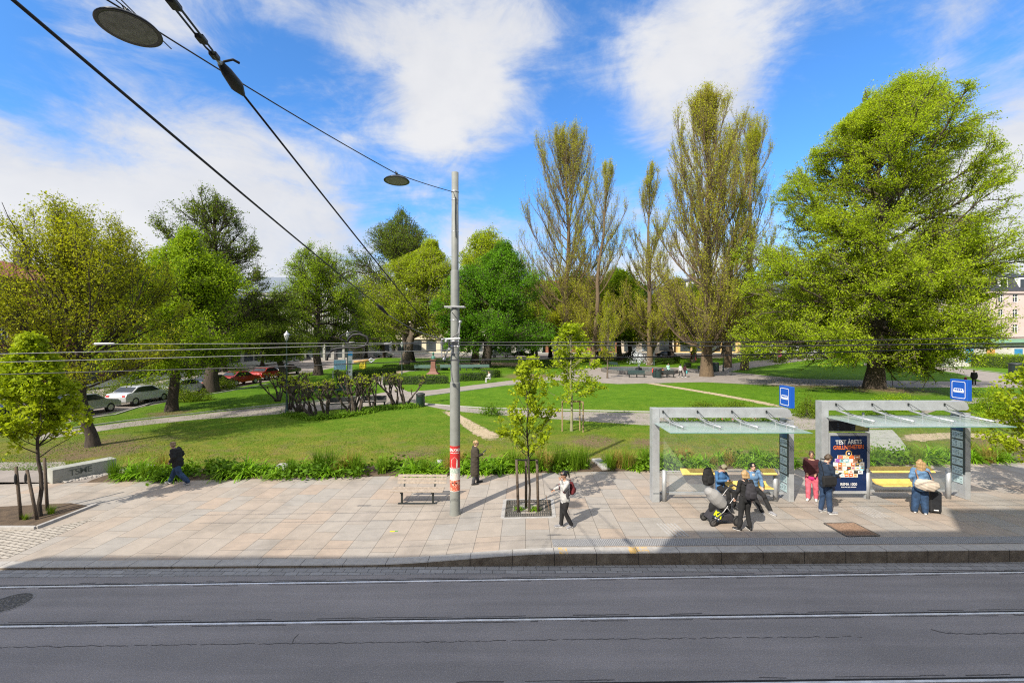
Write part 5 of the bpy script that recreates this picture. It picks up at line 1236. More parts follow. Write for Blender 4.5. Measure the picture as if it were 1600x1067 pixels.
mk((330,612),297,322,92,520,DOME,BROAD,.55,L_dark,B_dark,13,'broadleaf_tree','tall airy dark-twigged tree rising behind the dense green tree at left',TG,n1=36,n2=900,n3=6500,leaves=42000,leaf=.15,scat=.14,lobe=.24,rmin=.025,trunk=.9)
mk((452,606),462,396,56,560,DOME,BROAD,.35,L_dark,B_dark,14,'broadleaf_tree','dark drooping tree between the airy tree and the old lamp post',TG,n1=26,n2=500,n3=3600,leaves=24000,leaf=.16,scat=.2,lobe=.25,rmin=.02)
mk((497,586),384,500,90,545,[.85,1,.95,.80,.62,.50,.40,.2],BROAD,.5,L_mid,B_dark,15,'broadleaf_tree','spreading yellow-green tree with a narrow bare top, behind the pollards',TG,n1=38,el=(0,68),n2=800,n3=6500,leaves=52000,leaf=.18,lobe=.24,rmin=.03,scat=.24,t1=.0)
mk((640,566),336,628,94,520,DOME,BROAD,.8,L_dark,B_dark,16,'broadleaf_tree','high grey-green round-topped tree behind the yellow linden',TG,n1=40,n2=1000,n3=7000,leaves=60000,leaf=.22,lobe=.22,rmin=.04,scat=.24)
mk((632,572),386,672,92,560,ROUND,BROAD,.7,L_lime,B_mid,17,'broadleaf_tree','wide yellow-green linden left of the grey pole',TG,n1=50,n2=1100,n3=9000,leaves=120000,leaf=.21,scat=.34,bias=1.2,lobe=.22)
mk((742,566),352,762,55,520,ROUND,BROAD,.6,L_lime,B_mid,18,'broadleaf_tree','yellow-green tree top showing above the deep green maple',TG,leaves=34000,leaf=.30,n2=600,n3=4500,scat=.4)
mk((758,576),388,788,84,568,ROUND,BROAD,.75,L_deep,B_dark,19,'broadleaf_tree','dense deep green maple right of the grey pole',TG,n1=50,n2=1100,n3=9000,leaves=130000,leaf=.22,scat=.34,bias=1.0,el=(-8,62),lobe=.20)
PG='tall upright poplars'
mk((880,567),216,880,80,560,POP,POPL,.55,L_brown,B_pop,21,'poplar','large brownish poplar nearest the deep green maple',PG,n1=70,n2=2000,n3=8500,leaves=76000)
mk((926,571),264,944,50,552,POP,POPL,.42,L_brown,B_pop,22,'poplar','slimmer poplar with reddish trunk beside the large brownish one',PG,n1=44,n2=1100,n3=4800,leaves=38000)
mk((1015,571),262,1022,50,556,COLU,POPL,.42,L_brown,B_pop,23,'poplar','narrow poplar directly behind the fountain people',PG,n1=40,n2=1000,n3=4400,leaves=36000)
mk((1104,588),158,1106,88,560,POP,POPL,.62,L_brown,B_pop,24,'poplar','tallest poplar, thick trunk right of the fountain',PG,n1=70,n2=2200,n3=9000,leaves=92000)
mk((1137,574),192,1164,62,545,POP,POPL,.45,L_brown,B_pop,25,'poplar','poplar leaning against the right side of the tallest one',PG,n1=44,n2=1200,n3=5200,leaves=48000)
mk((1163,578),215,1186,46,545,POP,POPL,.45,L_olive,B_pop,26,'poplar','rightmost poplar, next to the huge lime-green tree',PG,n1=40,n2=1000,n3=4400,leaves=36000)
mk((949,591),462,949,21,557,COLU,POPL,.09,L_olive,B_mid,27,'young_upright_tree','slender young columnar tree at the near edge of the fountain square','young trees in the lawn',n1=40,n2=260,n3=1500,leaves=6000,leaf=.14,L2c=.3,L3c=.25,rmin=.01,r1=.3)
mk((968,563),418,962,46,550,ROUND,BROAD,.5,L_mid,B_dark,28,'broadleaf_tree','round green tree standing between the two poplar groups',TG,leaves=30000,leaf=.30,n2=500,n3=3500,scat=.4)
mk((1010,566),440,1062,62,560,DOME,BROAD,.5,L_olive,B_mid,29,'broadleaf_tree','low olive-yellow tree under the tallest poplar',TG,leaves=34000,leaf=.26,n2=700,n3=5000,scat=.35)
mk((1366,606),141,1497,170,594,[.70,.90,.97,1.0,.97,.92,.84,.74,.58,.28],BROAD,.72,L_elm,B_elm,30,'broadleaf_tree','huge lime-green spreading tree with flared trunk at right',TG,n1=100,z1=(.11,.92),zpow=1.15,el=(-10,62),t1=.01,n2=2600,n3=22000,leaves=620000,leaf=.15,L2=.34,L3=.07,L3c=.6,scat=.17,sz=.7,flat=.85,bias=1.3,lobe=.09,c0=-5.2,lean=.28,u2=.0,u3=.02,rmin=.02,trunk=.80,w1=.11)
mk((1413,573),478,1420,62,560,DOME,BROAD,.3,L_olive,B_dark,31,'broadleaf_tree','small multi-stemmed olive tree in shade behind the huge tree',TG,leaves=16000,leaf=.25,n2=400,n3=2500,trunk=.4,n1=24,z1=(.05,.5))
YG='young street trees'
mk((827,799),566,828,52,752,[.5,.9,1,.9,.8,.7,.5,.3],BROAD,.036,L_lime,B_dark,41,'young_tree','young lime-green tree growing out of the iron tree grate',YG,fn=GS,n1=30,z1=(.30,.92),el=(30,62),n2=150,n3=700,leaves=3000,leaf=.105,scat=.035,L3c=.12,rmin=.004,r1=.42,bias=.5,fold=True,asp=.8,L2c=.12,trunk=.93)
mk((893,673),514,893,54,650,[.6,.8,1,.85,.9,.7,.6,.3],BROAD,.075,L_lime,bark('bark_pale',(0.25,0.24,0.14)),42,'young_tree','young maple with pale trunk and wooden frame in the lawn',YG,n1=24,z1=(.24,.95),el=(15,55),n2=170,n3=800,leaves=5200,leaf=.17,scat=.10,rmin=.008,bias=1.4,r1=.3,trunk=.93)
mk((62,807),532,44,68,752,[.5,.85,1,1,.85,.7,.5,.25],BROAD,.055,L_lime,B_dark,43,'young_tree','young lime-green street tree held by three stakes at far left',YG,fn=GS,n1=38,z1=(.26,.94),el=(28,64),n2=320,n3=1700,leaves=11500,leaf=.115,scat=.06,L3c=.14,rmin=.005,r1=.42,bias=.6,fold=True,asp=.8,L2c=.12,trunk=.93)
mk((1655,790),560,1645,98,740,[.5,.85,1,1,.85,.7,.5,.25],BROAD,.06,L_lime,B_dark,44,'young_tree','young lime-green street tree reaching in at the right edge',YG,fn=GS,n1=36,z1=(.26,.94),el=(18,60),n2=300,n3=1500,leaves=9000,leaf=.12,scat=.07,L3c=.14,rmin=.005,r1=.42,bias=.8,fold=True,asp=.8,L2c=.12,trunk=.93)
mk((905,566),452,900,52,562,ROUND,BROAD,.35,L_olive,B_mid,51,'broadleaf_tree','low dense olive tree filling the foot of the large brownish poplar',TG,leaves=42000,leaf=.22,n2=600,n3=4200,scat=.4)
mk((1082,566),462,1098,52,562,ROUND,BROAD,.35,L_olive,B_mid,52,'broadleaf_tree','low dense olive tree behind the thick poplar trunk',TG,leaves=42000,leaf=.22,n2=600,n3=4200,scat=.4)
mk((840,566),470,832,40,562,ROUND,BROAD,.3,L_mid,B_mid,53,'broadleaf_tree','low green tree at the right foot of the deep green maple',TG,leaves=30000,leaf=.22,n2=500,n3=3500,scat=.4)
# far trees that close the view
BG='trees along the far streets'
proto=[tree_mesh(60+k,14,6,2.2,[DOME,ROUND,DOME][k],dict(BROAD,leaves=14000,leaf=.42,n2=300,n3=1800,scat=.4,rmin=.03),.35,[L_mid,L_dark,L_olive][k],B_dark,name='far_tree') for k in range(3)]
spots=[(860,555,0,1.2,'filling the gap between maple and poplars'),(945,556,0,1.15,'behind the slender columnar tree'),(1130,556,0,1.15,'between tallest poplar and its right neighbour'),(1170,556,1,1.2,'behind the rightmost poplars'),(300,574,0,1.0,'behind the white and red parked cars'),(130,584,0,1.0,'behind the stems of the leftmost olive tree'),(350,580,1,.9,'over the dark parked cars'),(1400,556,1,.95,'right of the huge tree trunk in the distance'),(12,585,0,.9,'behind the leftmost olive tree'),(-60,600,1,1.0,'beyond the left frame side behind the olive tree'),(80,580,1,.85,'low in the gap between the two left trees'),(190,578,0,.9,'behind the dense green tree, over the white cars'),(410,572,1,.75,'over the modern shop front'),
 (572,558,0,.85,'behind the feeder cable loop'),(600,556,1,.8,'left of the linden trunk'),(708,556,0,.9,'hidden behind the pole and monument'),(832,560,1,1.25,'between maple and large poplar'),(905,557,1,1.35,'at the foot of the slim poplar'),
 (985,556,1,1.3,'right behind the fountain'),(1050,555,2,1.15,'before the yellow house'),(1085,557,1,1.15,'left of the tallest poplar trunk'),(1200,560,1,1.0,'between last poplar and huge tree'),(1250,562,0,1.05,'behind left half of the huge tree'),(1310,560,1,.9,'behind the huge tree trunk, left side'),(1480,558,0,.75,'before the green kiosk'),(1545,553,2,.5,'small, before the pink house')]
for n,(px,py,k,sc,lab) in enumerate(spots):
    X,Y,z=GT(px,py); Y=min(Y,98); X=(px-HX)/F*Y; z=T(Y)
    c=['mid-green','dark green','olive'][k]
    put_tree('far_tree','%s far tree %s'%(c,lab),(X,Y,z),proto[k][0],proto[k][1],BG,rz=n*1.3,sc=sc)
# dark undergrowth far left behind the young tree
# frame round young maple
x,y,z=GT(893,673)
fr=empty('tree_guard',(x,y,z),0,'wooden guard frame of posts and bars around the young maple','tree guard')
for a,b in ((-.55,-.1),(.5,.1),(.62,-.35)):
    MB().tube([(a,b,-.02),(a,b,1.75)],.04,8).build('post',mat('pale_stake',(0.30,0.22,0.12),.9,.2,10),fr)
MB().bar((-.58,-.1,1.7),(.52,.1,1.7),.04,.09).build('crossbar',MATS['pale_stake'],fr); MB().bar((.5,.1,1.7),(.62,-.35,1.7),.04,.09).build('crossbar',MATS['pale_stake'],fr)
# ---------------------------------------------------------------- pollards
def pollard(seed,h):
    r=random.Random(seed); mb=MB(); tips=[]
    ns=r.randint(4,6)
    def limb(p,d,L,rad,depth):
        pts=[p.copy()]; rs=[rad]; d=d.copy(); k=5
        for i in range(k):
            d=(d+Vector((r.gauss(0,.17),r.gauss(0,.17),r.uniform(.0,.16)))).normalized(); p=p+d*L/k; pts.append(p.copy()); rs.append(rad*(1-.09*(i+1))*(1.28 if r.random()<.3 else 1))
        mb.tube(pts,rs,7)
        if depth>0:
            for _ in range(r.choice((2,3))): limb(p,(d+Vector((r.gauss(0,.5),r.gauss(0,.5),.35))).normalized(),L*r.uniform(.45,.7),rad*.62,depth-1)
            if r.random()<.6: q=pts[3]; limb(q,(d+Vector((r.gauss(0,.7),r.gauss(0,.7),.2))).normalized(),L*.5,rad*.45,0)
        else: tips.append(p)
    for i in range(ns):
        a=2*PI*i/ns+r.uniform(-.3,.3); limb(Vector((.12*math.cos(a),.12*math.sin(a),-.05)),Vector((.42*math.cos(a),.42*math.sin(a),1)).normalized(),h*.50,.085,2)
    LV=[];buds=MB()
    for p in tips:
        mb.ball(p,r.uniform(.05,.085),6,4)
        for _ in range(9):
            d=Vector((r.gauss(0,1),r.gauss(0,1),abs(r.gauss(0,1))+.3)).normalized(); mb.tube([p,p+d*r.uniform(.08,.2)],[.012,.006],3)
        LV+=[tuple(p+Vector((r.gauss(0,.07),r.gauss(0,.07),abs(r.gauss(0,.07))+.02))) for _ in range(r.choice((6,18,30)))]
    rs=np.random.RandomState(seed); V,Fq=leaves(rs,np.array(LV),.085,.6)
    tm=mb.mesh('trunk',True); tm.materials.append(B_dark); lm=fast_mesh('bud',V,Fq); lm.materials.append(L_lime)
    return tm,lm
pp=[pollard(s,2.55) for s in (1,2,3,4)]
pl=[(434,627,0,1.0,'at the left end, under the old lamp'),(452,640,1,1.0,'just right of the lamp post foot'),(468,644,2,1.12,'leaning, in front of the row left of the two dark benches'),(488,652,3,1.05,'nearest to the viewer in the row'),(510,650,1,1.0,'at the left end of the backless dark bench'),(530,612,2,.85,'behind the blue bench'),(549,646,0,1.15,'upright, at the right end of the backless dark bench'),(556,647,3,1.08,'thin, close beside the upright one'),(583,637,2,1.0,'in front of the dark bench with backrest'),(617,632,3,1.05,'at the path junction'),(633,632,0,1.02,'nearest the green litter bin')]
for n,(px,py,k,sc,lab) in enumerate(pl):
    t=empty('pollarded_tree',GT(px,py),n*1.1,'gnarled pollarded tree '+lab,'tree','gnarled pollarded trees by the path'); t.scale=(sc,)*3
    link_mesh('trunk',pp[k][0],None,t); link_mesh('foliage',pp[k][1],None,t)
# ---------------------------------------------------------------- hedges and shrubs
def hedge_px(a,b,depth,h,label,seed=0,m=None,name='hedge',loose=0.0,group='clipped hedges'):
    A=Vector(GT(*a));B=Vector(GT(*b)); A.z=B.z=(A.z+B.z)/2; d=(B-A); L=d.length; d.normalize(); n=Vector((-d.y,d.x,0))
    o=(A+B)/2; r=np.random.RandomState(seed)
    t=empty(name,o,math.atan2(d.y,d.x),label,'hedge' if name=='hedge' else 'shrub',group)
    mb=MB(); k=max(4,int(L/.4)); prof=[(-.02,0),(-.03,h*.55),(.03,h*.9),(.12,h*.97),(depth-.12,h*.97),(depth-.03,h*.9),(depth+.03,h*.5),(depth+.02,0)]
    vs=[];fs=[]; rr=random.Random(seed); m_=len(prof)
    for i in range(k+1):
        for (yy,zz) in prof:
            e=.86 if i in(0,k) else 1; vs.append((-L/2+L*i/k,depth/2+(yy-depth/2)*.9*e+rr.uniform(-.03,.03),zz*.95*(e if zz>h*.8 else 1)+rr.uniform(-.02,.03)))
    for i in range(k):
        for j in range(m_-1): fs.append((i*m_+j,(i+1)*m_+j,(i+1)*m_+j+1,i*m_+j+1))
    fs.append(tuple(range(m_))); fs.append(tuple(reversed(range(k*m_,(k+1)*m_))))
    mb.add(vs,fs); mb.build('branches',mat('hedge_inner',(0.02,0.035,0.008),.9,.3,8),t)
    nl=int((L*(2*h+depth)+2*h*depth)*170); nl=min(nl,26000)
    P=r.uniform(0,1,(nl,3)); P[:,0]=(P[:,0]-.5)*(L+.1); 
    f=r.uniform(0,1,nl); tot=2*h+depth; y=np.where(f<h/tot,-.02,np.where(f>1-h/tot,depth+.02,P[:,1]*depth)); z=np.where((f<h/tot)|(f>1-h/tot),P[:,2]*h,h)
    C=np.stack([P[:,0],y,z],1)+r.normal(0,.045+loose,(nl,3)); C[:,2]=np.abs(C[:,2])
    V,Fq=leaves(r,C,.10+loose*.3,.7); lm=fast_mesh('foliage',V,Fq); link_mesh('foliage',lm,m or L_hedge,t); return t
hedge_px((598,602),(701,599.5),1.0,.95,'long low clipped hedge left of the grey pole, in front of the monument',1)
hedge_px((719,596),(760,594),1.0,.95,'clipped hedge right of the grey pole, beside the seated visitor',2)
hedge_px((562,592),(620,584),1.2,1.0,'clipped hedge behind the long low one, left of the monument',3)
hedge_px((770,590.5),(784,589),2.4,1.0,'short rounded end of hedge right of the seated visitor',4)
hedge_px((700,578),(600,578),.9,.8,'far hedge behind the clipped front hedges',5)
hedge_px((1432,569),(1610,577),2.2,1.9,'long loose hedge at right in front of the pink house',6,m=L_mid,loose=.12)
hedge_px((830,574),(905,572),1.0,.6,'low hedge along the far lawn behind young maple',8)
hedge_px((1080,574),(1060,560),1.0,.6,'low far hedge right of the fountain',9)
def shrub(px,py,w,h,lm,seed,label,fn=GT,leaf=.09,dens=1.0,group='loose shrubs in the park'):
    r=np.random.RandomState(seed); x,y,z=fn(px,py)
    t=empty('shrub',(x,y,z),0,label,'shrub',group)
    n=int(900*w*h*dens)+250; u=norm(r.normal(0,1,(n,3))); u[:,2]=np.abs(u[:,2]); q=r.uniform(.25,1,n)**.5; lob=1+.25*np.sin(4*np.arctan2(u[:,1],u[:,0])+seed)
    C=u*np.array([w/2,w/2.4,h])*q[:,None]*lob[:,None]+r.normal(0,.05,(n,3)); C[:,2]=np.abs(C[:,2])+.02
    V,Fq=leaves(r,C,leaf,.8); link_mesh('foliage',fast_mesh('foliage',V,Fq),lm,t)
    mb=MB(); rr=random.Random(seed)
    for i in range(12):
        a=rr.uniform(0,6.28); e=rr.uniform(.2,.8); mb.tube([(0,0,-.02),(math.cos(a)*w*.2*e,math.sin(a)*w*.2*e,h*.45),(math.cos(a)*w*.4*e,math.sin(a)*w*.35*e,h*.85)],[.02,.012,.005],4)
    mb.build('stems',B_dark,t); return t
for a in [(350,608,2.6,1.1,L_dark,24,'low dark shrub in front of the two red cars'),(25,628,4.2,1.9,L_dark,21,'tall dark shrub hiding the cars at the far left border'),(105,634,4.2,1.9,L_dark,22,'dark shrub left of the leftmost olive tree trunk'),(195,626,4.4,1.9,L_dark,23,'dark thorny shrub right of the leftmost olive tree trunk'),(768,648,1.7,.75,L_hedge,1,'dark rounded shrub left of the middle sapling, beside the path'),(1100,639,2.6,.55,L_dark,2,'low shrub behind the left shelter beam, left one'),(1150,639,2.6,.6,L_dark,3,'low shrub behind the left shelter beam, right one'),
 (1262,652,2.0,1.45,L_dark,4,'dark shrub between the two tram signs'),(1545,642,2.4,1.6,L_mid,5,'bushy green shrub right of the right tram sign'),(1400,640,3.2,1.1,L_mid,6,'mounded bush above the right shelter beam'),(1372,652,2.2,.9,L_hedge,7,'low bush seen through the right shelter beam gap'),
 (312,626,2.2,.9,L_dark,8,'small dark shrub beside the path to the white cars'),(250,622,4.6,1.9,L_dark,9,'wide dark thorny shrub left of the dense green tree trunk'),(288,628,1.8,.9,L_dark,10,'dark shrub touching the dense green tree trunk'),(1218,566,3.0,1.6,L_dark,11,'dark shrub left behind the huge tree'),(1560,628,1.4,1.2,L_mid,12,'pale green shrub at right under the edge tree'),(1575,640,1.6,.7,L_mid,13,'low pale shrub at the far right border')]: shrub(*a)
# ground cover patches round the pollards, flowers by the path
def patch(name,label,px,n,h,lm,seed,leaf=.10,kind='stuff'):
    r=np.random.RandomState(seed); A=[Vector(GT(*p)) for p in px]; C=[]
    for _ in range(n):
        k=r.randint(0,len(A)-1); f=r.uniform(); p=A[k].lerp(A[k+1],f); C.append((p.x+r.normal(0,.18),p.y+r.normal(0,.28),T(p.y)+abs(r.normal(0,h))))
    V,Fq=leaves(r,np.array(C),leaf,.8); o=link_mesh(name,fast_mesh(name,V,Fq),lm); return tag(o,label,'ground cover',kind=kind)
patch('ground_cover','leafy ground cover at the feet of the pollarded trees',[(445,648),(488,656),(530,652),(560,648),(600,640),(655,636)],5200,.14,L_hedge,5,.12)
patch('ground_cover','leafy plants with flowers along the path behind the left shelter',[(1050,660),(1110,661),(1190,661),(1225,663)],3600,.26,L_hedge,6,.12)
patch('flowers','small red tulips along the path behind the left shelter',[(1050,659),(1110,659),(1190,659),(1225,662)],110,.30,mat('tulip_red',(0.6,0.06,0.03),.6,.3,20),7,.10)
patch('ground_cover','thin green ground cover right of the right tram sign',[(1530,655),(1560,650),(1590,648)],2200,.14,L_mid,8,.13)
# ---------------------------------------------------------------- planting bed clumps
def clump(seed,n,L,w,spread,droop):
    r=np.random.RandomState(seed); a=r.uniform(0,2*np.pi,n); K=5
    d=np.stack([np.cos(a)*spread,np.sin(a)*spread,np.ones(n)],1)*1.0; d[:,:2]*=r.uniform(.2,1.3,n)[:,None]
    P=polylines(r,np.stack([r.normal(0,.07,n),r.normal(0,.07,n),np.full(n,-.02)],1),d,L*r.uniform(.5,1.15,n),K,.03,-droop)
    dd=P[:,-1]-P[:,0]; s=norm(np.cross(dd,np.array([0,0,1.0]))+1e-6); wid=w*np.array([.55,1,1,.85,.5,.05])[None,:,None]*r.uniform(.7,1.2,n)[:,None,None]
    A=P-s[:,None,:]*wid/2; B=P+s[:,None,:]*wid/2; V=np.stack([A,B],2).reshape(n,-1,3); m=V.shape[1]; idx=(np.arange(n)*m)[:,None]
    q=np.stack([np.stack([idx[:,0]+2*k,idx[:,0]+2*k+1,idx[:,0]+2*k+3,idx[:,0]+2*k+2],1) for k in range(K)],1).reshape(-1,4)
    return fast_mesh('leaves',V.reshape(-1,3),q)
def lownet(seed):
    r=np.random.RandomState(seed); n=420; C=r.normal(0,1,(n,3))*np.array([.26,.26,.17]); C[:,2]=np.abs(C[:,2])+.04; V,Fq=leaves(r,C,.13,1.0); return fast_mesh('leaves',V,Fq)
lil=[clump(100+k,88,.72,.046,.75,.36) for k in range(4)]; gra=[clump(120+k,170,.72,.012,.34,.14) for k in range(3)]; low=[lownet(140+k) for k in range(2)]
for m_ in lil: m_.materials.append(L_lily)
for m_ in gra[:2]: m_.materials.append(L_grass)
gra[2].materials.append(L_straw)
for m_ in low: m_.materials.append(L_hedge)
SEG=[(-15.4,-9.8,'in the bed between the concrete seat and the walking man','left end of the planting bed'),(-9.8,-4.6,'in the bed behind and left of the wooden bench','planting bed left of the bench'),(-4.0,1.0,'in the bed between the pole and the middle sapling','planting bed by the pole'),(1.0,3.2,'in the bed just left of the stone slab path','planting bed by the stone slab'),(4.1,10.0,'in the bed behind the left shelter','planting bed behind the left shelter'),(10.2,12.2,'in the bed behind the poster board','planting bed behind the poster'),(14.2,22.5,'in the bed behind and right of the right shelter','planting bed behind the right shelter')]
rr=random.Random(21)
for (a,b,lab,grp) in SEG:
    x=a
    while x<b:
        for row in range(2):
            for sub in range(2):
                xx=x+rr.uniform(-.16,.16)+sub*.28; yy=backY(xx)+.28+row*.55+rr.uniform(-.14,.16)
                u=rr.random(); px=xx
                dens_l=.62 if px>4 else .46
                if u<dens_l: me=rr.choice(lil); nm,ct,cl='daylily_clump','daylily','bright green arching daylily clump'
                elif u<dens_l+.20: me=gra[rr.randrange(2)]; nm,ct,cl='grass_clump','ornamental grass','fine green grass tuft'
                elif u<dens_l+.33 : me=gra[2]; nm,ct,cl='grass_clump','ornamental grass','straw-brown grass tuft'
                else: me=rr.choice(low); nm,ct,cl='leafy_bush','plant','low broad-leaved dark plant'
                if rr.random()<(.18 if px>4 else .30)+.28*(math.sin(xx*2.3)+math.sin(xx*.9+1)>.75): continue
                o=link_mesh(nm,me,None,loc=(xx,yy,.14+(T(yy)-.13)),rz=rr.uniform(0,6.28)); s=rr.uniform(.9,1.45); o.scale=(s,s,s*rr.uniform(.8,1.1))
                tag(o,cl+' '+lab,ct,cl.split(' clump')[0].split(' tuft')[0]+' plants, '+grp)
        x+=.56
for px,py,s_,lab in ((232//1,0,0,''),):
    pass
for fn,px,py,s,lab in ((GS,80,803,.55,'small grass tuft at the foot of the leftmost street tree'),(GS,40,812,.4,'tiny grass tuft among the stakes at far left'),(GS,812,796,.38,'weeds in the middle tree grate, left of the trunk'),(GS,836,797,.42,'weeds in the middle tree grate, right of the trunk')):
    o=link_mesh('weed_tuft',(lil if px>700 else gra)[0],None,loc=fn(px,py),rz=px); o.scale=(s,s,s*.8); tag(o,lab,'weeds')
# tall dark grass right of the sapling
for i,(x,y) in enumerate(((2.6,18.6),(2.95,18.75),(1.9,18.55))):
    o=link_mesh('tall_grass',gra[i%2],None,loc=(x,y,.14),rz=i); o.scale=(1.3,1.3,1.6); tag(o,'tall dark green grass tuft just left of the stone slab path','ornamental grass','tall tufts by the stone slab')
# lawn blades (stuff) on the near lawn
r=np.random.RandomState(5); n=150000; y=18.6+22*r.uniform(0,1,n)**1.7; x=(r.uniform(-1.2,1.2,n))*y; k=(x>-27)&(y>18.2+.07*x+1.2); x=x[k];y=y[k]; n=len(x)
m_=(np.sin(x*1.3+np.sin(y*1.1)*2)+np.sin(y*1.7+x*.6)+r.normal(0,.8,n))>-.6; x=x[m_];y=y[m_];n=len(x)
z=.13+.0155*np.maximum(0,y-20); h=r.uniform(.02,.055,n); a=r.uniform(0,6.28,n); w=.02
A=np.stack([x-np.cos(a)*w,y-np.sin(a)*w,z-.01],1);B=np.stack([x+np.cos(a)*w,y+np.sin(a)*w,z-.01],1);C=np.stack([x+r.normal(0,.03,n),y+r.normal(0,.03,n),z+h],1)
Vg=np.stack([A,B,C],1).reshape(-1,3); me=fast_mesh('grass',Vg,np.arange(n*3).reshape(n,3)); o=link_mesh('grass',me,L_grass); tag(o,'short grass blades of the near lawn','grass',kind='stuff')
# ================================================================== park furniture
def park_bench(w,back=True,m=None):
    t=empty('park_bench',(0,0,0))
    m=m or M_dark
    MB().box((0,.0,.45),(w,.42,.05)).build('seat',m,t,bevel=.01)
    if back: MB().box((0,.24,.70),(w,.05,.36),M=Matrix.Rotation(-.15,3,'X')).build('backrest',m,t,bevel=.01)
    for s in (-1,0,1):
        k=MB(); k.box((s*(w/2-.12),-.14,.22),(.06,.06,.44)); k.box((s*(w/2-.12),.17,.22),(.06,.06,.44)); k.build('leg',M_dark,t)
    return t
def pb(px,py,rz,w,back,m,lab):
    t=park_bench(w,back,m); t.location=GT(px,py); t.rotation_euler=(0,0,rz); return tag(t,lab,'bench','park benches')
pb(534,640,.30,2.0,True,M_dark,'dark bench seen from behind, left of the upright pollards'); pb(583,637,.12,1.9,True,M_dark,'dark backrest bench at the junction behind a pollard')
pb(527,617,3.4,1.9,True,M_greenm,'blue-green bench across the path, right one of two'); pb(488,618,3.4,1.9,True,M_greenm,'blue-green bench across the path, left one of two')
pb(665,579.5,PI,3.2,True,M_teal,'pale green bench left of the red monument'); pb(704,579,PI,3.0,True,M_teal,'pale green bench between monument and pole'); pb(729,579,PI,2.0,True,M_teal,'pale green bench just right of the pole'); pb(752,578.5,PI,2.4,True,M_teal,'pale green bench behind the seated visitor')
pb(995,590,.0,2.1,True,M_greenm,'green bench in front of the fountain basin'); pb(1042,590,-.05,1.9,True,M_dark,'dark bench at the fountain with people around it'); pb(960,574,2.0,2.2,True,M_greenm,'dark green bench left behind the fountain'); pb(1096,581,.9,1.9,True,M_greenm,'green bench at the foot of the tallest poplar')
def bin_(px,py,h,r,lab):
    t=empty('litter_bin',GT(px,py),0,lab,'litter bin','green litter bins')
    MB().lathe([(r*.85,0),(r,.05),(r,h*.86),(r*1.05,h*.88)],18).build('body',M_greenm,t,smooth=True); MB().lathe([(r*1.08,h*.87),(r*1.1,h*.93),(r*.6,h),(.01,h*1.01)],18).build('lid',M_dark,t,smooth=True)
    MB().box((0,-r,h*.8),(r,.02,h*.1)).build('opening',M_black,t)
bin_(657,635,1.05,.33,'green litter bin at the near path junction'); bin_(1024,590,1.1,.36,'green litter bin left one at the fountain bench'); bin_(1029,590.5,1.2,.38,'green litter bin right one at the fountain bench'); bin_(1118,581,1.4,.45,'dark green bin right of the tallest poplar'); bin_(1192,556,1.4,.5,'dark bin beside the far path'); bin_(1588,589,1.8,.7,'green bin at the right border')
def lamp(px,py,top,lab,full=False):
    x,y,z=GT(px,py); H=CAMZ-(top-HY)/F*y-z; t=empty('park_lamp',(x,y,z),0,lab,'lamp post','park lamp posts')
    MB().lathe([(.14,0),(.13,.25),(.09,.3),(.075,.9),(.055,1.0),(.04,H-.75),(.07,H-.72),(.03,H-.66)],12).build('post',M_greenm,t,smooth=True)
    MB().lathe([(.06,H-.66),(.19,H-.30),(.19,H-.26)],10).build('lantern_glass',mat('lantern_glass',(0.45,0.47,0.45),.2,.2,9),t,smooth=True)
    MB().lathe([(.21,H-.27),(.19,H-.22),(.08,H-.12),(.05,H-.05),(.02,H)],10).build('cap',M_steel,t,smooth=True)
    k=MB()
    for a in range(4): k.tube([(.07*math.cos(a*PI/2),.07*math.sin(a*PI/2),H-.68),(.21*math.cos(a*PI/2),.21*math.sin(a*PI/2),H-.27)],.012,5)
    k.build('lantern_frame',M_dark,t)
lamp(448,646,517,'old park lantern on a green post left of the pollards'); lamp(543,600,517,'thin park lantern behind the feeder loop'); lamp(628,592,534,'thin park lantern behind the long hedge'); lamp(695,566,538,'far lantern near the monument'); lamp(1130,580,530,'lantern beside the tallest poplar'); lamp(1022,571,522,'lantern behind the fountain'); lamp(1497,571,522,'lantern in front of the pink house')
# monument
x,y,z=GT(677,584.5); t=empty('monument',(x,y,z),0,'red granite pedestal with a green bronze bust, left of the grey pole','monument')
R_=mat('red_granite',(0.20,0.085,0.062),.6,.2,9)
def frus(w0,w1,z0,z1): 
    return [(-w0,-w0,z0),(w0,-w0,z0),(w0,w0,z0),(-w0,w0,z0),(-w1,-w1,z1),(w1,-w1,z1),(w1,w1,z1),(-w1,w1,z1)],[(3,2,1,0),(4,5,6,7),(0,1,5,4),(1,2,6,5),(2,3,7,6),(3,0,4,7)]
for nm,a in (('base',(.80,.74,0,.18)),('base',(.58,.50,.18,.38)),('plinth',(.44,.38,.38,.75)),('shaft',(.31,.28,.75,1.85)),('capital',(.38,.42,1.85,2.0))):
    MB().add(*frus(*a)).build(nm,R_,t)
M_bronze=mat('green_bronze',(0.08,0.20,0.16),.5,.3,9,metal=.4)
k=MB(); k.chain([(0,0,2.05),(0,0,2.3)],[(.16,.26),(.15,.3)],12,side=(1,0,0)); k.chain([(0,0,2.4),(0,-.02,2.6)],[.1,.09],10); k.ball((0,-.03,2.78),(.15,.18,.2),12,9); link_mesh('bust',remesh(k,.03),M_bronze,t)
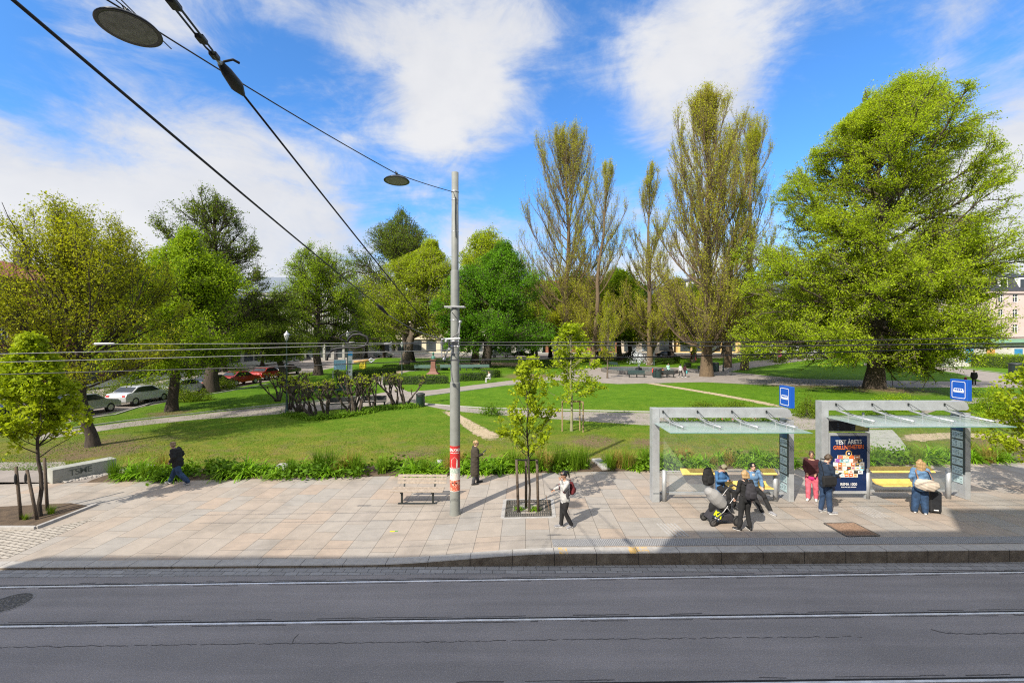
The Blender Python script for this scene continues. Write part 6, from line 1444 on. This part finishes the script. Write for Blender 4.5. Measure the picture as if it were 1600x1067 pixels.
# fountain
x,y,z=GT(998,580.5); t=empty('fountain',(x,y,z),0,'round fountain basin with a spraying white jet','fountain')
R0=5.3
MB().lathe([(R0,0),(R0,.38),(R0-.05,.42),(R0-.45,.42),(R0-.5,.38),(R0-.5,0)],56).build('basin_rim',mat('basin_stone',(0.13,0.12,0.11),.8,.2,5),t)
m,nt,b=_nt('fountain_water'); b.inputs['Base Color'].default_value=(.10,.15,.17,1); b.inputs['Roughness'].default_value=.08; bump(nt,b,noise(nt,5,3,.6,objc(nt)),.8,.08)
MB().lathe([(.01,.30),(R0-.5,.30)],56).build('water',m,t)
MB().lathe([(.5,.1),(.45,.5),(.15,.6),(.08,.95),(.01,.96)],18).build('nozzle',M_dark,t)
rr_=np.random.RandomState(4); k=MB(); C=[]
for i in range(46):
    a=rr_.uniform(0,6.28); v=rr_.uniform(.2,1.9); hh=rr_.uniform(1.5,2.5) if v<1.2 else rr_.uniform(1.0,1.8); pts=[]
    for s in np.linspace(0,1,9): pts.append((math.cos(a)*v*s,math.sin(a)*v*s,.8+4*hh*s*.5*(1-s*.5)*1.0-(.8 if s>.85 else 0)*(s-.85)))
    pts2=[(p[0],p[1],.8+hh*(1-(2*sx-1)**2)) for p,sx in zip(pts,np.linspace(0,.92,9))]
    for p in pts2:
        for _ in range(6): C.append((p[0]+rr_.normal(0,.05),p[1]+rr_.normal(0,.05),p[2]+rr_.normal(0,.09)))
V,Fq=leaves(rr_,np.array(C),.06,0,.7); link_mesh('water_jet',fast_mesh('jet',V,Fq),mat('spray_white',(0.85,0.88,0.9),.5,.02,9),t)
# street signs on the left street
x,y,z=GT(531,592); t=empty('info_board',(x,y,z),.1,'pale blue information board behind the pollards','board'); MB().box((0,0,1.7),(1.4,.12,1.2)).build('panel',mat('board_blue',(0.35,0.58,0.72),.5,.1,3),t); 
for s in (-.8,.8): MB().box((s,0,.5),(.1,.1,1.0)).build('leg',M_steel,t)
x,y,z=GT(547,592); t=empty('bus_pylon',(x,y,z),.1,'slim white and blue stop pylon beside the info board','pylon'); MB().box((0,0,1.4),(.5,.2,2.8)).build('pillar',M_white,t,bevel=.02); MB().box((0,0,3.05),(.55,.22,.5)).build('head',mat('pylon_blue',(0.05,0.3,0.6),.4,.1,3),t); MB().box((0,-.105,1.7),(.35,.02,1.0)).build('map_panel',mat('pylon_green',(0.35,0.5,0.45),.4,.2,6),t)
x,y,z=GT(584,584); t=empty('delivery_box',(x-1.5,y,z+.0),.1,'yellow cabinet standing near the far street','cabinet'); MB().box((0,0,.9),(.8,.7,1.5)).build('cabinet',mat('post_yellow',(0.75,0.6,0.03),.5,.1,3),t,bevel=.04); MB().box((0,0,.08),(.7,.6,.16)).build('plinth',M_dark,t)
x,y,z=GT(1080,563); t=empty('poster_kiosk',(x,y-1,z),.1,'small bright red advertising pillar right of the fountain','advertising pillar'); MB().lathe([(.6,0),(.6,.3),(.5,.32),(.5,1.6)],20).build('pillar',mat('kiosk_red',(0.6,0.08,0.05),.5,.2,3),t,smooth=True); MB().lathe([(.6,1.6),(.6,1.7),(.3,1.9),(.01,2.0)],20).build('roof',M_dark,t)
x,y,z=GT(1143,569); t=empty('banner',(x+8,y,z),0,'pink and white banner flag on a pole at the far street','banner'); MB().tube([(0,0,0),(0,0,3.6)],.05,8).build('pole',M_steel,t); MB().box((.4,0,2.4),(.7,.03,2.2)).build('flag',mat('banner_pink',(0.6,0.1,0.25),.6,.2,3),t)
# ================================================================== cars
def car_proto(col,van=False,name='parked_car'):
    t=empty(name,(0,0,0)); L,Wd=4.3,1.75; m=mat('car_'+col[0],col[1],.25,.03,3,coat=.6,metal=.1)
    if van: L=5.0; P=[(-2.5,.35),(-2.5,1.0),(-2.35,1.9),(-2.2,2.0),(1.0,2.0),(1.7,1.25),(2.4,1.05),(2.5,.7),(2.5,.35)]; G_=[(-2.2,1.15),(-2.1,1.8),(.95,1.85),(1.55,1.25)]
    else: P=[(-2.1,.35),(-2.15,.75),(-2.0,.98),(-1.55,1.05),(-1.0,1.42),(-.6,1.47),(.35,1.45),(1.05,1.0),(1.9,.86),(2.15,.68),(2.15,.35)]; G_=[(-1.45,1.04),(-.98,1.36),(-.6,1.41),(.3,1.39),(.92,1.02)]
    vs=[];fs=[];n=len(P); ys=[(-Wd/2,0),(-Wd/2+.0,1),(Wd/2,1),(Wd/2,0)]
    for sgn,ins in ((-1,0),(1,0)):
        for (x,z) in P:
            tuck=max(0,(z-.95))*.28; vs.append((x,sgn*(Wd/2-tuck),z))
    fs=[tuple(range(n)),tuple(reversed(range(n,2*n)))]+[(i,(i+1)%n,n+(i+1)%n,n+i) for i in range(n)]
    MB().add(vs,fs).build('body',m,t,bevel=.045,smooth=True)
    gl=mat('car_glass',(0.02,0.025,0.03),.08,.1,3)
    for sgn in (-1,1):
        g=MB(); pts=[(x,sgn*(Wd/2-max(0,z-.95)*.28+.006),z) for x,z in G_]; g.add(pts,[tuple(range(len(pts)))]); g.build('side_window',gl,t)
    f=MB(); a=(.42,1.41) if not van else (1.05,1.93); b=(1.0,1.03) if not van else (1.66,1.29)
    tk=lambda z:max(0,z-.95)*.28+.08
    f.add([(a[0]+.02,-Wd/2+tk(a[1]),a[1]+.012),(a[0]+.02,Wd/2-tk(a[1]),a[1]+.012),(b[0]+.02,Wd/2-tk(b[1]),b[1]+.012),(b[0]+.02,-Wd/2+tk(b[1]),b[1]+.012)],[(0,1,2,3)]); f.build('windscreen',gl,t)
    f=MB(); a=(-1.03,1.40) if not van else (-2.40,1.85); b=(-1.52,1.07) if not van else (-2.505,1.1)
    f.add([(a[0]-.02,-Wd/2+tk(a[1]),a[1]+.012),(a[0]-.02,Wd/2-tk(a[1]),a[1]+.012),(b[0]-.02,Wd/2-tk(b[1]),b[1]+.012),(b[0]-.02,-Wd/2+tk(b[1]),b[1]+.012)],[(0,1,2,3)]); f.build('rear_window',gl,t)
    for x in (-1.3,1.32):
        for s in (-1,1):
            w=MB().lathe([(.2,-.10),(.31,-.10),(.33,-.07),(.33,.07),(.31,.10),(.2,.10)],18).build('wheel',M_black,t,smooth=True); w.location=(x,s*(Wd/2-.10),.33); w.rotation_euler=(PI/2,0,0)
            MB().lathe([(.01,-.108),(.2,-.10),(.2,.10),(.01,.108)],10).build('rim',M_steel,w)
    for s in (-1,1):
        MB().box((L/2-.02 if not van else 2.47,s*.62,.72),(.06,.32,.14)).build('headlight',M_white,t,bevel=.02); MB().box((-L/2+.03 if not van else -2.49,s*.66,.82),(.06,.26,.14)).build('tail_light',M_red,t,bevel=.02)
    return t
protos={}
def car(kind,X,Y,rz,lab,dz=-.055):
    cols={'red':(0.33,0.02,0.015),'white':(0.50,0.51,0.52),'silver':(0.38,0.39,0.40),'dark':(0.025,0.027,0.032),'blue':(0.04,0.09,0.2)}
    van=kind.endswith('van'); c=kind.replace('van','')
    if kind not in protos: protos[kind]=t=car_proto((c,cols[c]),van)
    else: t=copy_tree(protos[kind])
    t.location=(X,Y,T(Y)+dz); t.rotation_euler=(0,0,rz); tag(t,lab,'van' if van else 'car','cars parked along the park streets')
car('red',-29.8,49.0,1.35,'bright red parked car, left of two, beyond the path'); car('red',-29.8,54.5,1.45,'bright red parked car, right of two, beyond the path')
car('white',-30.2,41.2,1.45,'white parked car right of the dense green tree trunk'); car('white',-30.2,36.4,1.5,'white parked car left of the dense green tree trunk'); car('dark',-30.2,45.2,1.5,'dark parked car hidden beside the shrub'); car('silver',-30.2,31.4,1.5,'silver parked car behind the olive tree trunk'); car('blue',-30.2,26.6,1.5,'dark blue parked car left of the olive tree trunk'); car('dark',-30.2,60,1.5,'black parked car beyond the red ones')
for i,(px,kind,lab) in enumerate([(600,'silver','silver car parked left of the linden trunk'),(782,'silvervan','silver van parked behind the deep green maple'),(815,'dark','dark car parked right behind the silver van'),(985,'white','white car parked behind the fountain'),(1040,'dark','dark car parked between fountain and tallest poplar'),(1160,'silver','silver car parked between the two right poplars'),(1195,'dark','dark car parked right of the last poplar'),(1235,'white','white car parked far behind the huge tree'),(940,'dark','dark car parked left behind the fountain'),(880,'blue','blue car parked at the foot of the poplars'),(1290,'silver','silver car parked right far behind the huge tree')]):
    Y=99.5; car(kind,(px-HX)/F*Y,Y,PI*(i%2)+.02,lab)
# bicycles/white scooters by the right hedge : small white racks
# ================================================================== buildings
def facade_wall(mb,w,h,cols,rows,ww,wh,z0,rec=.22,skip=None):
    """front wall in plane y=0 with real openings; returns list of openings"""
    cw=w/cols; rh=(h-z0)/rows; op=[]
    if z0>0: mb.quad((0,0,0),(w,0,0),(w,0,z0),(0,0,z0))
    for r in range(rows):
        for c in range(cols):
            x0=c*cw;x1=x0+cw;zb=z0+r*rh;zt=zb+rh; a=x0+(cw-ww)/2;b=a+ww;cz=zb+(rh-wh)*.55;d=cz+wh
            mb.quad((x0,0,zb),(x1,0,zb),(x1,0,cz),(x0,0,cz)); mb.quad((x0,0,d),(x1,0,d),(x1,0,zt),(x0,0,zt)); mb.quad((x0,0,cz),(a,0,cz),(a,0,d),(x0,0,d)); mb.quad((b,0,cz),(x1,0,cz),(x1,0,d),(b,0,d))
            mb.quad((a,0,cz),(a,rec,cz),(a,rec,d),(a,0,d)); mb.quad((b,0,cz),(b,0,d),(b,rec,d),(b,rec,cz)); mb.quad((a,0,d),(a,rec,d),(b,rec,d),(b,0,d)); mb.quad((a,0,cz),(b,0,cz),(b,rec,cz),(a,rec,cz)); op.append((a,b,cz,d))
    return op
M_pane=mat('window_pane',(0.03,0.04,0.05),.1,.3,1.5); M_slate=mat('slate_roof',(0.035,0.038,0.048),.55,.2,6); M_zinc=mat('zinc_roof',(0.20,0.23,0.27),.45,.1,2,metal=.3); M_tile=mat('tile_roof',(0.22,0.07,0.04),.8,.2,4)
def building(label,X,Y,rz,w,d,h,floors,cols,wallm,roofm,roofh=3.0,ground=None,framem=None,chim=2,dorm=0,ww=1.1,wh=1.7,zz=None,group='houses round the park'):
    """local x along facade, facade faces local -y, origin at left front corner"""
    t=empty('house',(X,Y,(T(min(Y,125))-.1) if zz is None else zz),rz,label,'building',group)
    gf=4.2 if ground else 0
    mb=MB(); op=facade_wall(mb,w,h,cols,floors,ww,wh,gf+.6)
    mb.quad((0,0,0),(0,d,0),(0,d,h),(0,0,h)); mb.quad((w,0,0),(w,0,h),(w,d,h),(w,d,0)); mb.quad((0,d,0),(w,d,0),(w,d,h),(0,d,h)); mb.quad((0,0,h-.01),(w,0,h-.01),(w,d,h-.01),(0,d,h-.01))
    # end gable windows as shallow boxes are skipped: ends are plain brick fire walls
    mb.build('wall',wallm,t)
    fm=bpy.data.meshes.get('wf_%.2f_%.2f'%(ww,wh)); 
    if fm is None:
        k=MB(); b=.07
        for c_,dd in (((ww/2,0,b/2),(ww,.06,b)),((ww/2,0,wh-b/2),(ww,.06,b)),((b/2,0,wh/2),(b,.06,wh-2*b)),((ww-b/2,0,wh/2),(b,.06,wh-2*b)),((ww/2,0,wh/2),(b,.06,wh-2*b)),((ww/2,.001,wh*.66),(ww-2*b,.05,b))): k.box(c_,dd)
        fm=k.mesh('wf_%.2f_%.2f'%(ww,wh)); 
        k=MB(); k.quad((.03,.04,.03),(ww-.03,.04,.03),(ww-.03,.04,wh-.03),(.03,.04,wh-.03)); pm=k.mesh('wp_%.2f_%.2f'%(ww,wh)); pm.materials.append(M_pane); fm.materials.append(framem or M_white)
    pm=bpy.data.meshes['wp_%.2f_%.2f'%(ww,wh)]
    for (a,b,z0,z1) in op[:100]:
        f=link_mesh('window',fm,None,t); f.location=(a,.14,z0); link_mesh('pane',pm,None,f)
    k=MB(); k.box((w/2,-.12,h-.25),(w+.2,.45,.5)); k.box((w/2,-.06,gf+.35),(w,.2,.25)); k.build('cornice',wallm,t)
    if ground:
        k=MB(); n=max(3,int(w/3.6))
        for i in range(n): MB().box(((i+.5)*w/n,-.04,1.95),(w/n*.66,.10,2.9)).build('shop_window',mat('shop_glass',(0.05,0.06,0.065),.12,.4,.6),t)
        k=MB(); k.box((w/2,-.2,3.95),(w,.5,.55)); k.build('shop_fascia',ground,t)
    e=.5
    k=MB()
    if roofh>0:
        if dorm: pr=[(-e,h),(.9,h+roofh*.62),(d/2,h+roofh),(d-.9,h+roofh*.62),(d+e,h)]
        else: pr=[(-e,h),(d/2,h+roofh),(d+e,h)]
        k.prism(pr,-.15,w+.15,'x'); rf=k.build('roof',roofm,t)
        for i in range(chim):
            c=MB(); c.box(((i+.7)*w/(chim+.4),d/2-1,h+roofh+.2),(1.2,.8,1.8)); c.box(((i+.7)*w/(chim+.4),d/2-1,h+roofh+1.15),(1.4,1.0,.15)); c.build('chimney',mat('chimney',(0.06,0.05,0.05),.8,.3,4),rf)
        for i in range(dorm):
            x=(i+.5)*w/dorm; c=MB(); c.box((x,.75,h+roofh*.34),(1.7,1.7,roofh*.55)); dm=c.build('dormer',M_white,rf); c=MB(); c.box((x,-.12,h+roofh*.34),(1.2,.06,roofh*.38)); c.build('dormer_window',M_pane,dm); c=MB(); c.box((x,.7,h+roofh*.64),(2.0,1.9,.14)); c.build('dormer_roof',roofm,dm)
    return t
wl=lambda nm,c:mat(nm,c,.85,.10,.6,bmp=.1,bscale=12)
W_brick=wl('brick_red',(0.26,0.10,0.06)); W_grey=wl('stone_grey',(0.32,0.31,0.29)); W_cream=wl('stucco_cream',(0.58,0.52,0.38)); W_white=wl('stucco_white',(0.48,0.49,0.50)); W_yel=wl('stucco_yellow',(0.60,0.42,0.17)); W_pink=wl('stucco_pink',(0.50,0.41,0.375)); W_beige=wl('stucco_beige',(0.50,0.43,0.34)); W_dark=wl('dark_cladding',(0.07,0.065,0.06))
# left street, facades face +X  (rz=+90deg: local x->+Y, local -y -> +X)
building('dark brick house behind the leftmost olive tree',-50,22,PI/2,40,12,11.5,3,10,W_brick,M_tile,2.5,ground=W_dark)
building('grey plastered house on the left street',-50,63,PI/2,24,12,12.0,3,7,W_grey,M_zinc,2.5,ground=W_dark)
# modern shop building closing the left street
b=building('wide grey modern building with shop front and ribbed upper wall',-66,92,0,33,16,13.8,3,16,W_grey,M_zinc,4.2,ground=W_dark,ww=1.0,wh=1.8,chim=2)
k=MB()
for i in range(66): k.box((.25+i*.5,-.10,8.9),(.10,.18,6.6))
k.build('facade_rib',mat('rib_pale',(0.45,0.44,0.42),.7,.1,3),b)
k=MB(); k.box((16.5,-1.2,4.45),(33.5,2.4,.45)); k.build('canopy',W_dark,b)
k=MB()
for i in range(9): k.box((1+i*3.9,-2.0,2.1),(.45,.45,4.2))
k.build('pillar',M_conc,b)
yb=119
for (x0,w,h,fl,cl,wm,rm,rh,gr,lab,dm) in [(-72,20,13,3,6,W_beige,M_tile,3,W_dark,'beige house in the far row behind the modern building',0),(-50,18,16.5,4,6,W_white,M_zinc,4,W_brick,'pale house with skylit grey roof left of the linden',3),(-31,19,13.5,3,7,W_cream,M_slate,3.5,W_cream,'cream house with arched shop windows behind the monument',0),
  (-11,19,15,4,6,W_grey,M_slate,3,W_dark,'grey house behind the deep green maple',0),(9,19,16,4,6,W_brick,M_tile,4,W_dark,'red brick house behind the first poplars',0),(29,14,15.5,4,5,W_beige,M_slate,3,W_dark,'beige house behind the fountain',0),(44,20,16.5,4,7,W_yel,M_slate,4,W_white,'ornate yellow house between the poplars',3),(65,22,15.5,4,7,W_white,M_slate,3.5,W_dark,'white house behind the rightmost poplar',0),(88,26,15,4,8,W_beige,M_slate,3.5,W_dark,'long beige house behind the huge tree',0)]:
    building(lab,x0,yb,0,w,12,h,fl,cl,wm,rm,rh,ground=gr,dorm=dm)
# roof piece far away left
building('tall white block with yellow top storey far behind the linden',-62,165,0,34,14,17.5,5,11,W_white,W_yel,2.5,zz=1.6,chim=0)
# right: pink house with slate mansard
building('pink house with black mansard roof and white dormers at right',88,93,.0,24,14,14.2,3,8,W_pink,M_slate,4.6,ground=W_cream,dorm=6,chim=3)
building('pale grey gabled house at the far right border',112.2,90,.0,16,14,16.2,4,5,W_white,M_slate,3,ground=W_dark)
t=empty('garden_pavilion',(70,73,T(73)),.0,'low green roofed pavilion with painted blue panels at right','pavilion')
MB().box((10,3,1.9),(20,6,3.8)).build('wall',mat('pavilion_wall',(0.50,0.48,0.44),.8,.2,.7),t); MB().box((10,3,4.15),(21.4,7.4,.7)).build('roof',mat('pavilion_green',(0.20,0.36,0.26),.7,.15,1),t)
for i,xx in enumerate((4.5,8,12.5,16.5)): MB().box((xx,-.03,1.8),(1.3,.08,2.2)).build('painted_panel',mat(['panel_blue','panel_orange'][i%2],[(0.03,0.2,0.4),(0.5,0.25,0.08)][i%2],.6,.3,2),t)
x,y,z=GT(1448,560); t=empty('parasol',(x,y-5,z),0,'closed blue parasol over a cafe table at right','parasol'); MB().lathe([(1.7,2.3),(1.2,2.7),(.02,3.1)],8).build('canopy',mat('parasol_blue',(0.03,0.15,0.45),.7,.1,3),t); MB().tube([(0,0,0),(0,0,2.7)],.04,8).build('pole',M_steel,t)
t['label']='open blue parasol at right, behind the huge tree'
# house the photograph was taken from: facade behind the viewer
t=empty('house',(0,0,0),0,'tall house on the near side of the street, behind the viewpoint','building')
EDG=[(-60,-21.3,12.1),(-21.3,-5.6,12.85),(-5.6,2.2,14.15),(2.2,5.6,15.9),(5.6,12,17.6),(12,60,18.4)]
mb=MB()
for a,b_,h in EDG: mb.box(((a+b_)/2,-6.6,h/2),(b_-a,12,h))
mb.build('wall',W_beige,t)
for a,b_,h in EDG:
    n=int((b_-a)/2.8)
    for i in range(n):
        for f in range(int((h-1.5)/3.4)):
            xx=a+(i+.5)*(b_-a)/n
            if abs(xx)<1.5 and f==1: continue
            w_=link_mesh('window',bpy.data.meshes['wf_1.10_1.70'],None,t); w_.location=(xx+.55,-.56,1.2+f*3.4); w_.rotation_euler=(0,0,PI); link_mesh('pane',bpy.data.meshes['wp_1.10_1.70'],None,w_)
grid_sheet('near_pavement',[-60,0,60],[lambda x:-.6,lambda x:1.4],lambda x,y:.12,M_conc)
# ================================================================== light, sky, camera
EL,AZ=math.radians(40.0),math.radians(38.0)     # shadows fall towards azimuth AZ (from +Y towards +X)
sd=Vector((-math.sin(AZ)*math.cos(EL),-math.cos(AZ)*math.cos(EL),math.sin(EL)))
sl=bpy.data.lights.new('sun','SUN'); sl.energy=4.5; sl.angle=math.radians(.53); sl.color=(1.0,.92,.79)
so=bpy.data.objects.new('sun',sl); COL_.objects.link(so); so.rotation_euler=sd.to_track_quat('Z','Y').to_euler()
w=bpy.data.worlds.new('World'); scene.world=w; w.use_nodes=True; nt=w.node_tree; nt.nodes.clear()
out=N(nt,'ShaderNodeOutputWorld'); bg=N(nt,'ShaderNodeBackground'); bg.inputs['Strength'].default_value=.134; nt.links.new(bg.outputs[0],out.inputs[0])
sky=N(nt,'ShaderNodeTexSky'); sky.sky_type='NISHITA'; sky.sun_disc=False; sky.sun_elevation=EL; sky.sun_rotation=math.atan2(sd.x,sd.y); sky.air_density=1.0; sky.dust_density=.3; sky.ozone_density=3.0; sky.altitude=100
tc=N(nt,'ShaderNodeTexCoord'); D=tc.outputs['Generated']
def dirpx(px,py): return Vector(((px-HX)/F,1,(HY-py)/F)).normalized()
mp=N(nt,'ShaderNodeMapping'); mp.inputs['Scale'].default_value=(1.0,1.0,1.7); mp.inputs['Location'].default_value=(3.1,.4,1.9); nt.links.new(D,mp.inputs['Vector'])
n1=noise(nt,2.1,9,.56,mp.outputs[0],.25); mp2=N(nt,'ShaderNodeMapping'); mp2.inputs['Rotation'].default_value=(0,.6,0); mp2.inputs['Scale'].default_value=(1.1,1,3.2); nt.links.new(D,mp2.inputs['Vector']); n2=noise(nt,3.6,8,.62,mp2.outputs[0],.6)
n3=noise(nt,7.5,10,.66,mp.outputs[0],.5)
f=math_(nt,'ADD',math_(nt,'ADD',math_(nt,'MULTIPLY',n1,.80),math_(nt,'MULTIPLY',n2,.62)),math_(nt,'MULTIPLY',n3,.50)); f=math_(nt,'SUBTRACT',f,.47)
BL=[(520,40,.32,.16),(620,90,.22,.13),(760,150,.16,.18),(850,30,.2,.10),(1120,80,.20,.24),(1160,170,.14,.18),(1010,90,.12,.12),(700,250,.14,.10),(40,290,.26,.26),(170,330,.22,.14),(330,340,.24,.14),(480,330,.18,.10),(1580,330,.20,.24),(1560,60,.2,.07),(1450,30,.18,.07),(700,330,.2,.10),(180,20,.2,.09),(880,290,.14,.08),(1000,250,.12,.05),
    (110,165,.17,-.22),(450,130,.12,-.20),(880,190,.13,-.26),(960,30,.10,-.18),(1260,110,.13,-.22),(620,290,.12,-.14),(740,260,.12,-.16),(1260,300,.14,-.12),(1420,130,.18,-.10),(580,210,.10,-.12)]
for px,py,R,a in BL:
    d=dirpx(px,py); dp=N(nt,'ShaderNodeVectorMath',operation='DISTANCE'); nt.links.new(D,dp.inputs[0]); dp.inputs[1].default_value=d
    m=N(nt,'ShaderNodeMapRange'); m.interpolation_type='SMOOTHSTEP'; nt.links.new(dp.outputs['Value'],m.inputs[0]); m.inputs[1].default_value=R*1.5; m.inputs[2].default_value=0; m.inputs[3].default_value=0; m.inputs[4].default_value=a
    f=math_(nt,'ADD',f,m.outputs[0])
sep=N(nt,'ShaderNodeSeparateXYZ'); nt.links.new(D,sep.inputs[0])
hz=maprange(nt,sep.outputs[2],.34,.08,0,.22); f=math_(nt,'ADD',f,hz); f=math_(nt,'ADD',f,maprange(nt,sep.outputs[2],.62,.78,0,.5)); f=math_(nt,'ADD',f,maprange(nt,sep.outputs[1],.1,-.4,0,.25))  # overhead cloud term added out of view to turn the fill light neutral
dens=N(nt,'ShaderNodeMapRange'); dens.interpolation_type='SMOOTHSTEP'; nt.links.new(f,dens.inputs[0]); dens.inputs[1].default_value=.43; dens.inputs[2].default_value=.80; dens.inputs[3].default_value=0; dens.inputs[4].default_value=.96
cc=ramp(nt,n1,[(.36,(2.35,2.55,3.05)),(.60,(4.1,4.1,4.15))])
cm=ramp(nt,f,[(.50,(2.6,3.1,4.1)),(.85,(4.1,4.08,4.1))])
skc=mixc(nt,1.0,sky.outputs[0],(.50,.90,1.25),'MULTIPLY')
cl=mixc(nt,.45,cm,cc)
up=maprange(nt,sep.outputs[2],.62,.9,1.0,1.05)      # sky high up and round the sun brightened, out of view, for fill
dp=N(nt,'ShaderNodeVectorMath',operation='DOT_PRODUCT'); nt.links.new(D,dp.inputs[0]); dp.inputs[1].default_value=sd
gl=maprange(nt,dp.outputs['Value'],.2,1.0,1.0,1.6); k_=math_(nt,'MULTIPLY',up,gl)
vm=N(nt,'ShaderNodeVectorMath',operation='SCALE'); nt.links.new(mixc(nt,dens.outputs[0],skc,cl),vm.inputs[0]); nt.links.new(k_,vm.inputs['Scale'])
nt.links.new(vm.outputs[0],bg.inputs['Color'])
cam=bpy.data.cameras.new('camera'); co=bpy.data.objects.new('camera',cam); COL_.objects.link(co)
co.location=(0,0,CAMZ); co.rotation_euler=(PI/2,0,0); cam.sensor_width=36; cam.lens=36*F/1600; cam.shift_y=-(533.5-HY)/1600; cam.clip_end=4000; cam.clip_start=.05
scene.camera=co
scene.view_settings.view_transform='Standard'; scene.view_settings.look='None'; scene.view_settings.exposure=0.68; scene.view_settings.gamma=1
scene.render.engine='CYCLES'; cy=scene.cycles
cy.max_bounces=6; cy.transparent_max_bounces=12; cy.diffuse_bounces=3; cy.glossy_bounces=2; cy.transmission_bounces=3; cy.use_denoising=False; cy.filter_width=1.15; cy.sample_clamp_indirect=4; cy.use_adaptive_sampling=False
